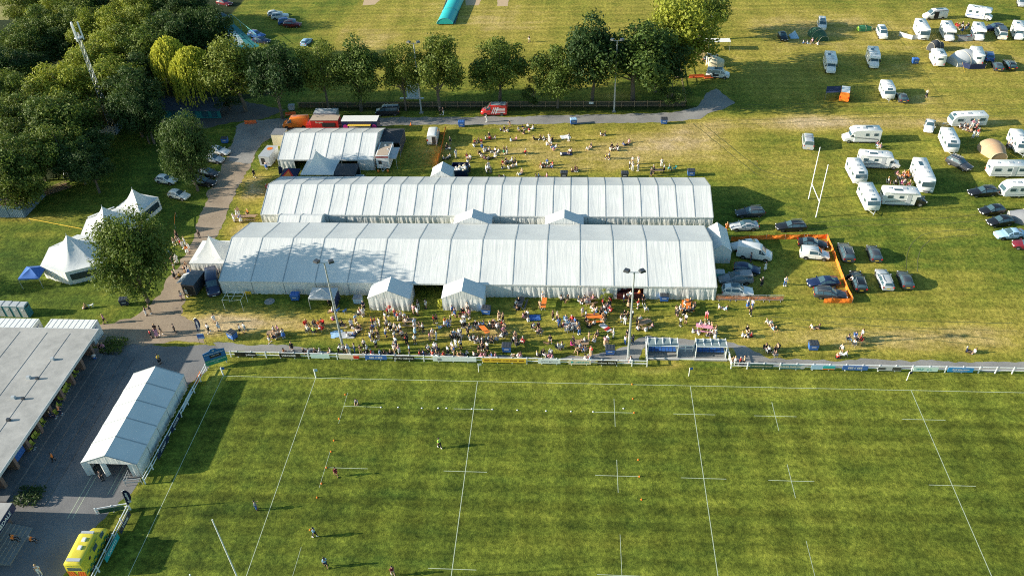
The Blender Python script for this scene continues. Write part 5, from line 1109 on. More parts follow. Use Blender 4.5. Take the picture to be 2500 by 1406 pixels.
for k in range(390): mb.box(.2+k*.208, 0, .65, .17, .03, 1.3)
part("palings", mb, M("dark_paling", (.065, .055, .045), .9, noise=.4, scale=4), f2)
fence_line("timber_fence", "wooden side fence under the great light green tree", "fence", [(57.4, 79.9), (58.3, 112)], step=3, rails=(.4, 1.1), h_=1.2, c=wood)
tag(ob("notice", MB().box(0, 0, 0, .9, .05, .6).mesh("notice", whitep), None, (*G(1443, 262), 1.0)), "white notice on the wooden fence under a dark tree", "notice")
def board(px0, px1, yy, c, text, tc, label, x=None, sub=None, h_=.72, z0=.3, tw=.9):
    a = G(px0, yy, .7)[0]; b = G(px1, yy, .7)[0]; w_ = b-a; cx = (a+b)/2; fy = 3.75+(3.4-3.75)*(cx+14)/58.6 if cx < 50 else 3.37
    r = tag(empty("advertising_board", cx, fy-.14), label, "advertising board", "boards on the touchline rails"); part("panel", MB().box(0, 0, z0+h_/2, w_, .05, h_), c, r)
    if text:
        mb = MB(); text_on(mb, text, h_*(.62 if not sub else .5), (0, -.032, z0+h_*(.5 if not sub else .62)), (1, 0, 0), (0, 0, 1), w_*tw)
        if sub: text_on(mb, sub, h_*.25, (0, -.032, z0+h_*.2), (1, 0, 0), (0, 0, 1), w_*.7)
        part("lettering", mb, tc, r)
    return r
P_ = lambda c: MC(c, "paint"); W_ = P_("white")
board(571, 624, 868, P_("black"), "            Jobbers", W_, "black board next to the club sign with script at its end")
board(680, 732, 872, P_("black"), "VERCASSE   ", W_, "black board with white capitals near the goal line")
board(756, 802, 875, M("mint_board", (.50, .66, .60), .5), "", None, "plain mint board on the rails near the first floodlight")
r = board(825, 872, 877, P_("cream"), "", None, "cream board with a small red panel under the floodlight mast"); part("red_panel", MB().box(1.1, -.035, .66, .8, .02, .5), P_("red"), r)
board(889, 942, 880, P_("blue"), "EEE // EEE", W_, "blue board with white blocks west of the black osborne board".replace("osborne ", ""))
board(957, 1010, 881, P_("black"), "@ HC Osborne", W_, "black board with a round white emblem below the crowd")
r = board(1055, 1162, 883, M("pale_board", (.62, .68, .66), .5), "", None, "long pale board with a dark square at its west end"); part("square_emblem", MB().box(-2.1, -.035, .66, .5, .02, .45), P_("grey"), r)
board(1176, 1284, 887, P_("yellow"), "M&M   HEXHAM - 01434 602488   M&M", M("dark_red_ink", (.12, .02, .01), .5), "long yellow board with dark red lettering")
board(1313, 1368, 889, M("pale_board"), "SPELLMANS", P_("silver"), "white board between the yellow and the cream boards", tw=.8)
board(1388, 1443, 891, P_("cream"), "■ LAMONTS", P_("teal"), "cream board west of the black print board", tw=.8)
board(1459, 1507, 892, P_("black"), "robson PRINT", W_, "black board with bold white lettering by the second floodlight")
board(1834, 1890, 902, M("dark_green_board", (.02, .07, .05), .5), "THE BEAUMONT HEXHAM", P_("cream"), "dark green board just east of the dugouts")
r = board(1908, 1966, 904, M("slate_board", (.10, .22, .26), .5), "EAGLES ENERGY      ", P_("cream"), "slate board with a round badge at its end"); part("round_badge", MB().add([(1.35+.34*cos(t*pi/7), -.04, .66+.34*sin(t*pi/7)) for t in range(14)], [tuple(range(14))]), P_("silver"), r)
r = board(1984, 2043, 906, P_("lightblue"), "", None, "pale blue board with a teal and orange end"); part("teal_panel", MB().box(.7, -.035, .72, 1.5, .02, .5), P_("teal"), r); part("orange_strip", MB().box(.7, -.035, .38, 1.5, .02, .14), P_("orange"), r)
board(2061, 2123, 908, P_("blue"), "EEE // EEE", W_, "blue board with white blocks in the eastern stretch of rails")
r = board(2148, 2206, 911, P_("silver"), "", None, "white board with small dark photographs"); part("photograph", MB().box(-1.0, -.035, .66, .9, .02, .35).box(.9, -.035, .66, 1.1, .02, .5), P_("charcoal"), r)
board(2236, 2296, 913, M("mint_board"), "WCF   o o    ", P_("teal"), "mint board with dark letters in the eastern rails")
board(2321, 2383, 915, M("azure_board", (.02, .22, .50), .5), "ACS Education", W_, "bright blue education board near the east edge", sub="www.acseducation.co.uk")
def sideboard(y0, y1, c, label, text=""):
    r = tag(empty("advertising_board", -15.6, (y0+y1)/2), label, "advertising board", "boards on the dead-ball rails"); part("panel", MB().box(-.15, 0, .7, .05, abs(y1-y0), .75), c, r)
    mb = MB(); text_on(mb, text, .5, (-.12, 0, .7), (0, 1, 0), (0, 0, 1), abs(y1-y0)*.9); part("lettering", mb, W_, r)
sideboard(-2.2, -.2, P_("orange"), "orange board on the rails beside the club sign"); sideboard(-6.8, -3.6, P_("lightblue"), "pale blue board on the dead-ball rails", "BUILDERS"); sideboard(-10.6, -7.6, P_("navy"), "navy board on the dead-ball rails above the bottom navy one", "HOMES"); sideboard(-14.8, -11.4, P_("navy"), "navy board on the dead-ball rails nearest the marquee mouth", "SPORT")
sideboard(-29, -25.8, P_("teal"), "teal board on the rails beside the ambulance", "CARPETS"); sideboard(-25.4, -22.8, P_("navy"), "navy board on the rails just above the ambulance", "TYRES")
r = tag(empty("advertising_board", -18.1, -22.35, .25), "dark green board fixed to the swung-open gate", "advertising board"); part("panel", MB().box(0, -.12, .72, 2.8, .05, .7), M("dark_green_board"), r)
# club sign
sx, sy = -14.25, 1.95; r = tag(empty("club_sign", sx, sy, atan2(2.61-1.33, 2.3)), "large blue and green welcome sign with black score window at the pitch corner", "sign")
mb = MB(); mb.slab([(-1.45, 0, .55), (1.45, 0, .55), (1.45, 0, 2.75), (.55, 0, 2.95), (.3, 0, 3.2), (-.3, 0, 3.2), (-.55, 0, 2.95), (-1.45, 0, 2.75)], .06); part("panel", mb, M("sign_blue", (.012, .13, .34), .5), r)
part("lower_panel", MB().slab([(-1.45, -.075, .55), (1.45, -.075, .55), (1.45, -.075, 1.45), (-1.45, -.075, 1.45)], .01), M("sign_green", (.01, .24, .15), .5), r)
part("score_window", MB().box(.1, -.10, 2.0, 1.5, .04, .5), M("black_trim"), r)
mb = MB(); text_on(mb, "Welcome to Tynedale Park", .3, (0, -.10, 2.48), (1, 0, 0), (0, 0, 1), 2.6); text_on(mb, "A.D. PORTER | LANDSCAPES", .24, (0, -.10, 1.2), (1, 0, 0), (0, 0, 1), 2.6); text_on(mb, "Tel 01434", .16, (0, -.10, .9), (1, 0, 0), (0, 0, 1)); text_on(mb, "HOME   AWAY", .16, (.1, -.135, 2.1), (1, 0, 0), (0, 0, 1)); part("lettering", mb, W_, r)
part("crest", MB().add([(.0+a, -.10, 2.9+b) for a, b in ((-.14, .15), (-.14, -.02), (0, -.18), (.14, -.02), (.14, .15))], [(0, 1, 2, 3, 4)]), P_("silver"), r)
for x in (-1.2, 1.2): part("post", MB().tube([(x, .1, 0), (x, .1, 2.6)], .07), steel, r)
# feather flags
def feather(label, px, py, c, H, rz, text):
    r = tag(empty("feather_flag", *G(px, py), rz), label, "flag"); part("pole", MB().tube([(0, 0, 0), (0, 0, H*.75), (.15, 0, H*.95), (.5, 0, H)], .025, 4), steel, r)
    pts = [(.02, .9)]+[(.02+.02*k, .9+(H-.95)*k/6) for k in range(1, 6)]+[(.3, H-.05), (.62, H-.12), (.85, H*.82), (.82, H*.62), (.55, .42*H)]
    part("sail", MB().slab([(a, 0, b) for a, b in pts], .02), MC(c), r); mb = MB(); text_on(mb, text, .42, (.42, -.03, H*.62), (0, 0, 1), (-1, 0, 0), H*.5); part("lettering", mb, MC("white"), r)
feather("tall navy feather flag with white lettering on the lawn edge", 486, 822, "navy", 3.6, .0, "Tynedale"); feather("navy feather flag at the rail corner above the ambulance", 318, 1246, "navy", 3.7, .3, "@ vodafone".replace("vodafone", "voxline")); feather("small navy feather flag by the royal blue gazebo", 684, 437, "navy", 2.6, .4, "")
r = tag(empty("event_sign", *G(496, 838), .15), "blue and white event sign on two posts beside the feather flag", "sign"); part("panel", MB().box(0, 0, 1.35, 1.0, .04, .9), P_("lightblue"), r); part("blue_panel", MB().box(0, -.03, 1.45, .9, .02, .5), P_("blue"), r)
for x in (-.45, .45): part("post", MB().tube([(x, 0, 0), (x, 0, 1.8)], .03, 4), wood, r)
# orange netting and steel barriers
net = M("orange_mesh", (.85, .20, .02), .7, noise=.25, scale=6)
def netting(label, pts, h_=1.0, px=True):
    P = [G(*p) for p in pts] if px else pts; r = tag(empty("mesh_barrier", *P[0]), label, "barrier"); x0, y0 = P[0]
    for i in range(len(P)-1):
        a, b = Vector((P[i][0]-x0, P[i][1]-y0, 0)), Vector((P[i+1][0]-x0, P[i+1][1]-y0, 0)); L_ = (b-a).length; n = max(2, int(L_/.5)); d = (b-a)/n; nn = Vector((-d.y, d.x, 0)).normalized(); vs = []
        for k in range(n+1):
            u = (k/n*L_/3) % 1; sag = .14*4*u*(1-u); wv = nn*.12*sin(k*1.3)
            for t in range(3): p = a+d*k+wv*(t % 2); vs.append((p.x, p.y, .04+(h_-sag-.04)*t/2))
        mb = MB(); mb.add(vs, [(3*k+t, 3*k+3+t, 3*k+4+t, 3*k+1+t) for k in range(n) for t in range(2)]); part("mesh_panel", mb, net, r)
        for k in range(int(L_/3)+1): p = a+(b-a)*min(1, k*3/L_); part("stake", MB().tube([(p.x, p.y, 0), (p.x, p.y, h_+.12)], .02, 4), steel, r)
    return r
netting("orange mesh barrier enclosing the cars beside the marquee", [(1783, 590), (1870, 585), (1970, 584), (2018, 584), (2035, 626), (2062, 700), (2080, 740), (2010, 740)])
netting("orange mesh barrier beside the white van with the open door", [(1068, 408), (1080, 358), (1088, 318)])
tag(ob("safety_cone", MB().lathe([(.25, 0), (.25, .04), (.16, .05), (.03, .6)], n=8).mesh("safety_cone", net), None, (*G(1003, 306), 0)), "orange cone on the lane edge by the dark canopy", "cone")
def barrier():
    r = empty("crowd_barrier", 0, 0); f = MB(); f.tube([(-1.15, 0, .15), (-1.15, 0, 1.1), (1.15, 0, 1.1), (1.15, 0, .15), (-1.15, 0, .15)], .025, 4); part("frame", f, steel, r); b = MB(); [b.tube([(-1.05+k*.15, 0, .15), (-1.05+k*.15, 0, 1.1)], .010, 3) for k in range(15)]; part("bars", b, steel, r)
    for x in (-.8, .8): part("foot", MB().box(x, 0, .03, .06, .6, .05), steel, r)
    return r
b0 = barrier(); x0, y0 = G(1748, 733); x1, y1 = G(1912, 735)
for k, lb in enumerate(("first", "second", "third", "fourth")):
    o = b0 if k == 0 else dup(b0); t = (k+.5)/4; put(o, x0+(x1-x0)*t, y0+(y1-y0)*t, atan2(y1-y0, x1-x0)); tag(o, "%s steel crowd barrier counting from the marquee corner below the white coupe" % lb, "barrier", "crowd barriers below the white coupe")
netting("orange mesh tied along the steel crowd barriers", [(x0, y0+.15), (x1, y1+.15)], .8, False)
tb = M("plastic_barrier_orange", (.80, .16, .04), .5); 
for px, py, l_, lb in ((1700, 190, 3.2, "orange plastic barriers lying by the white graphic campervan"), (710, 282, 2.2, "red plastic barrier beside the grey bin at the lane bend"), (612, 302, 2.4, "red barrier lying in shade at the lane bend"), (1730, 192, 2.0, "second orange barrier touching the campervan bumper")):
    r = tag(empty("plastic_barrier", *G(px, py), .1), lb, "barrier"); mb = MB(); mb.box(0, 0, .12, l_, .5, .12); mb.box(0, 0, .5, l_, .06, .5); part("panel", mb, tb, r)
def ropeline(label, a, b, h_=1.0, c="yellow"):
    (ax, ay), (bx, by) = G(*a), G(*b); r = tag(empty("tape_line", ax, ay), label, "tape"); part("tape", MB().slab([(0, 0, h_), (bx-ax, by-ay, h_), (bx-ax, by-ay, h_+.12), (0, 0, h_+.12)], .01), MC(c), r)
    for p in ((0, 0), (bx-ax, by-ay)): part("stake", MB().tube([(*p, 0), (*p, h_+.2)], .02, 4), steel, r)
ropeline("yellow tape from the pink-roofed store to the pointed tents", (75, 545), (205, 570), .9); ropeline("yellow tape from the west porch down to the rails", (908, 760), (886, 846), .5); ropeline("orange tape by the end pointed tent beside the queue", (430, 560), (432, 530), 1.0, "orange")
# teal cricket nets and screens
nw, ne, se = G(463, 92, 0), G(572, 62, 0), G(632, 112, 0); teal_m = M("teal_turf", (.01, .16, .17), .8, noise=.2)
rough_poly("practice_turf", [(463, 92), (572, 60), (634, 114), (560, 128), (470, 110)], teal_m, .02, .02)
rough_poly("practice_strip", [(485, 98), (575, 76), (600, 110), (580, 112), (565, 90), (490, 108)], M("pale_matting", (.35, .44, .46), .8), .028, .02)
r = tag(empty("practice_nets", *nw), "teal cricket practice net frames below the wood", "net cage"); mb = MB(); Q = [(0, 0)]+[(p[0]-nw[0], p[1]-nw[1]) for p in (ne, se)]+[(G(500, 130)[0]-nw[0], G(500, 130)[1]-nw[1])]
for i in range(4):
    a, b = Q[i], Q[(i+1) % 4]; mb.tube([(*a, 2.8), (*b, 2.8)], .05, 4)
    for t in (0, .33, .66): mb.tube([(a[0]+(b[0]-a[0])*t, a[1]+(b[1]-a[1])*t, 0), (a[0]+(b[0]-a[0])*t, a[1]+(b[1]-a[1])*t, 2.8)], .05, 4)
for t in (.33, .66): mb.tube([(Q[0][0]+(Q[1][0]-Q[0][0])*t, Q[0][1]+(Q[1][1]-Q[0][1])*t, 2.8), (Q[3][0]+(Q[2][0]-Q[3][0])*t, Q[3][1]+(Q[2][1]-Q[3][1])*t, 2.8)], .04, 4)
part("frame", mb, M("teal_tube", (.10, .40, .40), .5), r)
r = tag(empty("machinery_shed", *G(430, 290)), "long low shed with a teal side below the willows", "shed"); part("roof", MB().slab([(-9, 0, 1.9), (10, -.5, 1.9), (10, 4.5, 2.4), (-9, 5, 2.4)], .08), M("slate_roof", (.05, .07, .10), .7), r)
part("wall", MB().box(.5, .2, .95, 18.6, .1, 1.9), teal_m, r); mb = MB(); [mb.box(x, .08, 1.0, 1.2, .06, 1.4) for x in (-7, -3.5, 0, 3.8, 6.5, 8.5)]; part("shutter", mb, M("dark_teal", (.01, .07, .10), .7), r)
netp = [G(220, 322), G(285, 330), G(312, 296)]; r = tag(empty("hoarding", *netp[0]), "grey-blue steel hoarding round the foot of the mast", "hoarding")
for i in range(2): a, b = [(p[0]-netp[0][0], p[1]-netp[0][1]) for p in netp[i:i+2]]; part("panel", MB().slab([(*a, .05), (*b, .05), (*b, 1.9), (*a, 1.9)], .05), bc, r)
# sight screen and cricket cover
r = tag(empty("sight_screen", *G(1005, 246)), "white slatted sight screen on a frame behind the row of trees", "sight screen"); part("screen", MB().slab([(-1.0, .4, .5), (1.9, .4, .5), (1.9, 1.0, 3.8), (-1.0, 1.0, 3.8)], .05), M("screen_white", (.60, .68, .72), .6), r); part("beam", MB().box(.1, .1, .45, 5.2, .25, .3), whitep, r)
mb = MB(); [mb.box(.45, .38+.15*z, z, 2.9, .03, .04) for z in (1.3, 2.1, 2.9)]; part("slat_gap", mb, MC("grey", "paint"), r)
a = G(1065, 62); b_ = G(1100, 62); c_ = (G(1083, 6)[0], G(1083, 6)[1]); r = tag(empty("pitch_cover", (a[0]+b_[0])/2+.4, a[1]), "turquoise barrel-shaped cricket pitch cover on the outfield", "pitch cover"); mb = MB(); n = 14; hw = 2.1; Lc = 17.5
for k in range(8):
    for j in range(n+1): t = pi*j/n; mb.v.append((-hw*cos(t)+.9*k/7, Lc*k/7, .25+1.45*sin(t)*(1 if k not in (0, 7) else .97)))
for k in range(7):
    for j in range(n): mb.f.append((k*(n+1)+j, k*(n+1)+j+1, (k+1)*(n+1)+j+1, (k+1)*(n+1)+j)[::-1]); mb.m.append(0)
mb.f += [tuple(range(n+1))[::-1], tuple(7*(n+1)+j for j in range(n+1))]; mb.m += [0, 0]; tq = M("turquoise_cover", (.02, .42, .42), .5, noise=.12, scale=.8); part("cover", mb, tq, r, True)
for k in (0, 3, 7): part("hoop", MB().tube([(-hw*1.01*cos(pi*j/n)+.9*k/7, Lc*k/7, .27+1.47*sin(pi*j/n)) for j in range(n+1)], .05, 4), M("teal_tube"), r)
part("side_rail", MB().box(-hw+.4, Lc/2, .25, .2, Lc, .3).box(hw+.4, Lc/2, .25, .2, Lc, .3), M("dark_teal"), r)
# ================================================================ CLUBHOUSE
def roofmat():
    m = gravel("felt_roof", (.22, .22, .215), (.46, .45, .43), .9, .15); return m
felt = roofmat(); brick = M("brown_brick", (.20, .13, .10), .9, noise=.4, scale=6)
ch = tag(empty("clubhouse", -31.3, 4.6), "flat grey felt-roofed clubhouse with brick pillars above the terrace", "clubhouse")
RW = 34; RL = 26.4; part("roof", MB().box(-RW/2, -RL/2, 3.9, RW, RL, .32), felt, ch)
part("roof_edge", MB().box(.03, -RL/2, 3.86, .08, RL+.1, .42).box(-RW/2, .03, 3.86, RW, .08, .42), M("white_fascia", (.45, .47, .48), .5), ch)
for k, x in enumerate((-22.5, -19.2, -15.3, -11.0, -7.0, -3.6)):
    part("roof_seam", MB().box(x, -RL/2+.2*k, 4.07, .10 if k != 2 else .5, RL-1-.6*k, .05 if k != 2 else .2), felt if k != 2 else M("seam_grey", (.22, .23, .24), .7), ch)
for px, py, s_ in ((128, 877, .55), (70, 922, .6), (91, 924, .4), (33, 971, .6), (56, 973, .4), (21, 1025, .5)):
    x, y = G(px, py, 4.15); part("roof_vent", MB().box(x+31.3, y-4.6, 4.25, s_, s_*.8, .4, taper=.7), MC("silver" if s_ > .5 else "charcoal", "paint"), ch)
part("wall", MB().box(-17, -RL/2, 1.9, 28.2, RL-1.0, 3.7), brick, ch)
for k in range(9):
    y = -1.6-k*2.85; part("pillar", MB().box(-1.6, y, 2.1, 1.3, .45, 3.3), brick, ch)
    if k < 8: part("window", MB().box(-2.87, y-1.4, 2.2, .08, 2.1, 1.7), glass, ch)
    if k == 6: part("banner", MB().box(-1.4, y-1.35, 2.0, .06, 1.9, 1.9), MC("blue", "paint"), ch)
lo = tag(empty("clubhouse_annexe", -28.0, -24.0), "lower roof corner with a dark name fascia at the left picture edge".replace("left picture edge", "terrace steps"), "building")
part("roof", MB().box(-7, -4, 3.4, 14, 8, .25), felt, lo); part("fascia", MB().box(.04, -4, 3.0, .1, 8, .9), MC("navy", "paint"), lo); part("wall", MB().box(-7.6, -4, 1.5, 12.6, 7.6, 3.0), brick, lo)
mb = MB(); text_on(mb, "TYNEDALE", .7, (.11, -2.6, 3.0), (0, 1, 0), (0, 0, 1)); part("lettering", mb, MC("white", "paint"), lo)
step_m = gravel("terrace_concrete", (.07, .08, .09), (.20, .20, .20), 2.2, .3)
mb = MB()
for x0_, x1_, h_ in ((-34.3, -31.2, .66), (-31.2, -29.6, .44), (-29.6, -28.2, .24), (-28.2, -26.8, .10)): mb.box((x0_+x1_)/2, -9.3, h_/2, x1_-x0_, 25.0, h_)
struct("terrace_steps", mb, step_m)
mb = MB()
for k in range(7): mb.box(-27.9+k*.45-1.6, -27.2, (.95-k*.13)/2, .46, 4.8, .95-k*.13)
tag(ob("stairs", mb.mesh("stairs", conc), None), "grey timber-edged steps at the bottom corner with two seated stewards", "steps")
mb = MB()
for x in (-23.2, -22.6): mb.box(x, -19.6, .008, .07, 7.5, .004)
for x in (-20.0, -19.4): mb.box(x, -17.4, .008, .07, 5.0, .004)
struct("queue_lines", mb, linem)
def chair(c, camping=False):
    r = empty("chair", 0, 0); m = MC(c, "plastic"); part("seat", MB().box(0, 0, .44, .46, .46, .05), m, r); part("backrest", MB().slab([(-.24, -.24, .46), (-.24, .24, .46), (-.34, .24, .92), (-.34, -.24, .92)], .04), m, r)
    for x in (-.2, .2):
        for y in (-.2, .2): part("leg", MB().tube([(x, y, 0), (x*.9, y*.9, .42)], .022, 4), m if camping else steel, r)
    return r
def place_chair(x, y, rz, c, label, z=0, cat="chair", group=None):
    o = proto(("chair", c), lambda: chair(c)); o.name = "chair"; put(o, x, y, rz, z); return tag(o, label, cat, group)
chs = [(189, 910), (183, 920), (170, 941), (166, 950), (162, 958), (156, 969), (152, 975), (148, 990), (140, 1010), (109, 1032), (103, 1042), (98, 1052), (94, 1062), (88, 1070), (82, 1085), (76, 1096)]
for i, (px, py) in enumerate(chs):
    x, y = G(px, py, .9); place_chair(x, y, random.uniform(-.4, .4), "chartreuse", "yellow bucket chair, %s along the terrace wall from the tarmac corner" % ("first second third fourth fifth sixth seventh eighth ninth tenth eleventh twelfth thirteenth fourteenth fifteenth sixteenth".split()[i]), .66, group="yellow chairs along the terrace wall")
# ---------------- dugouts
def dugout():
    r = empty("dugout", 0, 0); W_ = 4.0; fr = MB(); pr = MC("silver", "paint")
    part("roof", MB().slab([(-W_/2, -.1, 2.25), (W_/2, -.1, 2.25), (W_/2, 1.5, 2.05), (-W_/2, 1.5, 2.05)], .05), M("roof_polycarbonate", (.20, .25, .25), .3, noise=.1), r)
    for k in range(5): x = -W_/2+k*W_/4; fr.box(x, .7, 2.24, .09, 1.75, .08)
    for x in (-W_/2, W_/2):
        for y, h_ in ((-.1, 2.2), (1.45, 2.0)): fr.box(x, y, h_/2, .09, .09, h_)
        fr.box(x, .7, 1.0, .07, 1.5, .07)
    fr.box(0, -.12, 2.24, W_, .09, .09); fr.box(0, 1.5, 2.1, W_, .09, .09); part("frame", fr, whitep, r)
    part("side_panel", MB().box(-W_/2, .7, .6, .03, 1.4, .9).box(W_/2, .7, .6, .03, 1.4, .9), M("roof_polycarbonate"), r); part("back_panel", MB().box(0, 1.47, 1.1, W_, .03, 1.9), M("roof_polycarbonate"), r)
    for k in range(8):
        x = -W_/2+.32+k*.48; s_ = MB(); s_.box(x, .95, .5, .42, .40, .06); s_.slab([(x-.21, 1.15, .5), (x+.21, 1.15, .5), (x+.21, 1.25, .95), (x-.21, 1.25, .95)], .04); s_.tube([(x, 1.0, .1), (x, 1.0, .5)], .03, 4); part("seat", s_, MC("blue", "plastic"), r)
    part("floor", MB().box(0, .55, .08, W_+.4, 2.2, .14), conc, r); return r
d0 = dugout(); put(d0, 46.75, 5.25); tag(d0, "white-framed dugout with blue seats nearer the floodlight mast", "dugout", "dugouts beside the pitch"); d1 = dup(d0); put(d1, 53.2, 5.25); tag(d1, "white-framed dugout with blue seats farther from the floodlight mast", "dugout", "dugouts beside the pitch")
rough_poly("dugout_slab", [(44.6, 5.0), (55.5, 5.0), (55.5, 8.0), (44.6, 8.0)], conc, .024, .02, False); tag(ob("kick_board", MB().box(50, 4.9, .1, 11, .08, .2).mesh("kick_board", whitep), None), "low white kerb board in front of the dugouts", "kerb board")

# ---------------- wheelie dumpsters
def dumpster(c, lid):
    r = empty("dumpster", 0, 0); m = MC(c, "plastic"); mb = MB(); mb.box(0, 0, .68, 1.15, .85, .95, taper=1.12); part("bin", mb, m, r)
    part("lid", MB().box(0, .02, 1.23, 1.36, 1.05, .12, taper=.86).box(0, -.48, 1.17, 1.3, .08, .1), MC(lid, "plastic"), r)
    part("lid_rib", MB().box(-.4, 0, 1.30, .05, .85, .03).box(0, 0, 1.30, .05, .85, .03).box(.4, 0, 1.30, .05, .85, .03), MC(lid, "plastic"), r)
    part("sticker", MB().box(0, -.485, .75, .6, .02, .16), MC("silver", "plastic"), r)
    for x in (-.48, .48):
        for y in (-.32, .32): part("caster", MB().box(x, y, .1, .07, .16, .19), tyre_m, r)
    return r
for px, py, c, lid, rz, lb in ((1127, 312, "blue", "blue", 0, "blue wheeled bin beside the lane east of the white van"), (1400, 306, "blue", "lightblue", .2, "bright blue bin beside the lane in the middle of the lawn"), (1621, 305, "blue", "charcoal", 0, "blue bin with a dark lid near the lane bend"),
    (1687, 432, "blue", "charcoal", 0, "blue bin behind the east end of the narrow-bay marquee"), (1377, 437, "charcoal", "charcoal", 0, "dark bin lid behind the middle of the narrow-bay marquee"), (1525, 438, "charcoal", "charcoal", 0, "dark bin lid behind the narrow-bay marquee near the wooden bench"),
    (721, 736, "blue", "blue", 0, "bright blue bin against the shaded marquee wall"), (874, 744, "lightblue", "grey", 0, "pale blue bin with a grey ribbed lid west of the porches"), (1187, 770, "blue", "charcoal", -.1, "blue bin at the foot of the east porch"), (1237, 862, "blue", "charcoal", 0, "blue bin on the path above the yellow board"),
    (1489, 868, "blue", "charcoal", 0, "blue bin beside the floodlight mast and path"), (1621, 738, "blue", "charcoal", 0, "blue bin against the marquee east of the serving hatch"), (1985, 857, "blue", "charcoal", 0, "blue bin alone on the dry lawn east of the dugouts"),
    (567, 830, "blue", "charcoal", -.5, "blue bin turned cornerwise near the event sign"), (304, 748, "navy", "charcoal", .3, "navy bin with a yellow sticker under the round tree"), (2234, 158, "blue", "blue", .1, "blue bin between motorhomes in the camping field"), (549, 352, "blue", "charcoal", .1, "blue bin heaped with rubbish beside the white saloon"),
    (712, 272, "silver", "grey", .1, "pale grey bin behind the red plastic barrier at the lane bend"), (1757, 682, "teal", "silver", 0, "teal bin at the marquee corner beside the service tent"), (612, 716, "navy", "charcoal", 0, "navy bin behind the yellow signboard at the shaded marquee")):
    o = proto(("bin", c, lid), lambda: dumpster(c, lid)); o.name = "dumpster"; x, y = G(px, py); put(o, x, y+.4, rz); tag(o, lb, "rubbish bin", "wheeled rubbish bins")
r = tag(empty("yellow_signboard", *G(607, 724)), "small yellow signboard in front of the shaded marquee", "sign"); part("panel", MB().box(0, 0, .75, 1.15, .04, .5), MC("yellow", "paint"), r); part("post", MB().tube([(0, 0.05, 0), (0, .05, .5)], .03), wood, r); mb = MB(); text_on(mb, "TOILETS", .2, (0, -.03, .75), (1, 0, 0), (0, 0, 1), 1.0); part("lettering", mb, M("dark_red_ink"), r)
# skip with rubbish
x, y = G(1124, 424); r = tag(empty("rubbish_skip", x, y), "navy open skip full of white rubbish bags", "skip"); mb = MB()
for a, b, sx_, sy_ in ((-1.5, 0, .08, 3), (1.5, 0, .08, 3), (0, -1.5, 3.08, .08), (0, 1.5, 3.08, .08)): mb.box(a, b, .75, sx_, sy_, 1.5)
mb.box(0, 0, .15, 2.9, 2.9, .1); part("body", mb, MC("navy", "paint"), r)
for k in range(26): part("rubbish_bag", MB().lathe([(.1, 0), (.3, .1), (.32, .25), (.12, .42)], 0, 0, 6).mesh and MB().lathe([(.1, 0), (.3, .1), (.32, .25), (.12, .42)], random.uniform(-1.1, 1.1), random.uniform(-1.1, 1.1), 6, random.uniform(.8, 1.2)), MC(random.choice(["silver", "cream", "white", "tan", "charcoal"])), r)
# picnic tables
def table(c, L_=2.0, bench=True):
    r = empty("picnic_table", 0, 0); m = wood if c == "wood" else MC(c, "plastic"); part("tabletop", MB().box(0, 0, .74, L_, .72, .05), m, r)
    if bench:
        for sg in (-1, 1): part("bench_seat", MB().box(0, sg*.78, .45, L_, .26, .05), m, r)
    for x in (-L_/2+.25, L_/2-.25): part("leg", MB().tube([(x, -.7 if bench else -.3, 0), (x, 0, .72)], .035, 4).tube([(x, .7 if bench else .3, 0), (x, 0, .72)], .035, 4), m if c == "wood" else steel, r)
    return r
TABS = [(588, 541, "wood", -.1, True, "weathered picnic table west of the narrow-bay marquee nearer the track"), (614, 540, "wood", 0, True, "weathered picnic table west of the narrow-bay marquee nearer the tent wall"), (1604, 428, "wood", .05, False, "wooden table behind the east end of the narrow-bay marquee"),
 (1182, 815, "orange", -.95, False, "tan folding table lying slantwise inside the big seated ring"), (1272, 750, "charcoal", 1.4, True, "dark table with a couple in front of the marquee wall"), (1328, 752, "orange", 1.5, False, "orange upright table by the marquee wall"), (1450, 786, "orange", 0, True, "long red-orange table in the eastern crowd"),
 (1679, 756, "orange", 1.45, True, "orange table ringed by people in white below the marquee corner"), (1718, 810, "pink", -.2, True, "red and white covered picnic table crowded on both sides"), (1575, 800, "wood", .5, True, "brown slatted picnic table beside the floodlight mast"), (1000, 796, "wood", 0, True, "round-topped wooden table among standing people west of centre"),
 (670, 825, "wood", .2, True, "low wooden table with people near the shaded west lawn"), (1420, 850, "wood", 0, True, "small table above the cream board"), (1440, 742, "wood", .3, True, "picnic table in front of the marquee with seated people in white"), (1395, 805, "silver", .2, True, "pale table within the large chair circle")]
for px, py, c, rz, bn, lb in TABS:
    o = proto(("tab", c, bn), lambda: table(c, 2.3 if c != "wood" else 1.9, bn)); o.name = "picnic_table"; x, y = G(px, py-4); put(o, x, y, rz); tag(o, lb, "table", "tables on the lawns")
def blanket(label, px, py, w_, d_, c, rz=0, c2=None):
    x, y = G(px, py); r = tag(empty("blanket", x, y, rz), label, "blanket"); mb = MB(); nx, ny = 8, 6; rnd = random.Random(px)
    mb.add([(-w_/2+w_*i/nx+rnd.uniform(-.06, .06), -d_/2+d_*j/ny+rnd.uniform(-.06, .06), .03+rnd.random()*.07) for j in range(ny+1) for i in range(nx+1)], [(j*(nx+1)+i, j*(nx+1)+i+1, (j+1)*(nx+1)+i+1, (j+1)*(nx+1)+i) for j in range(ny) for i in range(nx)])
    part("cloth", mb, MC(c), r, True); return r
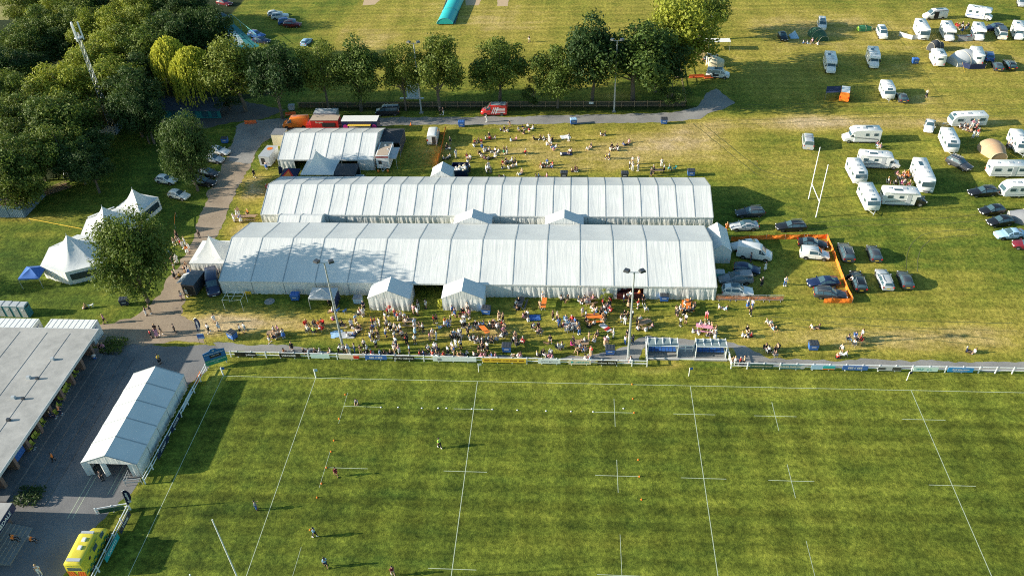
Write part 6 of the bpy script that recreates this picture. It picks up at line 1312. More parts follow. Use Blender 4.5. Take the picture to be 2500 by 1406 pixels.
blanket("pale blue blanket near the first floodlight mast", 822, 816, 1.7, 1.5, "lightblue", .3); blanket("grey-white blanket covered in bags beside the pale blue one", 848, 818, 2.2, 1.5, "silver", .1); blanket("blue and white patterned blanket in front of the marquee wall", 1305, 776, 1.7, 1.3, "blue"); blanket("white crumpled sheet spread on the rear lawn", 1380, 335, 1.9, 1.4, "white", .3)
blanket("navy blanket with two people on the rear lawn", 1382, 376, 2.3, 1.1, "navy"); r = blanket("white cloth with a red stripe in the eastern crowd", 1478, 800, 1.9, .9, "white", -.9); part("stripe", MB().box(.4, 0, .13, .5, .9, .02), MC("red"), r); blanket("grey mat between overcab motorhomes", 2358, 91, 3.4, 2.4, "grey")

# ================================================================ PEOPLE
UL, FL, TL, SL = .29, .25, .42, .42
POSES = dict( # pelvis height, torso dir, thighs L R, shins L R, upper arms L R, forearms L R : (forward, side out, up)
 stand=(.93, (0, 0, 1), ((.02, .05, -1), (.02, .05, -1)), ((-.03, 0, -1), (-.03, 0, -1)), ((-.05, .22, -1), (-.05, .22, -1)), ((.25, 0, -1), (.3, -.05, -1))),
 hold=(.93, (-.02, 0, 1), ((.05, .1, -1), (-.02, .06, -1)), ((-.06, 0, -1), (0, 0, -1)), ((.1, .25, -1), (-.05, .2, -1)), ((1, -.2, .35), (.6, -.3, -.5))),
 talk=(.92, (.06, 0, 1), ((.12, .1, -1), (-.1, .08, -1)), ((-.12, 0, -1), (-.05, 0, -1)), ((.3, .3, -1), (.25, .2, -1)), ((1, -.5, .1), (1, -.5, .15))),
 walk=(.90, (.06, 0, 1), ((.42, .03, -1), (-.25, .03, -1)), ((.05, 0, -1), (-.5, 0, -1)), ((-.4, .15, -1), (.35, .15, -1)), ((.0, 0, -1), (.8, 0, -.8))),
 sitg=(.14, (-.12, 0, 1), ((.8, .22, .62), (.85, .18, .55)), ((.45, 0, -.9), (.5, 0, -.85)), ((.35, .25, -1), (.4, .25, -1)), ((1, -.3, .0), (1, -.35, .1))),
 cross=(.13, (.05, 0, 1), ((.75, .75, .12), (.75, .75, .12)), ((.2, -1, -.12), (.25, -1, -.1)), ((.2, .3, -1), (.3, .3, -1)), ((.9, -.5, -.1), (.8, -.5, .2))),
 recl=(.13, (-.62, 0, 1), ((1, .12, .18), (1, .12, .32)), ((1, 0, -.2), (.8, 0, -.5)), ((-.55, .25, -1), (-.5, .25, -1)), ((-.25, .1, -1), (-.25, .1, -1))),
 bench=(.53, (.05, 0, 1), ((1, .2, -.03), (1, .16, -.03)), ((.05, 0, -1), (-.05, 0, -1)), ((.5, .2, -1), (.4, .2, -1)), ((1, -.3, .25), (1, -.3, .1))),
 lean=(.90, (.42, 0, 1), ((-.08, .08, -1), (-.1, .08, -1)), ((-.04, 0, -1), (-.05, 0, -1)), ((.7, .2, -1), (.6, .2, -1)), ((.9, -.2, -.2), (.9, -.2, -.2))),
 crouch=(.38, (.5, 0, 1), ((1, .3, .25), (.9, .25, -.2)), ((-.6, 0, -1), (-.75, 0, -.9)), ((.6, .1, -1), (.6, .1, -1)), ((.8, -.2, -.4), (.8, -.2, -.4))))
def nv(v, l): return Vector(v).normalized()*l
def joints(p):
    ph, td, th, sh, ua, fa = POSES[p]; J = {}; J['pel'] = Vector((0, 0, ph)); t = Vector(td).normalized(); J['waist'] = J['pel']+t*.17; J['chest'] = J['pel']+t*.40; J['neck'] = J['pel']+t*.55
    hd = (t+Vector((0, 0, 1.2))).normalized(); J['nk2'] = J['neck']+hd*.07; J['jaw'] = J['neck']+hd*.13+Vector((.02, 0, 0)); J['skull'] = J['neck']+hd*.22; J['top'] = J['neck']+hd*.27; J['hd'] = hd
    for i, s in ((0, 1), (1, -1)):
        f = lambda v: Vector((v[0], v[1]*s, v[2]))
        J['sh%d' % i] = J['chest']+t*.07+Vector((0, s*.175, 0)); J['el%d' % i] = J['sh%d' % i]+nv(f(ua[i]), UL); J['wr%d' % i] = J['el%d' % i]+nv(f(fa[i]), FL); J['fd%d' % i] = nv(f(fa[i]), 1)
        J['hp%d' % i] = J['pel']+Vector((0, s*.095, -.02)); J['kn%d' % i] = J['hp%d' % i]+nv(f(th[i]), TL); J['an%d' % i] = J['kn%d' % i]+nv(f(sh[i]), SL-.04); 
        if J['an%d' % i].z < .07: J['an%d' % i].z = .07
        J['to%d' % i] = J['an%d' % i]+Vector((.17, 0, -.03)) if p != 'recl' else J['an%d' % i]+Vector((.05, 0, .13))
    return J
def skin_mesh(name, V, E, R, lvl=1):
    me = bpy.data.meshes.new(name); me.from_pydata([tuple(v) for v in V], E, []); o = bpy.data.objects.new(name, me); C.objects.link(o)
    s = o.modifiers.new("s", 'SKIN'); s.use_smooth_shade = True; lay = me.skin_vertices[0].data
    for i, r in enumerate(R): lay[i].radius = r if isinstance(r, tuple) else (r, r); lay[i].use_root = (i == 0)
    if lvl: u = o.modifiers.new("u", 'SUBSURF'); u.levels = lvl; u.render_levels = lvl
    bpy.context.view_layer.update(); out = bpy.data.meshes.new_from_object(o.evaluated_get(bpy.context.evaluated_depsgraph_get())); out.name = name
    bpy.data.objects.remove(o); bpy.data.meshes.remove(me)
    for p in out.polygons: p.use_smooth = True
    return out
PM = {}
def person_meshes(p):
    if p in PM: return PM[p]
    J = joints(p); V, E, R = [], [], []
    def add(v, r, par=None): V.append(v); R.append(r); (E.append((par, len(V)-1)) if par is not None else None); return len(V)-1
    pel = add(J['pel'], (.13, .10)); wa = add(J['waist'], (.12, .09), pel); chs_ = add(J['chest'], (.15, .10), wa); nk = add(J['neck'], .055, chs_); n2 = add(J['nk2'], .05, nk); jw = add(J['jaw'], (.068, .075), n2); sk = add(J['skull'], (.08, .095), jw); tp = add(J['top'], .05, sk)
    fwd = Vector((1, 0, 0)); mid = (J['jaw']+J['skull'])/2; add(mid+fwd*.115-J['hd']*.01, .012, sk)
    for s in (1, -1): add(mid+Vector((0, s*.088, 0)), .014, sk)
    for i, s in ((0, 1), (1, -1)):
        a = add(J['sh%d' % i], .058, chs_); b = add(J['el%d' % i], .042, a); c = add(J['wr%d' % i], .028, b); d = J['fd%d' % i]; side = Vector((0, s, 0)); side = (side-d*side.dot(d)).normalized(); palm = add(J['wr%d' % i]+d*.07, (.022, .034), c); nrm = d.cross(side)
        for k, (o_, l_) in enumerate(((-.032, .062), (-.011, .075), (.010, .070), (.030, .055))):
            q = J['wr%d' % i]+d*.105+side*o_*s; f1 = add(q, .010, palm); f2 = add(q+d*l_*.5+nrm*.012, .009, f1); add(q+d*l_*.85+nrm*.034, .008, f2)
        q = J['wr%d' % i]+d*.045-side*.045*s; f1 = add(q, .012, palm); add(q+d*.045-side*.012*s, .009, f1)
        h = add(J['hp%d' % i], .085, pel); k_ = add(J['kn%d' % i], .055, h); an = add(J['an%d' % i], .038, k_); add(J['to%d' % i], .032, an)
    body = skin_mesh("body", V, E, R)
    body.materials.append(None); body.materials.append(M("eye_dark", (.03, .015, .01), .4))
    for s in (.035, -.035):
        e = mid+Vector((.09, s, .02)); best = min(body.polygons, key=lambda f: (Vector(f.center)-e).length); best.material_index = 1
    def sub(names, rr, par):
        V2 = [J[n] for n in names]; return skin_mesh("cloth", V2, par, rr)
    shirt = sub(['chest', 'pel', 'waist', 'neck', 'sh0', 'el0', 'sh1', 'el1'], [(.175, .125), (.155, .125), (.15, .115), (.075, .07), .080, .062, .080, .062], [(0, 2), (2, 1), (0, 3), (0, 4), (4, 5), (0, 6), (6, 7)])
    J['an0x'] = J['an0']+(J['kn0']-J['an0'])*.12; J['an1x'] = J['an1']+(J['kn1']-J['an1'])*.12
    trou = sub(['pel', 'hp0', 'kn0', 'an0x', 'hp1', 'kn1', 'an1x'], [(.15, .12), .105, .078, .062, .105, .078, .062], [(0, 1), (1, 2), (2, 3), (0, 4), (4, 5), (5, 6)])
    J['k0x'] = J['hp0']+(J['kn0']-J['hp0'])*.85; J['k1x'] = J['hp1']+(J['kn1']-J['hp1'])*.85
    short = sub(['pel', 'hp0', 'k0x', 'hp1', 'k1x'], [(.155, .125), .115, .095, .115, .095], [(0, 1), (1, 2), (0, 3), (3, 4)])
    mb = MB(); k = (J['kn0']+J['kn1'])/2; a, b = J['waist'], k+(J['pel']-k)*-.1; n = 12; rows = [(J['waist'], .15, .12), (J['pel'], .19, .16), ((J['pel']+k)/2, .25, .19), (b, .29, .22)]; ax = (b-J['pel']).normalized(); sd = Vector((0, 1, 0)); up_ = ax.cross(sd)
    for c_, ra, rb in rows: mb.v += [tuple(c_+sd*ra*cos(2*pi*j/n)+up_*rb*sin(2*pi*j/n)*(1+.1*cos(6*pi*j/n))) for j in range(n)]
    for i in range(3): mb.f += [(i*n+j, i*n+(j+1) % n, (i+1)*n+(j+1) % n, (i+1)*n+j) for j in range(n)]
    mb.m = [0]*len(mb.f); skirt = mb.mesh("skirt", MC("white"), True); skirt.materials.clear(); skirt.materials.append(None)
    def hair(long):
        h = MB(); c_ = J['skull']-Vector((.012, 0, 0)); n = 10
        prof = [(.04, .115), (.085, .085), (.108, .03), (.108, -.03)]+([(.10, -.12), (.085, -.22), (.03, -.26)] if long else [(.07, -.07)])
        for i, (r_, z_) in enumerate(prof):
            for j in range(n):
                t = 2*pi*j/n; fx = cos(t)*r_; back = -.02 if z_ < 0 else 0
                if z_ < .02 and fx > .01: fx = .012-(.02 if z_ < -.05 else 0)
                h.v.append((c_.x+fx+back+J['hd'].x*z_*.6, c_.y+sin(t)*r_, c_.z+z_))
        for i in range(len(prof)-1): h.f += [(i*n+j, (i+1)*n+j, (i+1)*n+(j+1) % n, i*n+(j+1) % n) for j in range(n)]
        h.f.append(tuple(range(n))); h.m = [0]*len(h.f); m_ = h.mesh("hair", MC("brown"), True); m_.materials.clear(); m_.materials.append(None); return m_
    shoe = MB()
    for i in (0, 1):
        a, t = J['an%d' % i], J['to%d' % i]; m_ = (a+t)/2; rz_ = 0; shoe.box(m_.x, m_.y, max(.045, m_.z-.02), .27 if p != 'recl' else .12, .10, .09 if p != 'recl' else .24, taper=.85)
    sm_ = shoe.mesh("shoes", MC("white")); sm_.materials.clear(); sm_.materials.append(None)
    for m_ in (shirt, trou, short): m_.materials.append(None)
    PM[p] = dict(body=body, shirt=shirt, trousers=trou, shorts=short, skirt=skirt, hair=hair(False), long=hair(True), shoes=sm_); return PM[p]
SKIN = [M("fair_skin", (.60, .34, .24), .6, noise=.05), M("tanned_skin", (.48, .25, .16), .6, noise=.05), M("pale_skin", (.66, .42, .32), .6, noise=.05)]
HAIR = dict(dark=M("dark_hair", (.015, .010, .008), .6), brown=M("brown_hair", (.07, .035, .018), .6), fair=M("fair_hair", (.42, .28, .12), .6), grey=M("grey_hair", (.35, .34, .33), .6))
LABELS = {}
PW = dict(stand="standing", hold="standing with a drink", talk="standing talking", walk="walking", sitg="sitting with knees up", cross="sitting cross-legged", recl="leaning back", bench="seated", lean="leaning forward", crouch="crouching")
prs = random.Random(11); NP = 0
def person(x, y, pose, top, bot, heading, where, group, z=0, hair=None, legs=None):
    global NP
    m = person_meshes(pose); NP += 1
    b = ob("person", m['body'], None, (x, y, z), heading); b.material_slots[0].link = 'OBJECT'; b.material_slots[0].material = prs.choice(SKIN)
    s = prs.uniform(.95, 1.07); b.scale = (s, s, s)
    hair = hair or prs.choice(["dark", "dark", "brown", "brown", "fair", "fair", "grey"]); lg = prs.random() < .45
    def pc(nm, key, mat): o = ob(nm, m[key], b); o.material_slots[0].link = 'OBJECT'; o.material_slots[0].material = mat
    legs = legs or prs.choice(["trousers", "trousers", "shorts", "skirt" if pose in ("stand", "hold", "talk", "bench") else "shorts"])
    pc("shirt", 'shirt', MC(top)); pc(legs, legs, MC(bot)); pc("hair", 'long' if lg else 'hair', HAIR[hair]); pc("shoes", 'shoes', MC(prs.choice(["white", "charcoal", "brown", "white"])))
    lab = "%s-haired %s in %s top and %s %s %s %s" % (hair, "person", top.replace("lightblue", "light-blue"), bot.replace("lightblue", "light-blue"), legs, PW[pose], where)
    b["category"] = "person"; b["group"] = group; LABELS.setdefault(lab, []).append(b); return b
GN = dict(s='stand', h='hold', t='talk', w='walk', g='sitg', c='cross', r='recl', b='bench', l='lean', k='crouch', B='bench')
CN = dict(w='white', k='black', g='grey', n='navy', b='blue', l='lightblue', r='red', m='maroon', p='pink', t='tan', B='brown', o='orange', y='yellow', L='lime', G='green', M='magenta', c='cream', T='teal', C='charcoal')
CHC = {}
def crowd(where, group, ox, oy, sc, data, focus=None, z=0):
    """data: 'x,y,pose,top,bottom' in surveyed crop units; the ones sitting turn to their neighbours"""
    P = []
    for q in data.split():
        a = q.split(","); px, py = ox+float(a[0])/sc, oy+float(a[1])/sc
        P.append((*G(px, py), a[2][0], CN[a[2][1]], CN[a[2][2]], a[2]))
    for i, (x, y, ps, t, b, raw) in enumerate(P):
        nb = sorted(P, key=lambda q: (q[0]-x)**2+(q[1]-y)**2)[1:4]; nb = [q for q in nb if (q[0]-x)**2+(q[1]-y)**2 < 9]
        if focus: h = atan2(focus[1]-y, focus[0]-x)
        elif nb: h = atan2(sum(q[1] for q in nb)/len(nb)-y, sum(q[0] for q in nb)/len(nb)-x)+prs.uniform(-.4, .4)
        else: h = prs.uniform(-pi, pi)
        pose = GN[ps]
        if ps == 's': pose = prs.choice(['stand', 'hold', 'talk'])
        if ps == 'g': pose = prs.choice(['sitg', 'cross', 'sitg', 'recl'])
        person(x, y, pose, t, b, h, where, group, z)
        if ps == 'B':
            CHC[where] = CHC.get(where, 0)+1; n_ = CHC[where]
            c_ = {'red': 'red', 'lightblue': 'lightblue'}.get(t, 'charcoal' if n_ % 2 else 'grey')
            place_chair(x-.02*cos(h), y-.02*sin(h), h, c_, "%s folding chair %s, under %s top" % (c_, where, t), 0, "chair", "folding chairs on the lawn")
gr, gf, gp = "people on the rear lawn", "people in the crowd between marquee and pitch", "people on the pitch"
R2, R3 = (1040, 260, 6.39), (1350, 260, 6.39)
crowd("under the row of trees", gr, *R2, "225,132,skk 275,138,skw")
crowd("on the lane by the striped van", gr, *R2, "950,248,sww 1310,328,wkt")
crowd("in the ring just below the lane", gr, *R2, "1165,385,gwk 1225,372,gkt 1275,402,gwt")
crowd("in the ring east of the lane pedestrian", gr, *R2, "1445,382,gwt 1510,350,gnt 1590,332,gwk 1675,352,gww 1610,392,grw 1530,432,gkt")
crowd("in the small ring east of the blue bin", gr, *R2, "935,522,gwk 985,468,gkk 1000,522,grk 1060,512,gwt")
crowd("in the pair on the upper lawn", gr, *R2, "1325,545,glw 1410,530,gpt")
crowd("around the blue rug on the rear lawn", gr, *R2, "760,572,grk 820,560,gkt 865,562,grk 750,635,gwg 875,640,gbb")
crowd("in the row of sitters mid rear lawn", gr, *R2, "1700,522,gkk 1800,512,gkk 1855,512,gwk 1920,545,sww 1975,532,gkk 1885,606,gww 1950,602,gwt 2012,645,gwb 1992,692,gpt 1950,560,gww")
crowd("in the van shadow by orange mesh", gr, *R2, "320,672,gkw 375,685,gwk 382,592,sCk 270,832,gwk 375,802,gwk 330,640,gkk 345,828,ggk")
crowd("alone by the orange mesh", gr, *R2, "472,805,slw")
crowd("in the trio west of the big ring", gr, *R2, "640,802,grw 690,815,gww 655,885,gwt")
crowd("in the biggest ring of the rear lawn", gr, *R2, "840,742,gkw 910,702,gww 965,702,ggk 1015,722,gkw 1080,702,gwk 1118,722,gww 870,802,gwt 910,822,gpk 975,836,ggk 1060,808,gwk 1095,772,gww 820,745,gBt 940,690,gwk")
crowd("in the standing pair mid lawn", gr, *R2, "1220,748,sBG 1265,752,sBw")
crowd("alone in red on bare grass", gr, *R2, "1535,748,krk"); crowd("beside the rubbish skip", gr, *R2, "690,1015,swk")
crowd("in the white trio behind the marquee ridge", gr, *R2, "945,1042,sww 978,992,sww 1012,1042,swg")
crowd("in the ring nearest the marquee ridge", gr, *R2, "1190,972,gBw 1200,902,grt 1270,892,ggk 1340,862,gww 1395,872,gkk 1290,976,gww 1350,952,gwt 1412,936,gww 1245,862,gCk")
crowd("in the pair right behind the marquee ridge", gr, *R2, "1452,1075,rwl 1497,1042,gtt")
crowd("in the ring east of centre rear lawn", gr, *R2, "1785,932,grk 1815,962,gwk 1890,882,gbw 1952,962,gbk 1978,922,grw 1830,930,gBk")
crowd("peeping over the marquee ridge", gr, *R2, "1165,1112,gBk 1755,1105,glk 1890,1105,gpt 1715,1112,gkk")
crowd("by the white sheet", gr, *R3, "250,545,tww"); crowd("on the navy blanket", gr, *R3, "130,772,gwk 262,722,gwk 285,730,gkk")
crowd("in the pair near the lane bin", gr, *R3, "745,457,gwt 815,455,gkw"); crowd("in the pair south of the lane bin", gr, *R3, "545,682,gwt 600,632,gkt")
crowd("in the foursome on dry grass", gr, *R3, "895,692,gwt 920,642,gkk 1005,652,gkw 1015,697,gwk"); crowd("in the eastmost sitting pair", gr, *R3, "1120,612,gbk 1180,578,gpt")
crowd("in the mixed pair on dry grass", gr, *R3, "820,812,kyk 880,832,swk"); crowd("in the standing knot by the long shadow", gr, *R3, "1195,972,swk 1240,1002,sww 1328,1012,swg 1325,905,sww 1238,905,swt")
crowd("near the turquoise chairs", gr, *R3, "1690,945,sww 1730,1022,swk 1530,1092,skk 1565,1050,skk"); crowd("in brown tones near the marquee ridge", gr, *R3, "295,1022,gBk 380,1022,gBw 350,985,gBk")
for px, py, lb in ((1633, 416, "turquoise chair occupied on the rear lawn"), (1646, 416, "empty turquoise chair on the rear lawn")): x, y = G(px, py); place_chair(x, y, 2.6 if px < 1640 else 3.3, "teal", lb)
crowd("in the turquoise chair", gr, 1350, 260, 6.39, "1810,1000,blT")
F1, F2, F3, F4, F5, F6 = (600, 680, 6.39), (880, 680, 6.39), (1100, 680, 6.39), (1320, 690, 6.39), (1550, 700, 6.39), (1800, 720, 3.56)
crowd("around the low table on the west lawn", gf, *F1, "455,872,swt 520,862,spt 600,928,swb 380,1003,wBw 425,965,bkn 490,915,gtt 530,905,gBw")
crowd("running along the rail path", gf, *F1, "735,1135,wkk"); crowd("sitting against the rails", gf, *F1, "595,1162,cok 905,1162,ckk 985,1168,cwk 1090,1162,cBk 1160,1162,cwl 1325,1158,cwk")
crowd("in the ring of red chairs", gf, *F1, "972,842,Bwg 1085,745,BBk 1070,865,BLk 950,745,Brk 1195,735,Brk 1150,758,Bok 1190,815,Brw")
crowd("left of the tall mast".replace("left", "west"), gf, *F1, "1350,522,gwp 1365,642,gpM 1720,692,slt 1310,410,spk")
crowd("below the pale blue bin", gf, *F1, "1765,592,Bwg 1840,598,sww 1845,490,snk 1790,560,Bpw")
crowd("around the bag-covered blanket", gf, *F1, "1510,765,Bkk 1650,742,Bww 1705,792,gwt 1770,788,gkt 1740,852,gwk 1700,902,gbn 1590,902,gww 1800,800,gkw")
crowd("at the rails under the mast", gf, *F1, "1460,1162,lwk 1535,1162,swk 1590,1165,swt 1628,1168,llw 1705,1158,sgb 1800,1180,sBt 1855,1085,swk 1892,1162,cwk")
for px, py, lb in ((825, 762, "round blue folding chair right of the mast".replace("right", "east")), (842, 764, "small blue folding chair with a white leg")): x, y = G(px, py); place_chair(x, y, 2.5, "blue", lb)
crowd("beside the west porch", gf, *F2, "465,542,srw 545,605,srb 430,585,srk 395,668,swt 600,662,srw 640,650,swt")
crowd("near the yellow tape", gf, *F2, "190,742,sok 235,735,srw 300,748,sww 420,792,sgk 480,812,swk")
crowd("around the round-topped table", gf, *F2, "715,722,bwk 762,702,bkk 690,665,swk")
crowd("in the marquee doorway", gf, *F2, "830,552,spt 890,578,sww 905,472,skw 1025,468,sww")
crowd("in the tall knot west of centre", gf, *F2, "852,872,sll 850,765,slw 930,812,skt 985,832,swk 855,1022,swB")
crowd("in the knot before the east porch", gf, *F2, "1150,702,srk 1190,692,skk 1240,772,gll 1320,735,sow 1375,765,sbb 1412,725,skw")
crowd("in the trio on bare ground", gf, *F2, "1130,922,swt 1190,952,sww 1085,972,spt")
crowd("in the dense knot by the tape foot", gf, *F2, "165,975,swb 215,962,sBk 270,905,skk 250,1078,swk 208,845,sbk 290,955,skt 185,870,sBw")
crowd("in the white-shirted knot", gf, *F2, "400,912,swb 545,835,swk 600,882,swn 558,1052,swn 660,952,swk 718,1012,srk 738,1000,skk 540,960,swt 630,850,swk")
crowd("at the rails above the blue block board", gf, *F2, "110,1175,swk 165,1178,crw 300,1182,clk 370,1182,ckk 470,1180,ckn 530,1172,swt 540,1120,swt 610,1172,spw 768,1165,sln")
crowd("at the rails above the pale long board", gf, *F2, "920,1184,crk 978,1186,cbk 1060,1135,Bwk 1160,1100,Bww 1210,1142,Bnn 1120,1195,crw 1185,1195,ckw 1305,1200,crt 1368,1185,swk 1440,1135,swt 1465,1195,sbt")
crowd("at the foot of the east porch", gf, *F3, "30,560,sbk 72,602,snb 150,582,gBt 200,560,Bkr 240,635,Bgk 300,625,spt 270,520,swk")
crowd("in the black-legged pair in white", gf, *F3, "185,775,swk 228,765,swk 215,700,sww")
crowd("in the packed ring west of the big one", gf, *F3, "60,905,blk 30,955,Bkk 140,885,Bww 85,1072,sww 165,1092,swk 20,930,Bww 165,945,Bwk")
crowd("on the upper side of the big ring", gf, *F3, "395,772,Bkw 450,775,Blg 525,765,Bbn 608,765,Bwk 690,755,BBk 740,790,Bww 805,745,Brt 300,805,Bkw 665,745,BBt")
crowd("on the lower side of the big ring", gf, *F3, "305,960,gww 360,985,Bwk 435,1002,Bwn 505,1004,Bwk 585,992,BwB 655,1004,Bkt 725,985,Bww 820,852,Bpk 862,905,Bnk 815,935,Bww 275,900,skk 840,800,Btk")
crowd("in the tan standing pair", gf, *F3, "755,645,stt 820,668,stk"); crowd("at the dark table by the marquee", gf, *F3, "1015,440,bwk 1065,400,bkw 1040,495,gkk")
crowd("at the orange upright table", gf, *F3, "1395,475,stt 1440,345,sww"); crowd("by the patterned blanket", gf, *F3, "1130,612,gpt 1200,568,gwt 1215,668,gww 1165,590,gBt")
crowd("in the trio above the blue bin", gf, *F3, "1295,795,Bwk 1372,785,BBk 1365,875,Bpt 1410,870,Bkt"); crowd("in the foursome with a man in red".replace("man", "person"), gf, *F3, "985,1002,Bwk 1010,925,Btk 1040,1062,Bkk 1132,1015,Brw")
crowd("beside the brown dog", gf, *F3, "1555,965,gkw"); crowd("on the path above the white board", gf, *F3, "1450,1212,Bkw 1555,1205,Bwb 1545,1240,cpk 1345,1205,cwk 1590,1235,cpw")
crowd("at the rails above the yellow board", gf, *F3, "110,1205,ctt 160,1205,cBt 240,1195,rwn 360,1205,cwk 445,1185,sBt 500,1112,skk 572,1130,swk 490,1215,cpp 542,1215,cpt 645,1222,cbw 705,1222,cpw 1030,1215,rwk 1100,1222,cpw")
crowd("seated before the curtained wall", gf, *F4, "320,305,bgk 430,300,bkt"); crowd("at the table by the potted tree", gf, *F4, "590,315,bgw 680,300,bgk 640,362,bkw 760,335,bpw 820,295,bpt 820,402,gtw 870,455,gwb 720,345,bww")
crowd("in the ring with red shirts", gf, *F4, "965,385,srk 985,450,Bwk 1035,420,Bgk 1075,325,Brk 1085,462,Brw 1060,380,Bkw"); crowd("in the standing row west", gf, *F4, "190,570,sBk 260,600,stk 288,695,sbb")
crowd("at the long red-orange table", gf, *F4, "650,515,sww 705,565,swk 830,548,bpt 838,688,bwk 760,705,gkk 975,560,btk 985,645,btt 1010,530,blk 940,520,skk 700,630,bkk")
crowd("in the large chair circle", gf, *F4, "390,610,Bll 485,620,Brk 540,655,Bbt 430,685,Blw 350,720,BmB 420,765,Bww 505,765,Bww 570,710,Btw 602,812,stb 455,745,BwB")
crowd("at the serving hatch", gf, *F4, "1295,305,swb 1360,290,swk 1400,270,swt 1530,245,soo 1370,395,skt 1520,400,srw"); crowd("on the grass below the hatch", gf, *F4, "1640,425,gww 1600,300,Bkk")
crowd("in black and white west of the mast", gf, *F4, "1250,610,skw 1312,662,sww 1300,560,skk 1355,590,skk 1430,560,swk"); crowd("beside the brown slatted table", gf, *F4, "1495,685,skk 1545,655,swt 1520,745,gwk 1640,755,gww 1712,705,gpw")
crowd("at the mast foot", gf, *F4, "1315,965,swb 1380,965,sww 1432,962,snn 1350,870,skk"); crowd("alone in beige between rings", gf, *F4, "750,900,stt 840,925,gww 885,825,gkk")
crowd("in the short standing pair", gf, *F4, "1000,985,spt 1045,962,swt"); crowd("walking past the red-striped cloth", gf, *F4, "1135,855,sww")
crowd("around the small table above the cream board", gf, *F4, "480,975,gMM 530,925,gkk 605,1050,bwk 685,965,Bww 690,1085,Bkb 640,985,bBk 575,1085,gtk")
crowd("in the white pair on chairs", gf, *F4, "262,1040,Bwg 335,1032,Bww"); crowd("at the rails near the print board", gf, *F4, "690,1192,cww 785,1140,srt 780,1205,cll 740,1195,cpw 1405,1225,cww")
crowd("around the orange table in white", gf, *F5, "640,440,stk 700,375,bww 770,300,bww 860,285,bBk 935,345,bkk 760,440,sgk 830,420,bgk 660,470,sCk 905,400,bgk")
crowd("standing below the orange table", gf, *F5, "705,615,swk 790,565,swk"); crowd("alone on a low stool", gf, *F5, "1120,480,Bpr")
crowd("lying by the steel barriers", gf, *F5, "1340,345,rwt 1400,355,rlw"); crowd("near the steel barriers", gf, *F5, "1755,332,swb 1820,345,swb 1800,445,wkk")
crowd("at the crowded covered table", gf, *F5, "905,715,gww 1080,645,bww 1150,640,bwk 985,775,bww 1120,800,bkg 1210,785,bwk 1262,710,btw 1245,825,sgw 1010,640,bww 1190,655,btk")
crowd("in the trio east of the covered table", gf, *F5, "1680,775,gww 1750,690,gkt 1742,785,gwk 1820,785,grk"); crowd("behind the rails east of the dugouts", gf, *F5, "1530,1160,ctt 1550,1225,sww 1632,1232,srk 1692,1232,stk")
crowd("reclining in the eastern lawn group", gf, *F6, "268,252,rwt 290,262,gwt 318,300,rkl"); crowd("in the pair by a white bag", gf, *F6, "660,292,gwt 705,295,gkt"); crowd("in the foursome on dark chairs", gf, *F6, "242,485,Bkk 265,505,Bwk 345,480,BtB 330,540,Bkk")
crowd("in the group with a red seat", gf, *F6, "958,402,Bnl 1020,378,Bbw 1012,445,Bww 1075,378,sww 1070,408,Brk"); crowd("bending over the reclining friend", gf, *F6, "905,495,lww 925,525,rww 865,548,crk")
crowd("in the lone pair far along the path", gf, 2100, 760, 3.64, "945,362,gnk 1012,372,gwc")
Lc_ = (200, 700, 5.68)
crowd("by the white dog", "people on the west side", *Lc_, "60,300,ctk"); crowd("on the track by the containers", "people on the west side", *Lc_, "325,508,wpk")
crowd("in the pair below the round tree", "people on the west side", *Lc_, "898,398,snw 965,372,skt"); crowd("in the knot crossing the yard", "people on the west side", *Lc_, "970,712,srk 1112,668,wkt 1050,705,spp 1035,640,skk")
crowd("alone beside the knot", "people on the west side", *Lc_, "1295,632,skk"); crowd("in the white line by the feather flag", "people on the west side", *Lc_, "1850,505,www 1765,640,wwk 1915,618,www 2205,650,wwk 2270,625,www")
crowd("alone on the tarmac yard", "people on the west side", *Lc_, "1088,1062,syk"); crowd("by the trailer bar", "people on the west side", *Lc_, "1390,185,swp 1468,135,sww"); crowd("at the clubhouse corner", "people on the west side", *Lc_, "330,905,spn 205,1045,swb 275,905,skk")
Mc_ = (360, 500, 5.02)
crowd("alone on the dirt track", "people on the west side", *Mc_, "640,402,skk"); crowd("in the queue beside the round tree", "people on the west side", *Mc_, "335,502,stw 370,420,skk 420,525,srk 445,545,sww 495,605,sow 520,580,sww 470,500,sww 405,500,swk 350,705,sww 300,650,sbk 315,742,skk 375,722,sww 380,480,stw")
crowd("at the mouth of the end tent", "people on the west side", *Mc_, "470,855,skt 512,852,swb 490,800,stw"); crowd("near the yellow bag", "people on the west side", *Mc_, "400,885,cyk 335,905,sgk 350,850,skw 240,800,swk 130,745,swk")
crowd("at the west picnic tables", "people on the west side", *Mc_, "1068,212,sww 1105,160,sww 1152,225,sbw 1242,130,bok 1125,130,stw")
crowd("alone on dry grass by the track", "people on the west side", 300, 250, 5.625, "1812,1032,wkk"); crowd("at the coffee trailer", "people on the west side", 300, 250, 5.625, "1975,920,swb 2085,830,sBt")
crowd("in the marquee shadow by the pickup", "people among the cars", 1720, 480, 5.02, "698,1095,skk 740,910,sww 560,800,snn"); crowd("walking past the shadow tip", "people among the cars", 1720, 480, 5.02, "982,1095,swb"); crowd("in an orange vest by the service tent", "people among the cars", 1720, 480, 5.02, "268,425,soo")
crowd("leaning into the open black estate", "people among the cars", 1930, 560, 6.25, "935,840,lwk")
gc2 = "people in the camping field"
crowd("in the camp circle", gc2, 2030, 360, 7.03, "1110,500,Bpt 1225,505,Btp 1310,560,Bok 1180,660,BMp 1250,640,Bww 1330,675,Bmm 1080,655,Bgk 960,625,Bwk 1150,570,Btw 1200,565,Bot 1290,500,Boo 1465,560,sww")
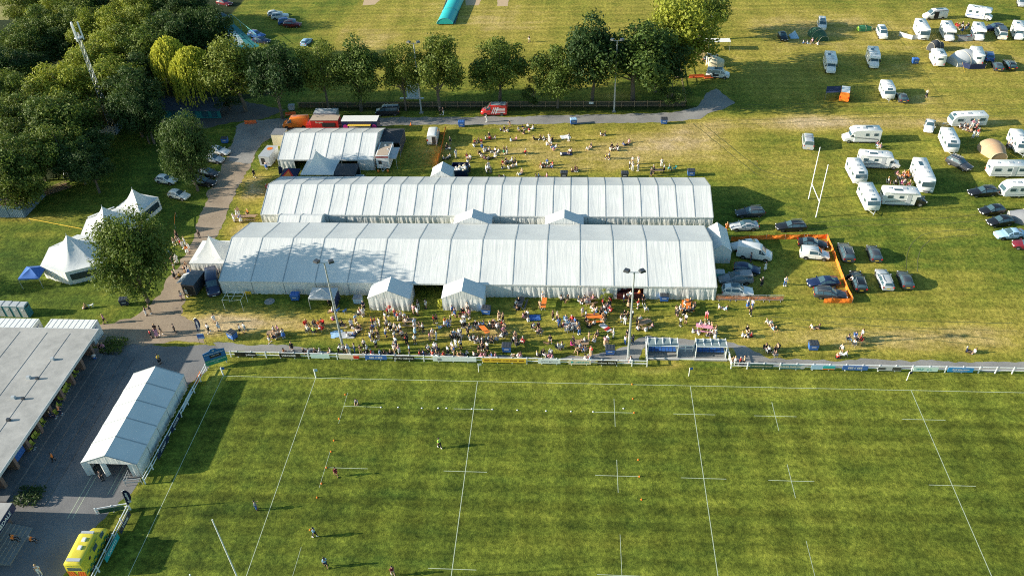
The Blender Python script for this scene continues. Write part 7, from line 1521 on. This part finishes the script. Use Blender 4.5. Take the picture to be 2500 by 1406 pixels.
crowd("by the grey-sided caravan", gc2, 2200, 250, 7.03, "1005,450,gwB 1065,470,Bwk 1110,485,BkB 1165,500,Bwt 1210,440,spw 1290,440,swp 1230,620,sww 1305,595,srw 1270,500,Bmk 1195,520,gtk")
crowd("by the tan tunnel tent", gc2, 2200, 250, 7.03, "1810,790,Bww 1870,800,Bgw 1835,745,Bwt"); crowd("seated beside the side-on motorhome", gc2, 1900, 250, 7.03, "1690,770,Bpl 1745,810,Bpt")
crowd("at the large green tent", gc2, 1800, 0, 5.623, "905,600,gwb 955,600,gwl 1025,605,Bpt 1105,618,gww"); crowd("alone in the open camping field", gc2, 2150, 0, 5.623, "622,1340,swk")
crowd("between the overcab motorhomes", gc2, 2150, 0, 5.623, "1035,380,Brr 1065,400,Brk 1115,375,Bkw 1120,430,gbb 1190,385,Bkk 1165,420,Blk"); crowd("on the cricket outfield", gr, 900, 0, 4.686, "1840,487,wkw")
for x_, y_, ps, t_, b_, hd_, wh in ((*G(1074, 1093), 'walk', 'lime', 'black', 2.2, "jogging on the pitch"), (*G(872, 985), 'crouch', 'grey', 'black', -1.5, "on the five-metre line"), (*G(822, 1162), 'walk', 'maroon', 'maroon', -1.2, "carrying a ball on the pitch"), (*G(627, 1244), 'hold', 'grey', 'blue', .4, "between goal line and dead-ball line"),
    (*G(770, 1310), 'walk', 'lightblue', 'black', 2.9, "beside an orange cone"), (*G(797, 1384), 'walk', 'lightblue', 'navy', 2.0, "below the orange cones"), (*G(960, 1404), 'walk', 'maroon', 'tan', -1.0, "at the bottom edge of the pitch")):
    person(x_, y_, ps, t_, b_, hd_, wh, gp, hair='dark', legs='trousers' if b_ in ('blue', 'black') else 'shorts')
for px, py, z_, ps, t_, b_, wh in ((150, 1012, .6, 'hold', 'orange', 'navy', "on the terrace by the wall"), (127, 1022, .6, 'bench', 'navy', 'navy', "on the terrace chairs"), (134, 1128, .05, 'walk', 'orange', 'black', "crossing the terrace foot"), (36, 1322, .5, 'bench', 'orange', 'black', "on the corner steps"), (80, 1325, .3, 'bench', 'orange', 'black', "at the low end of the corner steps"),
    (252, 1172, 0, 'hold', 'black', 'black', "in the mouth of the terrace marquee"), (100, 1402, 0, 'stand', 'white', 'white', "at the bottom picture edge on tarmac"), (75, 1098, .6, 'bench', 'black', 'black', "at the dark end of the terrace")):
    x, y = G(px, py, z_); person(x, y, ps, t_, b_, .3 if z_ else -1.2, wh, "people on the terrace side", z_, legs='trousers')
ALLP = [o for obs in LABELS.values() for o in obs]
ALLP.sort(key=lambda o: (o.location-CAM).length)
def merge_crowd(obs):
    import numpy as np
    bpy.context.view_layer.update(); V, Fs, MI, mats = [], [], [], []; off = 0
    for b in obs:
        for o in [b]+kids(b):
            me = o.data; n = len(me.vertices); co = np.empty(n*3, dtype=np.float64); me.vertices.foreach_get("co", co); co = co.reshape(-1, 3); mw = np.array(o.matrix_world)
            V.append(co@mw[:3, :3].T+mw[:3, 3]); sl_ = [s.material or me.materials[i] for i, s in enumerate(o.material_slots)]
            idx = [mats.index(m) if m in mats else (mats.append(m) or len(mats)-1) for m in sl_]
            for p in me.polygons: Fs.append([v+off for v in p.vertices]); MI.append(idx[p.material_index])
            off += n
    me = bpy.data.meshes.new("crowd"); me.from_pydata(np.concatenate(V).tolist(), [], Fs)
    for m in mats: me.materials.append(m)
    me.polygons.foreach_set("material_index", MI); me.polygons.foreach_set("use_smooth", [True]*len(Fs)); me.update()
    for b in obs:
        for o in kids(b)+[b]: bpy.data.objects.remove(o)
    c = ob("crowd", me); tag(c, "scattered people on the rear lawn, car park and camping field", "crowd", None, "stuff")
FAR = ALLP[300:]; far = set(FAR)
for k in list(LABELS):
    LABELS[k] = [o for o in LABELS[k] if o not in far]
    if not LABELS[k]: del LABELS[k]
if FAR: merge_crowd(FAR)
ORD = "first second third fourth fifth sixth seventh eighth".split()
for lab, obs in LABELS.items():
    if len(obs) > 1: obs.sort(key=lambda o: o.location.x)
    for i, o in enumerate(obs):
        t = lab if len(obs) == 1 else lab.replace("-haired person", "-haired person, %s from the west," % ORD[i])
        t = t.replace("-haired person in", "-haired person in"); w_ = t.split()
        if len(w_) > 16:
            t = t.replace(" with knees up", "").replace(" with a drink", "").replace(" standing talking", " talking").replace(" sitting", " sitting").replace(" top and", " and"); w_ = t.split()
        if len(w_) > 16: t = t.replace("-haired person", "-haired").replace(" trousers", "").replace(" shorts", ""); w_ = t.split()
        o["label"] = " ".join(w_[:16])
# dogs
def dog(label, px, py, rz, c):
    r = tag(empty("dog", *G(px, py), rz), label, "dog"); V = [(0, 0, .42), (.28, 0, .44), (-.28, 0, .43), (.42, 0, .56), (.50, 0, .66), (.66, 0, .62), (-.42, 0, .52), (-.52, 0, .62)]; Rr = [.10, .13, .10, .075, .075, .035, .025, .02]; E_ = [(0, 1), (0, 2), (1, 3), (3, 4), (4, 5), (2, 6), (6, 7)]
    for s in (1, -1):
        for x_, j in ((.28, 1), (-.28, 2)):
            n = len(V); V += [(x_+(.02 if j == 1 else .05), s*.08, .28), (x_-(0 if j == 1 else .06), s*.08, .15), (x_, s*.08, .02), (x_+.05, s*.08, .02)]; Rr += [.045, .028, .025, .02]; E_ += [(j, n), (n, n+1), (n+1, n+2), (n+2, n+3)]
        n = len(V); V.append((.46, s*.06, .76)); Rr.append(.02); E_.append((4, n))
    me = skin_mesh("body", V, E_, Rr); me.materials.append(MC(c)); ob("body", me, r)
dog("white dog on the grass below the round tree", 223, 750, .1, "white"); dog("brown dog lying out from the sitter in black", 1333, 842, -.5, "brown")
# cones and discs on the pitch
for px, py, c, lb in ((930, 994, "white", "first"), (972, 994, "white", "second"), (1030, 996, "white", "third"), (1070, 996, "white", "fourth"), (1090, 996, "white", "fifth"), (1152, 998, "white", "sixth"), (1202, 999, "white", "seventh"), (1263, 1001, "white", "eighth"), (1333, 1003, "white", "ninth"), (1394, 1004, "white", "tenth"), (1448, 1005, "white", "eleventh"), (1522, 997, "white", "twelfth")):
    o = ob("marker_disc", None or (PROTO.get("disc") or PROTO.setdefault("disc", MB().lathe([(.12, 0), (.12, .02), (.05, .06)], n=8).mesh("marker_disc", MC("white", "plastic")))), None, (*G(px, py), .01)); tag(o, "white marker disc, %s from the goal line along the row" % lb, "marker disc", "white discs across the pitch")
for i, (px, py) in enumerate(((843, 963), (828, 1022), (815, 1075), (808, 1102), (797, 1141), (785, 1180), (774, 1214), (757, 1293), (1543, 938), (1545, 973), (1548, 1007), (1558, 1122), (1561, 1163), (1566, 1219))):
    o = ob("marker_cone", PROTO.get("cone") or PROTO.setdefault("cone", MB().lathe([(.12, 0), (.12, .02), (.08, .03), (.03, .18)], n=8).mesh("marker_cone", net)), None, (*G(px, py), .01)); tag(o, "orange marker cone, %s away from the camera end in the %s column" % (("first second third fourth fifth sixth seventh eighth".split()[(7-i) if i < 8 else (13-i)]), "west" if i < 8 else "east"), "marker cone", "orange cones on the pitch")
o = ob("manhole_cover", MB().lathe([(.8, 0), (.8, .02)], n=14).mesh("manhole_cover", conc), None, (*G(658, 736), .01)); tag(o, "round grey manhole cover in the marquee shade", "manhole cover")
print("PEOPLE", NP, "OBJECTS", len(C.objects))
